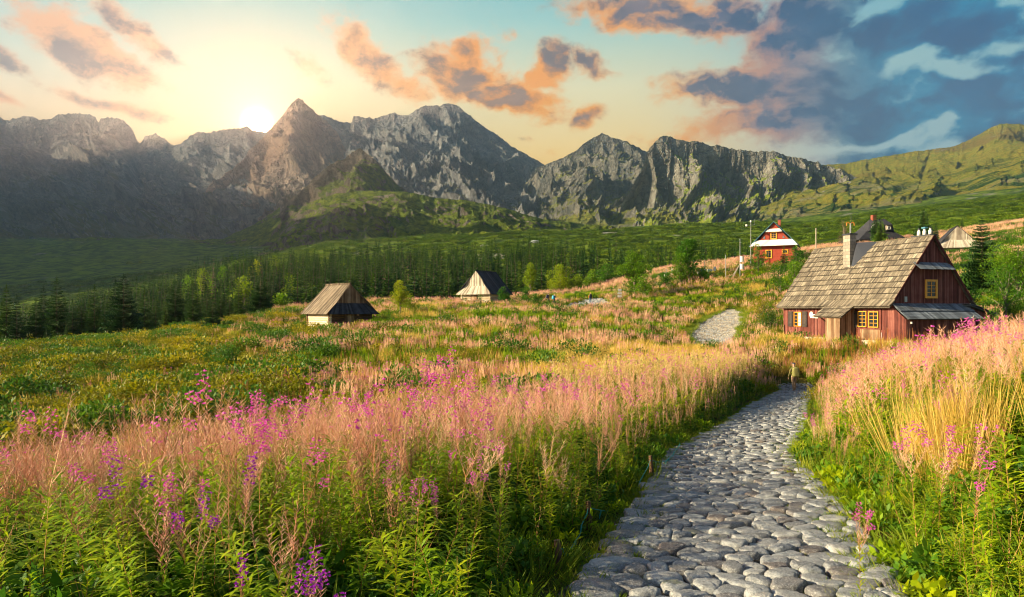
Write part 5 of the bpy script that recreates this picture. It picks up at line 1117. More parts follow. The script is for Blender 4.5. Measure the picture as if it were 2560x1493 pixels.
m_logd = wood('dark_logs', [(0.07, 0.04, 0.025), (0.16, 0.09, 0.05), (0.26, 0.16, 0.09)], 'X', .8)
m_yel = plain('yellow_frame', (0.80, 0.36, 0.03), .45, var=.12, bscale=6)
m_shut = wood('black_shutter', [(0.025, 0.02, 0.02), (0.05, 0.04, 0.035), (0.08, 0.06, 0.05)], 'Z', .7)
m_white = plain('white_paint', (0.80, 0.76, 0.66), .6, var=.06)
m_bstone = plain('whitewashed_stone', (0.66, 0.55, 0.42), .9, bump=.8, bscale=5, var=.35)
m_tin = plain('blue_tin', (0.12, 0.30, 0.40), .35, .5, var=.15, bscale=2)
m_brick = plain('red_brick', (0.30, 0.07, 0.04), .85, var=.3, bscale=14)
m_dmetal = plain('dark_flashing', (0.03, 0.035, 0.05), .5, .3)
m_iron = plain('grey_metal', (0.45, 0.45, 0.43), .45, .6)
m_curt = plain('curtain', (0.65, 0.62, 0.55), .9)
m_glass, g = geo_mat('window_glass'); pbx = g.n('ShaderNodeBsdfPrincipled', {'Base Color': (0.02, 0.025, 0.03, 1), 'Roughness': 0.06}); g.out(pbx.outputs[0])
m_cblock, g = geo_mat('chimney_block'); tcn = g.n('ShaderNodeTexCoord').outputs['Object']
vec = g.n('ShaderNodeCombineXYZ', {0: g.m('ADD', g.n('ShaderNodeSeparateXYZ', {0: tcn}).outputs[0], g.n('ShaderNodeSeparateXYZ', {0: tcn}).outputs[1]), 1: g.n('ShaderNodeSeparateXYZ', {0: tcn}).outputs[2]}).outputs[0]
bk = g.n('ShaderNodeTexBrick', {'Vector': vec, 'Color1': (0.24, 0.21, 0.165, 1), 'Color2': (0.36, 0.32, 0.25, 1), 'Mortar': (0.12, 0.11, 0.10, 1), 'Scale': 1.0, 'Mortar Size': .012, 'Brick Width': .36, 'Row Height': .26}); bk.offset = 0.5
g.out(g.n('ShaderNodeBsdfPrincipled', {'Base Color': bk.outputs[0], 'Roughness': .9}).outputs[0])

def boards(mb, o, du, uw, hf, n_, bw=.14, th=.025, m=0, r=None, z0=0.0, top=None):
    """upright boards: from o along du for uw; hf(u) gives the height; n_ outward"""
    r = r or random; u = 0.0; o = Vector(o); du = Vector(du).normalized(); n_ = Vector(n_).normalized()
    while u < uw - .01:
        w = min(bw * r.uniform(.85, 1.15), uw - u); h0, h1 = hf(u + .004), hf(u + w - .004); t = th * r.uniform(.7, 1.2); a = o + du * (u + .003); b = o + du * (u + w - .003)
        if h0 > z0 + .02 or h1 > z0 + .02:
            Z = Vector((0, 0, 1)); h0 = max(h0, z0 + .01); h1 = max(h1, z0 + .01)
            p = [a + Z * z0, b + Z * z0, b + n_ * t + Z * z0, a + n_ * t + Z * z0, a + Z * h0, b + Z * h1, b + n_ * t + Z * h1, a + n_ * t + Z * h0]
            mb.hexa(p, m, r.random())
        u += w
def courses(mb, A, B, dn, L_, n, bw=.10, th=.022, m=0, r=None, tri=None, sag=0.0):
    """shingled slope: A-B is the top edge, dn the downhill direction, L_ the slope length, n courses of boards.
    tri(f) -> (fraction cut at the A side, at the B side) at f of the way down"""
    r = r or random; A = Vector(A); B = Vector(B); dn = Vector(dn).normalized(); du = (B - A).normalized(); W_ = (B - A).length; nn = du.cross(dn).normalized()
    if nn.z < 0: nn = -nn
    h = L_ / n
    for i in range(n):
        c0, c1 = (tri((i + .5) / n) if tri else (0, 0)); u = c0 * W_; end = W_ * (1 - c1)
        while u < end - .02:
            w = min(bw * r.uniform(.6, 1.5), end - u); s0 = i * h - (.05 if i else 0); s1 = (i + 1) * h + r.uniform(-.012, .02); tt = r.betavariate(2.2, 2.2); lift = .005 + r.uniform(0, .012)
            a = A + du * (u + .002) + dn * s0 + nn * .002; b = A + du * (u + w - .002) + dn * s0 + nn * .002; c = A + du * (u + w - .006) + dn * s1 + nn * (.055 + lift); d = A + du * (u + .006) + dn * s1 + nn * (.055 + lift)
            sg = -sag * math.sin(math.pi * (u / W_)) ; zz = Vector((0, 0, sg)); T_ = nn * th
            mb.hexa([a + zz, b + zz, c + zz, d + zz, a + T_ + zz, b + T_ + zz, c + T_ + zz, d + T_ + zz], m, tt); u += w
        if i < n - 1: q_ = [A + du * (c0 * W_ + .01) + dn * ((i + 1) * h + s_) + nn * z_ for s_, z_ in ((.0, .028), (.0, .075), (.045, .062), (.045, .028))]; p_ = [v + du * (end - c0 * W_ - .02) for v in q_]; zz = Vector((0, 0, -sag * .5)) * 0; mb.hexa([q_[0], p_[0], p_[3], q_[3], q_[1], p_[1], p_[2], q_[2]], m, -.4)  # dark strip under each course edge: painted shadow line of the overlap
def window(parent, o, du, n_, w, h, nx=2, ny=4, fw=.09, mat=None, curtain=False, name='window', sub_m=None, bar=.028):
    """o lower left corner on the wall, du along the wall, n_ outward"""
    o = Vector(o); du = Vector(du).normalized(); n_ = Vector(n_).normalized(); Z = Vector((0, 0, 1)); mb = MB(); mat = mat or m_yel
    def bar_(u0, u1, z0, z1, d0, d1, M=mb):
        p = [o + du * u + n_ * d + Z * z for z in (z0, z1) for (u, d) in ((u0, d0), (u1, d0), (u1, d1), (u0, d1))]; M.hexa(p, 0, .5)
    bar_(-fw, 0, -fw, h + fw, 0, .075); bar_(w, w + fw, -fw, h + fw, 0, .075); bar_(0, w, -fw, 0, 0, .085); bar_(0, w, h, h + fw, 0, .075)
    win = mb.build(name, mat, parent)
    mu = MB()
    for i in range(1, nx): bar_(w * i / nx - bar / 2, w * i / nx + bar / 2, 0, h, .02, .055, mu)
    for i in range(1, ny): bar_(0, w, h * i / ny - bar / 2, h * i / ny + bar / 2, .022, .05, mu)
    mu.build('glazing_bar', mat, win)
    pn = MB(); bar_(0, w, 0, h, .004, .014, pn); pn.build('pane', m_glass, win)
    if curtain:
        c = MB(); bar_(w * .55, w, 0, h, .0145, .018, c); c.build('curtain', m_curt, win)
    return win
def boxpart(name, a, b, mat, parent, t=.5): mb = MB(); mb.box(a, b, 0, t); return mb.build(name, mat, parent)
def slab(name, quad, th, mat, parent):
    mb = MB(); q = [Vector(v) for v in quad]; n_ = (q[1] - q[0]).cross(q[2] - q[0]).normalized()
    if n_.z > 0: n_ = -n_
    mb.plate(q, n_, th); return mb.build(name, mat, parent)

# ---- the big house. local x across the gable, y away along the long wall
HZ = -2.62
H = empty('wooden_house', (26.8, 48.0, HZ), math.atan2(.303, .953), 'big dark red wooden house with a steep grey shingle roof', 'house')
W_, LN, EV, RZ = 7.1, 11.3, 3.05, 7.95; CX = W_ / 2; r = random.Random(4)
mb = MB(); mb.box((-.06, -.03, -.9), (W_ + .06, LN + .05, .42)); mb.box((-.06, -1.18, -.9), (6.6, -.03, .36))
mb.build('stone_base', m_bstone, H)
def gh(x): return EV + .12 + (RZ - EV - .35) * max(0, 1 - abs(x - CX) / (CX + .12))
mb = MB(); boards(mb, (0, LN, 0), (0, -1, 0), LN + .0, lambda u: EV + .25, (-1, 0, 0), .15, z0=.42, r=r); boards(mb, (-.028, 0, 0), (0, -1, 0), 1.12, lambda u: EV - .22 - u * .78, (-1, 0, 0), .15, z0=.36, r=r)
mb.box((.002, .02, .42), (.05, LN - .02, EV + .2)); mb.build('front_wall', m_red, H)
mb = MB(); boards(mb, (-.02, 0, 0), (1, 0, 0), W_ + .04, lambda u: gh(u - .02), (0, -1, 0), .13, z0=2.2, r=r, th=.02)
mb.plate([(0.1, .02, .4), (W_ - .1, .02, .4), (W_ - .1, .02, EV), (CX, .02, RZ - .5), (.1, .02, EV)], (0, 1, 0), .08)
boards(mb, (CX * .0 + .9, -.022, 0), (1, 0, 0), W_ - 1.8, lambda u: gh(u + .9) if gh(u + .9) > 5.86 else 0, (0, -1, 0), .13, z0=5.9, r=r, th=.02)
mb.build('gable_wall', m_red, H); mb = MB(); boards(mb, (0, LN, 0), (1, 0, 0), W_, lambda u: gh(u), (0, 1, 0), .15, z0=.4, r=r); boards(mb, (W_, 0, 0), (0, 1, 0), LN, lambda u: EV + .2, (1, 0, 0), .15, z0=.4, r=r); mb.build('back_wall', m_red, H)
# main roof: two slopes with a flared foot, gable overhang
rf = MB(); y0, y1 = -.22, LN + .35
for sx in (-1, 1):
    top = (CX, RZ); kn = (CX + sx * (CX - .05), EV + .20 + .12); ft = (CX + sx * (CX + .52), EV - .22)
    d1 = Vector((kn[0] - top[0], 0, kn[1] - top[1])); d2 = Vector((ft[0] - kn[0], 0, ft[1] - kn[1]))
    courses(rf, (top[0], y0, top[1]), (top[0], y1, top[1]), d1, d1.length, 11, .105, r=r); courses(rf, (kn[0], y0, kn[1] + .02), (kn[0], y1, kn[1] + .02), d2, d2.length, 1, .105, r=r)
    n_ = Vector((-(-1 if sx < 0 else 1), 0, 0))
    for (p, q) in ((top, kn), (kn, ft)):
        mbq = [(p[0], y0 + .05, p[1] - .05), (q[0], y0 + .05, q[1] - .05), (q[0], y1 - .05, q[1] - .05), (p[0], y1 - .05, p[1] - .05)]; v = [Vector(a) for a in mbq]; nn = (v[1] - v[0]).cross(v[2] - v[0]).normalized(); nn = nn if nn.z < 0 else -nn; rf.plate(mbq, nn, .05, 0, .2)
rf.box((CX - .10, y0, RZ - .03), (CX + .10, y1, RZ + .045), 0, .35)
ROOF = rf.build('roof', m_shing, H)
bd = MB()
for sx in (-1, 1):
    p, q = Vector((CX, y0 - .015, RZ - .02)), Vector((CX + sx * (CX + .05), y0 - .015, EV + .28)); d = (q - p); n2 = Vector((-d.z, 0, d.x)).normalized() * .085
    bd.hexa([p - n2, q - n2, q - n2 + Vector((0, .035, 0)), p - n2 + Vector((0, .035, 0)), p + n2, q + n2, q + n2 + Vector((0, .035, 0)), p + n2 + Vector((0, .035, 0))], 0, .1)
bd.build('barge_board', m_red, H)
# chimneys
ch = MB(); ch.box((2.0, 6.0, 5.3), (2.62, 6.72, 8.62)); CH = ch.build('chimney', m_cblock, H); mb = MB(); mb.box((1.93, 5.93, 8.62), (2.69, 6.79, 8.72)); mb.tube([(2.5, 6.4, 8.72), (2.5, 6.4, 10.3)], .016, 5); mb.build('chimney_cap', m_dmetal, CH)
mb = MB(); mb.add([(2.62, 6.05, 6.35), (2.62, 5.15, 6.6), (CX, 6.0, RZ + .03), (CX, 4.75, RZ + .03), (2.0, 5.9, 5.95), (2.62, 6.0, 8.0), (1.9, 5.55, 5.55)], [(0, 1, 3, 2), (4, 6, 1, 0), (0, 2, 5), (5, 2, 3), (5, 3, 1), (5, 1, 6, 4)]); mb.build('chimney_saddle', m_dmetal, CH)
ch = MB(); ch.box((CX + .1, .25, 7.2), (CX + .75, 1.75, 8.02)); CH2 = ch.build('chimney', m_cblock, H); CH2['label'] = 'low wide chimney with three pots'
mb = MB(); mb.box((CX + .04, .19, 8.02), (CX + .81, 1.81, 8.09)); mb.build('chimney_cap', m_dmetal, CH2)
for i, yy_ in enumerate((.5, .98, 1.45)):
    mb = MB(); mb.tube([(CX + .42, yy_, 8.09), (CX + .42, yy_, 8.40), (CX + .42, yy_, 8.46), (CX + .42, yy_, 8.54)], [.12, .12, .07, .07], 10); po = mb.build('chimney_pot', m_white, CH2, True)
    mb = MB(); mb.tube([(CX + .42, yy_, 8.545), (CX + .42, yy_, 8.66)], [.09, .06], 8); 
    if i == 1: mb.box((CX + .30, yy_ - .16, 8.60), (CX + .56, yy_ + .16, 8.70))
    q = mb.build('pot_cap', m_tin if i == 1 else m_dmetal, CH2)
# gable details
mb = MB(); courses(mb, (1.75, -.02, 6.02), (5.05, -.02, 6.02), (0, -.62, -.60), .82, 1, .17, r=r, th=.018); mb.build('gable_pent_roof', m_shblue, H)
window(H, (2.98, -.045, 3.60), (1, 0, 0), (0, -1, 0), .84, 1.05, 2, 4, .15)
boxpart('meter_box', (.92, -.12, 3.18), (1.14, -.045, 3.56), m_iron, H)
# lean-to along the gable
mb = MB(); boards(mb, (.0, -1.12, 0), (1, 0, 0), 6.5, lambda u: 1.98, (0, -1, 0), .14, z0=.36, r=r); mb.build('lean_to_wall', m_red, H)
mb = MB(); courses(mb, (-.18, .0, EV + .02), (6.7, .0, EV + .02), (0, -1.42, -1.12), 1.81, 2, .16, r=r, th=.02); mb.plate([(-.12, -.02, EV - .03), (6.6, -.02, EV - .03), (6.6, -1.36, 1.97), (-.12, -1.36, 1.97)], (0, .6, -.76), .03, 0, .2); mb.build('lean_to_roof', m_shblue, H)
boxpart('wall_lamp', (.28, -1.24, 1.66), (.40, -1.145, 1.80), m_white, H); boxpart('letter_slot', (4.1, -1.19, 1.0), (4.5, -1.145, 1.06), m_iron, H)
mb = MB(); mb.tube([(5.55, -1.0, 1.9), (5.55, -1.55, 2.1), (5.55, -1.60, 2.22)], .035, 6); mb.build('vent_pipe', m_iron, H)
# right shed
mb = MB(); boards(mb, (6.6, -.55, 0), (1, 0, 0), 2.9, lambda u: 2.75 - u * .26, (0, -1, 0), .15, z0=-.3, r=r); boards(mb, (9.5, -.55, 0), (0, 1, 0), 3.4, lambda u: 2.0, (1, 0, 0), .15, z0=-.3, r=r); mb.box((6.6, -.5, -.3), (9.45, 2.8, 1.95)); mb.build('shed_wall', m_red, H)
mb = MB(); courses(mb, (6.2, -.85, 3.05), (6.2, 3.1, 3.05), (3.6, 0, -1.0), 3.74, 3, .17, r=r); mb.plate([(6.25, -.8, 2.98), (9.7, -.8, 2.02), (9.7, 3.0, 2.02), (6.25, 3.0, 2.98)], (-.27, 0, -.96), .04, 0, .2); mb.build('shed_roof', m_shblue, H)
# porch on the long wall
mb = MB(); boards(mb, (-1.42, 4.85, 0), (0, -1, 0), 1.42, lambda u: 2.1, (-1, 0, 0), .15, z0=-.5, r=r); boards(mb, (-1.44, 3.43, 0), (1, 0, 0), 1.40, lambda u: 2.1 + u * .62, (0, -1, 0), .15, z0=-.5, r=r); mb.box((-1.40, 3.46, -.5), (-.04, 4.84, 2.08)); mb.build('porch_wall', m_brown, H)
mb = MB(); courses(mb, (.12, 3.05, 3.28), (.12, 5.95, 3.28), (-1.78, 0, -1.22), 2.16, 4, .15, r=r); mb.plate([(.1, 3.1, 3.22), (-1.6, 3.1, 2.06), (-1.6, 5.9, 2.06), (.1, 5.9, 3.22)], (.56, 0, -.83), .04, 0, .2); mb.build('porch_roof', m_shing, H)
mb = MB(); mb.tube([(-.05, 5.75, 1.35), (-1.35, 5.75, 2.2)], .05, 4); mb.build('porch_brace', m_brown, H)
mb = MB(); boards(mb, (-.03, 5.85, 0), (0, -1, 0), .85, lambda u: 2.45, (-1, 0, 0), .17, z0=.5, r=r, th=.03); dr = mb.build('door', m_shut, H); mb = MB(); mb.tube([(-.07, 5.1, 1.4), (-.14, 5.1, 1.4)], .02, 6); mb.build('handle', m_iron, dr)
# windows of the long wall with their shutters
window(H, (-.045, 9.85, 1.30), (0, -1, 0), (-1, 0, 0), .78, 1.1, 2, 4, .05, curtain=True); window(H, (-.045, 3.02, 1.42), (0, -1, 0), (-1, 0, 0), .70, 1.05, 2, 4, .05); window(H, (-.045, 2.02, 1.40), (0, -1, 0), (-1, 0, 0), .76, 1.05, 2, 4, .055)
for (ya, yb, za, zb) in ((10.62, 10.05, 1.22, 2.5), (8.92, 8.38, 1.22, 2.5), (3.42, 3.16, 1.3, 2.55)):
    mb = MB(); boards(mb, (-.075, ya, 0), (0, -1, 0), ya - yb, lambda u: zb, (-1, 0, 0), .14, z0=za, r=r); mb.box((-.115, yb, za + .15), (-.10, ya, za + .25)); mb.box((-.115, yb, zb - .25), (-.10, ya, zb - .15)); mb.build('shutter', m_shut, H)
mb = MB()
for (a, b) in (((-.10, .95, 1.20), (-.03, 3.18, 1.27)), ((-.10, .95, 1.27), (-.03, 1.12, 2.62)), ((-.10, .95, 2.62), (-.03, 3.18, 2.70))): mb.box(a, b)
mb.build('window_surround', m_red, H)
mb = MB(); boards(mb, (-.05, 2.9, 0), (0, -1, 0), 1.85, lambda u: 1.19, (-1, 0, 0), .2, z0=.40, r=r, th=.03); mb.build('apron_panel', m_brown, H)
mb = MB(); pts = [(7.15, 1.95), (7.15, 2.27), (7.75, 2.27)] + [(7.93 + .17 * math.cos(a), 2.26 + .17 * math.sin(a)) for a in [k * .5 for k in range(-1, 7)]][::-1][::-1] + [(7.95, 1.98)]
mb.plate([(-.06, y_, z_) for y_, z_ in [(7.15, 1.95), (7.15, 2.27), (7.72, 2.27), (7.74, 2.38), (7.83, 2.47), (7.96, 2.48), (8.07, 2.41), (8.12, 2.28), (8.08, 2.12), (7.98, 1.97)]], (-1, 0, 0), .03); mb.build('sign_board', m_white, H)
mb = MB()
for zc_, w0, w1 in ((2.17, 7.25, 7.95), (2.07, 7.3, 7.85)):
    y_ = w0
    while y_ < w1: d = random.uniform(.03, .08); mb.box((-.0945, y_, zc_), (-.0905, y_ + d, zc_ + .035)); y_ += d + .02
mb.tube([(-.12, .9, .2), (-.12, .9, 1.0)], .018, 6); mb.build('tap_pipe', m_iron, H)
mb = MB(); mb.tube([(-.08, 11.15, -.4), (-.10, 11.15, 1.35)], .045, 6); mb.build('corner_post', m_brown, H)
for i in range(3):   # loose battens on the roof
    (y_, x_, l_) = ((5.6, 1.55, 1.1), (4.2, 2.35, .7), (4.55, 1.98, .6))[i]; z_ = RZ - (CX - x_) * (RZ - EV - .3) / CX; mb = MB(); mb.box((x_ - .05, y_, z_ + .02), (x_ + .05, y_ + l_, z_ + .12)); mb.build('roof_batten', m_greyw, ROOF)
# pole behind the ridge
p = gpt(2040, 66); mb = MB(); mb.tube([(0, 0, -1), (0, 0, 9.6)], [.07, .05], 6); po = mb.build('wooden_pole', m_greyw, None, False, p); tag(po, 'tall bare grey pole beyond the left end of the big shingle roof', 'pole')
mb = MB(); mb.tube([(0, 0, 5.0), (1.9, .5, 2.2)], .012, 4); mb.build('stay_wire', m_iron, po)

# ---- log huts and barns of one family
def hut(name, C0, az_b, w, L_, ev, rz, label, roof_m, wall_m, gab_m, gab_front='open', skirt=1.1, over=.55, base=.3, n=1, door=True, hip=0.0, cat='hut', notch=True, roof_boards=True):
    """C0 near corner on the ground; az_b direction of the gable wall; local x across the gable, y along the ridge"""
    o = empty(name, C0, az_b, label, cat); r = random.Random(int(abs(C0[0]) * 10) + 3); cx = w / 2
    mb = MB(); mb.box((-.05, -.05, -1.2), (w + .05, L_ + .05, base)); mb.build('stone_base', m_bstone, o)
    nl = max(4, int((ev - base) / .24)); hh = (ev - base) / nl
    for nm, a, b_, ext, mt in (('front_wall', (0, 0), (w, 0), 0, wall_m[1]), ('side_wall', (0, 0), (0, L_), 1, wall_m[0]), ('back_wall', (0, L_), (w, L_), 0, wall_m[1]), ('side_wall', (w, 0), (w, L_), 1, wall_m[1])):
        mb = MB(); d = Vector((b_[0] - a[0], b_[1] - a[1], 0)).normalized() * (.18 if notch else 0)
        for i in range(nl):
            z_ = base + hh * (i + .5) + (0 if ext else .02); mb.tube([(a[0] - d.x, a[1] - d.y, z_), (b_[0] + d.x, b_[1] + d.y, z_)], hh * .52, 8, 0, r.random())
        mb.build(nm, mt, o)
    if door:
        mb = MB(); boards(mb, (w * .36, -.16, 0), (1, 0, 0), w * .2, lambda u: ev - .12, (0, -1, 0), .2, z0=base, r=r, th=.04); d_ = mb.build('door', m_brown, o)
        mb = MB(); mb.box((w * .36 - .09, -.22, base), (w * .36 - .01, -.1, ev - .02)); mb.box((w * .56 + .01, -.22, base), (w * .56 + .09, -.1, ev - .02)); mb.build('door_frame', m_logd, d_)
        mb = MB(); mb.tube([(w * .53, -.2, base + .9), (w * .53, -.27, base + .9)], .02, 5); mb.build('handle', m_iron, d_)
    rf = MB(); zs = ev + (rz - ev) * .30; sk_in = skirt; y0 = -.35; slope = (rz - ev) / (cx + over)
    def zat(x_): return rz - abs(x_ - cx) * slope
    for sx in (-1, 1):
        foot = cx + sx * (cx + over + .15); d = Vector((foot - cx, 0, ev - .28 - rz)); S_l = d.length; yk = L_ + over
        # boards run down the slope; the lower part widens over the skirt
        u = -over; bw = .19
        while u < yk - .01:
            ww = min(bw * r.uniform(.8, 1.2), yk - u); tt = r.random()
            if u < 0: f0 = 1 - (u + over) / over * 0; top_f = max(.62 - (u + over) * 1.2 * 0, (-u) / over * .62 + .0)
            else: top_f = 0
            a = Vector((cx, u, rz)) + d * top_f; b_ = Vector((cx, u + ww - .012, rz)) + d * (max(0, -(u + ww) / over * .62) if u + ww < 0 else 0); e = Vector((cx, 0, rz)) + d; e0 = Vector((e.x, u, e.z)); e1 = Vector((e.x, u + ww - .012, e.z)); nn = Vector((slope * sx, 0, 1)).normalized() * (.03 + r.uniform(0, .02))
            rf.hexa([a, b_, e1, e0, a + nn, b_ + nn, e1 + nn, e0 + nn], 0, tt); u += ww
    rf.box((cx - .12, .0 - .1, rz - .02), (cx + .12, L_ + over, rz + .06), 0, .3)
    if n == 1:
        for k in range(int((L_ + over) / .16)): rf.box((cx - .03 - .12, k * .16, rz + .02), (cx + .02, k * .16 + .09, rz + .16 + .03 * r.random()), 0, r.random())
    rf.build('roof', roof_m[0], o)
    # skirt roof over the gable wall
    sk = MB(); xk0, xk1 = cx - (rz - zs) / slope, cx + (rz - zs) / slope; A0, A1 = Vector((xk0, -.02, zs)), Vector((xk1, -.02, zs)); E0, E1 = Vector((-over - .1, -over - .35, ev - .28)), Vector((w + over + .1, -over - .35, ev - .28)); k = int(w / .2)
    for i in range(k + 4):
        f, f2 = i / (k + 4), (i + .96) / (k + 4); p = [A0.lerp(A1, f), A0.lerp(A1, f2), E0.lerp(E1, f2), E0.lerp(E1, f)]; nn = Vector((0, -.6, .8)) * (.03 + r.uniform(0, .02)); sk.hexa([p[0], p[1], p[2], p[3], p[0] + nn, p[1] + nn, p[2] + nn, p[3] + nn], 0, r.random())
    sk.build('gable_skirt_roof', roof_m[1], o)
    gb = MB(); zt = (lambda u: zat(xk0 + u) - .05) if not hip else (lambda u: min(zat(xk0 + u) - .05, rz - hip)); boards(gb, (xk0, -.01, 0), (1, 0, 0), xk1 - xk0, zt, (0, -1, 0), .17, z0=zs - .02, r=r); gb.plate([(xk0 + .1, .05, zs), (xk1 - .1, .05, zs), (cx, .05, rz - .15)], (0, 1, 0), .05, 0, .2); gb.build('gable_boards', gab_m, o)
    gb2 = MB(); gb2.plate([(.0, L_ - .02, ev), (w, L_ - .02, ev), (cx, L_ - .02, rz - .1)], (0, 1, 0), .05, 0, .4); gb2.build('back_gable', gab_m, o)
    return o
def corner(x, y, Y): return ((x - 1280) / F * Y, Y, (HOR - y) / F * Y)
hut('log_hut', corner(825, 821, 72), math.atan2(.863, .506) - .28, 4.9, 4.8, 1.75, 4.7, 'log hut with a board roof and pale log side wall in the pink meadow', (m_wroof, m_dkroof), (m_log, m_logd), m_brown)  # sunward wall pale, gable side dark: light and shade put into log colours
hut('log_hut', corner(1155, 756, 117), math.atan2(-.57, .82) , 6.0, 5.2, 1.55, 5.35, 'upper log hut with a sunlit plank gable and a black roof', (m_dkroof, m_greyw), (m_log, m_log), m_greyw, n=0)
b_ = hut('grey_barn', corner(2347, 634, 114), math.atan2(-.38, .92), 5.4, 6.2, 1.1, 4.5, 'grey plank barn with a dark roof behind the large dark spruce', (m_dkroof, m_greyw), (m_greyw, m_greyw), m_greyw, n=0, door=False, cat='barn')

# ---- red house with the blue roof
RH = empty('red_house', corner(1884, 648, 130), math.atan2(-.42, .90), 'small bright red house with a blue tin roof and white skirt roofs on the hill', 'house'); w, L_, ev, rz = 7.2, 8.5, 2.55, 6.85; cx = w / 2
mb = MB(); mb.box((0, 0, -1.5), (w, L_, ev)); mb.build('wall', m_redb, RH)
mb = MB(); mb.plate([(.15, -.02, ev), (w - .15, -.02, ev), (cx, -.02, rz - .1)], (0, 1, 0), .12); mb.build('gable_wall', m_redb, RH)
mb = MB(); mb.plate([(.15, L_ + .02, ev), (w - .15, L_ + .02, ev), (cx, L_ + .02, rz - .1)], (0, -1, 0), .12); mb.build('back_gable', m_redb, RH)
for sx in (-1, 1):
    mb = MB(); mb.plate([(cx, -.45, rz), (cx + sx * (cx + .75), -.45, ev - .25), (cx + sx * (cx + .75), L_ + .5, ev - .25), (cx, L_ + .5, rz)], (sx * .75, 0, .66), .07)
    k = 12
    for i in range(k): y_ = -.4 + i * (L_ + .8) / k; mb.hexa([(cx, y_, rz + .07), (cx, y_ + .05, rz + .07), (cx + sx * (cx + .78), y_ + .05, ev - .19), (cx + sx * (cx + .78), y_, ev - .19), (cx, y_, rz + .12), (cx, y_ + .05, rz + .12), (cx + sx * (cx + .78), y_ + .05, ev - .14), (cx + sx * (cx + .78), y_, ev - .14)])
    mb.build('roof', m_tin, RH)
slab('skirt_roof', [(.35, -.05, ev + 1.0), (w - .35, -.05, ev + 1.0), (w + .6, -1.0, ev - .2), (-.6, -1.0, ev - .2)], .06, m_white, RH)
slab('upper_skirt_roof', [(cx - 1.0, -.12, rz - 1.25), (cx + 1.0, -.12, rz - 1.25), (cx + 1.5, -.6, rz - 1.85), (cx - 1.5, -.6, rz - 1.85)], .05, m_white, RH)
window(RH, (cx - .42, -.04, ev + 1.25), (1, 0, 0), (0, -1, 0), .8, 1.0, 2, 3, .17); window(RH, (2.3, -.02, .25), (1, 0, 0), (0, -1, 0), .8, 1.25, 2, 3, .18); window(RH, (5.2, -.02, 1.0), (1, 0, 0), (0, -1, 0), .75, .45, 2, 1, .18)
for sx in (-1, 1): mb = MB(); mb.plate([(cx + sx * 1.9, -.06, ev + 1.25), (cx + sx * 1.55, -.06, ev + 1.25), (cx + sx * 1.62, -.06, ev + 1.75)], (0, -1, 0), .03); mb.build('gable_vent', m_tin, RH)
mb = MB(); mb.box((cx + .5, 3.0, rz - 1.4), (cx + 1.0, 3.5, rz + .75)); c_ = mb.build('chimney', m_brick, RH); mb = MB(); mb.box((cx + .44, 2.94, rz + .75), (cx + 1.06, 3.56, rz + .83)); mb.build('chimney_cap', m_dmetal, c_)

# ---- dark roofed house beyond the ridge
DH = empty('dark_roofed_house', corner(2160, 618, 155), .05, 'old house with a black two tiered roof and white walls behind a pine', 'house')
mb = MB(); mb.box((0, 0, -1.5), (7.6, 6.5, 2.0)); mb.build('wall', m_greyw, DH)
mb = MB(); mb.add([(-2.0, -1.5, 1.6), (9.6, -1.5, 1.6), (9.6, 8, 1.6), (-2.0, 8, 1.6), (1.2, .4, 4.0), (6.6, .4, 4.0), (6.6, 6, 4.0), (1.2, 6, 4.0), (-2, -1.5, 1.5), (9.6, -1.5, 1.5), (9.6, 8, 1.5), (-2, 8, 1.5)], [(0, 1, 5, 4), (1, 2, 6, 5), (2, 3, 7, 6), (3, 0, 4, 7), (8, 11, 10, 9), (0, 8, 9, 1), (1, 9, 10, 2), (2, 10, 11, 3), (3, 11, 8, 0)]); mb.build('lower_roof', m_dkroof, DH)
mb = MB(); mb.plate([(1.2, .5, 3.6), (3.9, .5, 3.6), (2.6, .5, 5.4)], (0, -1, 0), .1); mb.build('white_gable', m_white, DH)
mb = MB(); mb.add([(.9, -.1, 3.6), (7.0, -.1, 3.6), (7.0, 6, 3.6), (.9, 6, 3.6), (2.8, 2.6, 6.6), (6.2, 2.6, 6.9), (6.6, .0, 5.3), (3.6, .0, 5.1)], [(0, 7, 4, 3), (7, 6, 5, 4), (1, 2, 5, 6), (2, 3, 4, 5), (0, 1, 6, 7)]); mb.build('upper_roof', m_dkroof, DH)
mb = MB(); mb.box((3.2, 2.0, 5.8), (4.1, 2.8, 7.6)); mb.build('chimney', m_brick, DH)
mb = MB(); mb.box((5.0, -.45, 3.9), (6.1, .6, 4.9)); do = mb.build('dormer', m_greyw, DH); window(do, (5.25, -.46, 4.1), (1, 0, 0), (0, -1, 0), .6, .55, 2, 1, .06, m_white); mb = MB(); mb.plate([(4.8, -.7, 4.9), (6.3, -.7, 4.9), (6.3, 1.2, 5.5), (4.8, 1.2, 5.5)], (0, 0, 1), .06); mb.build('dormer_roof', m_dkroof, do)
for x_ in (-1.7, -.6, 7.9): mb = MB(); mb.tube([(x_, -1.2, -1.4), (x_, -1.2, 1.6)], .08, 5); mb.build('porch_post', m_greyw, DH)
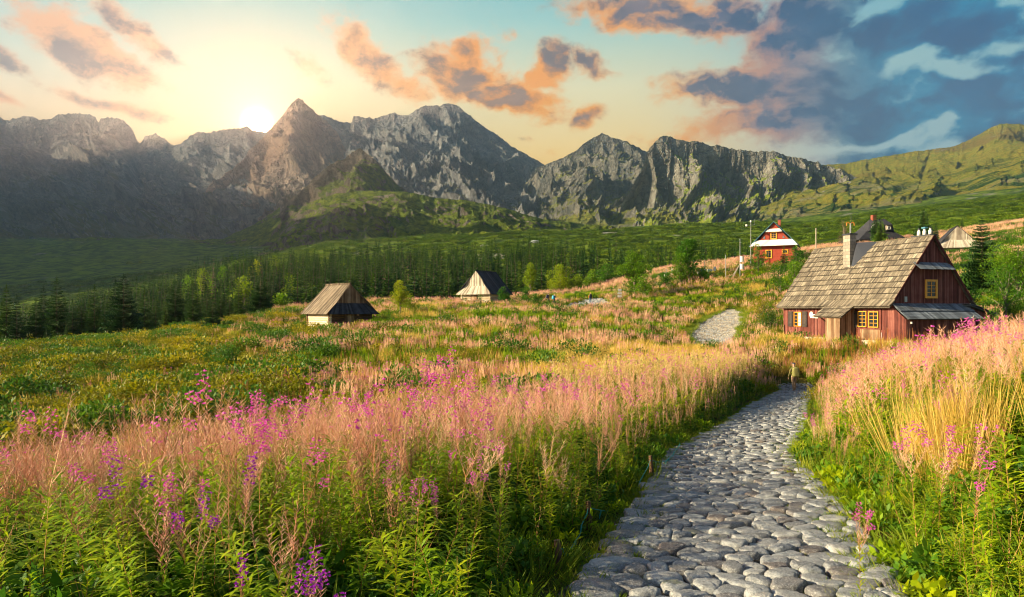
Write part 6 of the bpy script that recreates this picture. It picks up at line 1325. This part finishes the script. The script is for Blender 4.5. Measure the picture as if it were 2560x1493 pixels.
# ================================================================== small things
def mast(x, Y, ybase, ytop, label, box=False, cross=False, name='weather_mast'):
    p = gpt(x, Y, -.5); h = (HOR - ytop) / F * Y - p[2]; o = empty(name, p, 0, label, 'mast'); mb = MB(); mb.tube([(0, 0, 0), (0, 0, h)], [.08, .05], 6); mb.build('pole', m_iron, o)
    if cross:
        mb = MB(); mb.tube([(-.8, 0, h - .9), (.7, 0, h - .8)], .04, 5); mb.tube([(.65, 0, h - .8), (.65, 0, h + .3)], .03, 5); mb.build('cross_arm', m_iron, o); mb = MB(); mb.tube([(-.8, 0, h - 1.05), (-.8, 0, h - .7)], .18, 8); mb.tube([(0, 0, h - .3), (0, 0, h + .05)], .15, 8); mb.build('sensor', m_white, o)
    if box:
        for z_ in (1.9, 3.2): mb = MB(); mb.tube([(.3, 0, z_), (.3, 0, z_ + .95)], .32, 10); mb.build('instrument_box', m_white, o)
        mb = MB(); mb.tube([(0, 0, 2.9), (-1.4, .2, .2)], .05, 5); mb.build('brace', m_greyw, o)
    return o
mast(1877, 128, 635, 552, 'tall thin weather mast left of the red house with a small cross arm', cross=True)
mast(1850, 118, 655, 597, 'shorter weather mast carrying two white boxes', box=True)
mast(1762, 126, 665, 648, 'short white instrument post on the pink hill', name='instrument_post'); mast(1814, 120, 658, 637, 'instrument post with a crosspiece halfway along the pink hill', cross=False, name='instrument_post'); mast(1734, 126, 668, 650, 'short white post half hidden by the tall rowan', name='instrument_post')
for i, (x, dx) in enumerate(((1824, 1.6), (1830, 1.3))):
    p = gpt(x, 119); mb = MB(); mb.tube([(0, 0, -.3), (dx, 0, 2.2)], .05, 5); tag(mb.build('leaning_post', m_greyw, None, False, p), ('left' if i == 0 else 'right') + ' one of two leaning wooden posts by the masts', 'post')
for (x, w_, h_, lab) in ((1746, .3, .6, 'small white instrument box near the rowan'), (1771, .28, .45, 'low white cylinder on the hill crest'), (1778, .25, .35, 'tiny white box beside the low white cylinder'), (1787, .22, .7, 'slim white box on the hill crest')):
    p = gpt(x, 126, .7); mb = MB(); mb.tube([(0, 0, -.9), (0, 0, 0)], .04, 5); mb.tube([(0, 0, 0), (0, 0, h_), (0, 0, h_ + .06)], [w_, w_, w_ * .7], 10); tag(mb.build('instrument_box', m_white, None, False, p), lab, 'instrument', 'instrument boxes of the weather plot')
p = gpt(1752, 126, .5); mb = MB(); mb.plate([(0, 0, .3), (1.0, 0, .3), (1.0, .5, 1.0), (0, .5, 1.0)], (0, -.8, .6), .06); mb.tube([(.5, .3, -.6), (.5, .3, .6)], .05, 5); tag(mb.build('solar_panel', m_tin, None, False, p), 'small blue solar panel standing on the hill crest', 'panel')
p = gpt(1666, 132, .3); o = empty('wooden_cross', p, 0, 'pale wooden cross standing on the crest between the two big trees', 'cross'); mb = MB(); mb.tube([(0, 0, -.3), (0, 0, 2.1)], .09, 5); mb.tube([(-.55, 0, 1.35), (.55, 0, 1.35)], .08, 5); mb.build('cross_beam', m_greyw, o)
p = gpt(1662, 134, .2); mb = MB(); mb.tube([(0, 0, -.3), (0, 0, .5)], .08, 5, 1); mb.tube([(0, 0, .5), (0, 0, 1.1)], .14, 8, 0); tag(mb.build('marker_post', [m_white, m_redb], None, False, p), 'short red and white marker post beside the wooden cross', 'post')
p = gpt(1680, 135, 1.2); mb = MB()
for x_ in (0, 1.0, 2.1): mb.tube([(x_, 0, -1.4), (x_, 0, 1.1)], .07, 5); mb.box((x_ - .12, -.1, .2), (x_ + .12, .1, .75))
mb.tube([(-.1, 0, .55), (2.2, 0, .25)], .06, 5); tag(mb.build('white_railing', m_white, None, False, p), 'white railing frame left of the tall rowan', 'railing')
# white signpost
p = corner(1549, 768, 104); o = empty('signpost', p, .1, 'white signpost with three arrow boards in the pink meadow', 'signpost'); mb = MB(); mb.tube([(0, 0, -.6), (0, 0, 2.9)], .05, 6); mb.build('post', m_brown, o)
for i, z_ in enumerate((1.65, 2.1, 2.6)):
    s_ = -1 if i == 1 else 1; mb = MB(); hh = .16 if i != 1 else .15
    if i == 2: q = [(-.28, z_ - .2), (.28, z_ - .2), (.28, z_ + .16), (-.28, z_ + .16)]
    else: q = [(-.32, z_ - hh), (.26, z_ - hh), (.38, z_), (.26, z_ + hh), (-.32, z_ + hh)]
    mb.plate([(a * s_, -.07, b) for a, b in q], (0, -1, 0), .04); mb.build('arrow_board', m_white, o)
# lift pylon
p = gpt(2126, 220); o = empty('lift_pylon', p, 0, 'grey lift pylon with two orange arms on the far slope', 'pylon'); ht = (HOR - 558) / F * 220 - p[2]; mb = MB(); mb.tube([(0, 0, 0), (0, 0, ht)], [.3, .2], 6); mb.build('pole', m_iron, o)
m_or = plain('orange_paint', (.8, .25, .02), .5)
for s_ in (-1, 1): mb = MB(); mb.tube([(0, 0, ht - .3), (s_ * .7, 0, ht + .3), (s_ * 1.1, 0, ht + .2), (s_ * 1.25, 0, ht - .8)], .12, 5); mb.build('arm', m_or, o)

# ---- stakes with the teal cord at the left edge of the path
m_cord = plain('teal_cord', (0.02, 0.34, 0.30), .6, var=.3, bscale=30); STK = []
for (x, Y, h, lab) in ((1626, 10.4, .38, 'dark wooden stake at the left edge of the path holding the cord'), (1470, 7.2, .30, 'short stake hidden in the grass lower down the cord'), (1392, 5.9, .24, 'low stake where the cord ends at the bottom')):
    X = (x - 1280) / F * Y; z_ = float(ground_z(np.array([X]), np.array([Y]))[0]); mb = MB(); mb.tube([(0, 0, -.15), (.015, 0, h * .5), (0, .01, h)], [.035, .032, .028], 7); tag(mb.build('wooden_stake', m_logd, None, False, (X, Y, z_)), lab, 'stake'); STK.append((X, Y, z_ + h - .06))
X = (1700 - 1280) / F * 13.0; STK.insert(0, (X, 13.0, float(ground_z(np.array([X]), np.array([13.0]))[0]) + .3)); mb = MB()
for i in range(3):
    a, b_ = Vector(STK[i]), Vector(STK[i + 1]); pts = [];
    for k in range(15): f = k / 14; q = a.lerp(b_, f); q.z -= math.sin(math.pi * f) * (.16, .32, .18)[i]; q.x += .01 * math.sin(k * 1.7); pts.append(tuple(q))
    mb.tube(pts, .0055, 5)
    for k in (3, 6, 7, 10, 12):
        q = Vector(pts[k])
        for j in range(2): mb.tube([tuple(q), tuple(q + Vector((random.uniform(-.03, .03), random.uniform(-.03, .03), -.06 - .04 * random.random())))], [.010, .003], 4)
tag(mb.build('teal_cord', m_cord), 'frayed teal cord sagging between the stakes left of the path', 'cord')

# ---- people
m_skin = plain('skin', (.55, .32, .22), .6, var=.08); m_olive = plain('olive_jacket', (.13, .115, .035), .85, var=.4, bscale=9); m_khaki = plain('khaki_trousers', (.34, .22, .13), .85, var=.15); m_pack = plain('olive_pack', (.20, .19, .05), .8, var=.3, bscale=7); m_navy = plain('navy_cloth', (.02, .025, .05), .8); m_blk = plain('black_cloth', (.018, .018, .022), .8); m_jean = plain('blue_jeans', (.04, .09, .17), .85); m_cap = plain('dark_cap', (.06, .06, .07), .8); m_yj = plain('yellow_jacket', (.65, .45, .03), .8); m_sky = plain('sky_blue_pack', (.06, .45, .62), .7); m_redc = plain('red_cloth', (.5, .03, .03), .8); m_boot = plain('boot', (.05, .035, .025), .8)
def skin(name, chains, mats, pick, parent, lv=2):
    """one continuous surface grown over a skeleton of joints; chains: {joint: (pos, radius, parent joint)}"""
    me = bpy.data.meshes.new(name); bm = bmesh.new(); ly = bm.verts.layers.skin.verify(); vs = {}
    for k, (p, rr, par) in chains.items():
        v = bm.verts.new(p); rr = rr if isinstance(rr, tuple) else (rr, rr); v[ly].radius = rr; v[ly].use_root = par is None; vs[k] = v
        if par: bm.edges.new((vs[par], v))
    bm.to_mesh(me); bm.free(); o = bpy.data.objects.new(name, me); C.objects.link(o); sk = o.modifiers.new('skin', 'SKIN'); sk.use_smooth_shade = True; sb = o.modifiers.new('sub', 'SUBSURF'); sb.levels = sb.render_levels = lv
    dg = bpy.context.evaluated_depsgraph_get(); m2 = bpy.data.meshes.new_from_object(o.evaluated_get(dg)); bpy.data.objects.remove(o); m2.name = name
    m2.materials.clear()
    for m in mats: m2.materials.append(m)
    for p in m2.polygons: p.material_index = pick(p.center); p.use_smooth = True
    return link(m2, name, parent)
def person(loc, rz, label, top, leg, pack, head_m, hat, step=.12, armsw=.1, h=1.76, bald=False, bundle=None):
    o = empty('person', loc, rz, label, 'person'); k = h / 1.76; S = lambda x, y, z: (x * k, y * k, z * k)
    J = {'pel': (S(0, 0, .96), (.135 * k, .10 * k), None), 'wst': (S(0, 0, 1.10), (.135 * k, .095 * k), 'pel'), 'chs': (S(0, .01, 1.33), (.165 * k, .11 * k), 'wst'), 'nk0': (S(0, .02, 1.47), (.07 * k, .07 * k), 'chs'), 'nk': (S(0, .03, 1.53), .052 * k, 'nk0'), 'hd0': (S(0, .035, 1.60), (.072 * k, .085 * k), 'nk'), 'hd': (S(0, .04, 1.68), (.078 * k, .092 * k), 'hd0'), 'hd1': (S(0, .035, 1.735), (.055 * k, .065 * k), 'hd')}
    for s, sg in (('L', -1), ('R', 1)):
        st = step * sg; aw = -armsw * sg
        J['hp' + s] = (S(.095 * sg, 0, .90), .095 * k, 'pel'); J['kn' + s] = (S(.105 * sg, st * .6, .50), .065 * k, 'hp' + s); J['cf' + s] = (S(.105 * sg, st * .8 - .02, .33), .058 * k, 'kn' + s); J['an' + s] = (S(.105 * sg, st, .10), .042 * k, 'cf' + s); J['ft' + s] = (S(.11 * sg, st + .09, .045), .045 * k, 'an' + s); J['to' + s] = (S(.115 * sg, st + .19, .035), .032 * k, 'ft' + s)
        J['sh' + s] = (S(.19 * sg, .01, 1.41), .062 * k, 'chs'); J['el' + s] = (S(.265 * sg, aw * .4 - .02, 1.14), .046 * k, 'sh' + s); J['wr' + s] = (S(.285 * sg, aw + .05, .90), .030 * k, 'el' + s); J['pa' + s] = (S(.285 * sg, aw + .065, .84), (.018 * k, .036 * k), 'wr' + s)
    def pick(c):
        z = c.z / k; x = abs(c.x / k)
        if z > 1.50 and x < .15: return 2
        if x > .235 and z < .895: return 2
        if z < .09: return 3
        if z < 1.0 and x < .235: return 1
        return 0
    body = skin('body', J, [top, leg, m_skin, m_boot], pick, o)
    for sg in (-1, 1):           # fingers and thumb of each hand
        aw = -armsw * sg
        for f in range(5):
            b0 = Vector(S(.285 * sg, aw + .065 + (f - 1.5) * .017, .825)) if f < 4 else Vector(S(.275 * sg, aw + .10, .86)); ln = (.062, .072, .067, .052, .05)[f] * k; dr_ = Vector((-.15 * sg, .12 if f < 4 else .6, -1)).normalized(); b1 = b0 + dr_ * ln * .5; b2 = b1 + (dr_ + Vector((-.35 * sg, .15, 0))).normalized() * ln * .5
            mb = MB(); mb.tube([tuple(b0), tuple(b1), tuple(b2)], [.0085 * k, .008 * k, .006 * k], 6); mb.build('finger' if f < 4 else 'thumb', m_skin, body, True)
    for sx in (-1, 1): mb = MB(); mb.tube([S(.075 * sx, .03, 1.625), S(.088 * sx, .02, 1.65), S(.078 * sx, .025, 1.675)], [.008, .014, .01], 6); mb.build('ear', m_skin, body, True)
    mb = MB(); mb.tube([S(0, .125, 1.665), S(0, .15, 1.635), S(0, .13, 1.628)], [.010, .016, .012], 6); mb.build('nose', m_skin, body, True)
    # hair or cap
    bm = bmesh.new(); bmesh.ops.create_uvsphere(bm, u_segments=16, v_segments=12, radius=1.0); [bm.verts.remove(v) for v in list(bm.verts) if v.co.z < -.12 + (.25 if v.co.y > .5 else 0)]
    for v in bm.verts: v.co = Vector((v.co.x * .092 * k, v.co.y * .108 * k + .035 * k, v.co.z * .095 * k + 1.69 * k))
    mh_ = bpy.data.meshes.new('cap'); bm.to_mesh(mh_); bm.free(); mh_.materials.append(hat); mh_.polygons.foreach_set('use_smooth', [True] * len(mh_.polygons)); link(mh_, 'cap', o)
    if pack:
        bm = bmesh.new(); bmesh.ops.create_cube(bm, size=1.0); bmesh.ops.subdivide_edges(bm, edges=bm.edges[:], cuts=5, use_grid_fill=True)
        for v in bm.verts:
            c = v.co.copy(); q = c.normalized() * .5; c = c.lerp(q, .55); t_ = c.z + .5; v.co = Vector((c.x * .44 * k * (1.05 - .18 * t_), c.y * .28 * k - .22 * k, c.z * .62 * k + 1.23 * k))
        mp_ = bpy.data.meshes.new('backpack'); bm.to_mesh(mp_); bm.free(); mp_.materials.append(pack); mp_.polygons.foreach_set('use_smooth', [True] * len(mp_.polygons)); bp = link(mp_, 'backpack', o)
        for sg in (-1, 1): mb = MB(); mb.tube([S(.11 * sg, -.12, 1.05), S(.13 * sg, .10, 1.25), S(.12 * sg, .11, 1.42), S(.11 * sg, .0, 1.53), S(.10 * sg, -.13, 1.47)], .020 * k, 5); mb.build('strap', pack, bp)
        mb = MB(); mb.box(S(-.12, -.40, 1.00), S(.12, -.33, 1.20)); mb.build('pocket', pack, bp)
    if bundle: mb = MB(); mb.tube([S(-.26, -.05, 1.02), S(-.24, -.05, 1.20)], .07, 8); mb.build('waist_bag', bundle, o, True)
    return o
def ploc(x, Y, y): return ((x - 1280) / F * Y, Y, (HOR - y) / F * Y)
person(ploc(1985, 41.5, 981), .05, 'man in olive jacket and backpack walking away at the top of the cobbled path', m_olive, m_khaki, m_pack, None, m_cap, .14, .08, 1.78)
for (x, Y, yb, rz, lab, top, leg, pk, hat, bun) in ((1371, 107, 755, -1.2, 'left hiker of the pair, all in black with a dark backpack', m_blk, m_blk, m_navy, m_blk, None), (1386, 106, 755, -1.1, 'right hiker of the pair, carrying a sky blue backpack', m_navy, m_blk, m_sky, m_skin, None),
                                             (1476, 103, 745, .1, 'hiker in a yellow hat and blue jeans on the stony track', m_yj, m_jean, m_blk, m_yj, m_redc)):
    X = (x - 1280) / F * Y; z_ = float(ground_z(np.array([X]), np.array([float(Y)]))[0]) + .12; person((X, Y, z_), rz, lab, top, leg, pk, None, hat, .17, .12, 1.75, bundle=bun)

# ---- fireweeds one can tell apart: the tall flowering ones that stand above the others
def fwthing(seed, H_, bloom, mats, violet=False):
    st, lf, pd, pt = fireweed(seed, H_, bloom, 0, .10, podw=1.15); root = empty('fireweed', (0, 0, 0), 0, 'x', 'wildflower')
    link(st.mesh('stem', [m_stem, m_leaf, m_pod, m_petal]), 'stem', root); link(lf.mesh('leaf', [m_stem, m_leaf, m_pod]), 'leaves', root); link(pd.mesh('seed_pod', [m_stem, m_leaf, m_pod]), 'seed_pods', root)
    link(pt.mesh('flower', [m_stem, m_leaf, m_pod, m_petal2 if violet else m_petal]), 'flowers', root); return root
FWP = [fwthing(900 + i, 1.5, 1.7, FW) for i in range(4)]; FWV = [fwthing(950 + i, 1.35, 2.0, FW, True) for i in range(2)]
FL = [  # column, top row, depth, violet?, label
    (540, 918, 6.8, 0, 'tall branching fireweed at left centre with a small pink tip'), (700, 985, 6.2, 0, 'full magenta fireweed head beside the tall branching one'), (650, 1040, 5.6, 0, 'wide pink fireweed head left of the full magenta head'),
    (628, 990, 7.4, 0, 'small pink fireweed head above the wide pink one'), (1040, 895, 9.0, 0, 'slim pink fireweed at the left of the tallest group'), (1113, 862, 8.5, 0, 'tallest fireweed in the middle of the meadow edge'),
    (1058, 968, 7.2, 0, 'bright magenta head below the tallest fireweed'), (1208, 918, 9.0, 0, 'lone pink headed fireweed right of the tallest one'), (1115, 1030, 6.6, 0, 'pink fireweed head over the green leafy patch'),
    (230, 1095, 4.9, 0, 'pink fireweed at the left edge below the fern slope'), (110, 1010, 7.0, 0, 'bare branched fireweed with a tiny pink tip at far left'), (680, 968, 8.0, 0, 'pink tip just left of the full magenta head'),
    (325, 1140, 4.1, 1, 'large violet fireweed, left one of the violet pair'), (600, 1120, 4.2, 1, 'violet fireweed, right one of the violet pair'), (480, 1222, 3.9, 1, 'small violet fireweed between the violet pair'),
    (470, 1172, 4.3, 0, 'pink fireweed above the small violet one'), (760, 1095, 5.0, 0, 'pink fireweed in the middle of the tan thicket'), (595, 1410, 3.1, 1, 'violet flower spike near the bottom edge'),
    (770, 1370, 3.2, 1, 'violet pink flower cluster at the bottom edge'), (715, 1400, 3.1, 1, 'lower violet cluster beside the bottom edge cluster'), (810, 1435, 3.0, 1, 'violet flowers right of the bottom cluster'),
    (1025, 1185, 5.2, 0, 'magenta flowers in the green leaves left of the path'), (1100, 1190, 5.4, 0, 'pink flowers over the green leaves near the path'), (1180, 990, 7.4, 0, 'pink fireweed left of the pale band'), (1300, 935, 12, 0, 'pink fireweed standing before the golden hollow'),
    (1420, 940, 13, 0, 'pink topped fireweed at the golden hollow edge'), (1380, 935, 13.5, 0, 'pink topped fireweed next to the golden hollow'), (1490, 938, 15, 0, 'slender pink fireweed against the golden grass'), (1010, 1110, 5.8, 0, 'pink fireweed among tan stems in the centre'),
    (2330, 860, 11.5, 0, 'magenta fireweed in front of the lean-to wall'), (2410, 800, 11, 0, 'left pink head of the row below the blue roofed shed'), (2440, 790, 10.5, 0, 'middle pink head of the row below the blue roofed shed'), (2485, 788, 10.5, 0, 'right pink head of the row below the blue roofed shed'), (2530, 795, 10, 0, 'pink head at the right edge of the photo'),
    (2290, 1058, 6.2, 0, 'magenta fireweed beside the golden grass'), (2345, 1060, 6.2, 0, 'pink fireweed right of the golden grass'), (2430, 1100, 5.4, 0, 'pink fireweed in the green leaves at right'), (2150, 1300, 5.0, 0, 'low pink fireweed by the stones at the right path edge'), (2040, 1030, 11, 0, 'pink fireweed at the right rim of the far path'),
    (2110, 990, 13, 0, 'pink fireweed on the right bank above the path'), (2260, 945, 11, 0, 'small pink fireweed on the right bank slope'), (2360, 970, 8.5, 0, 'pink fireweed head high on the right bank'), (880, 975, 8.6, 0, 'pink fireweed between the two tall groups'), (950, 1000, 7.8, 0, 'short pink fireweed left of the bright magenta head'), (1250, 1090, 6.4, 0, 'pink fireweed cluster left of the stake'), (1200, 1130, 6.0, 0, 'magenta cluster in the shade left of the stake')]
for i, (x, yt, Y, v, lab) in enumerate(FL):
    X = (x - 1280) / F * Y; zg = float(ground_z(np.array([X]), np.array([Y]))[0]); ht = max(.8, (HOR - yt) / F * Y - zg); src = (FWV if v else FWP)[i % (2 if v else 4)]
    s = ht / (1.35 if v else 1.5); root = src if src['label'] == 'x' else None
    if root is None: root = copy_tree(src, (X, Y, zg), random.uniform(0, 6.28), (min(s, 1.25), min(s, 1.25), s), lab, 'flowering fireweeds that stand out of the field')
    else: root.location = (X, Y, zg); root.rotation_euler = (0, 0, random.uniform(0, 6.28)); root.scale = (min(s, 1.25), min(s, 1.25), s); root['label'] = lab; root['group'] = 'flowering fireweeds that stand out of the field'
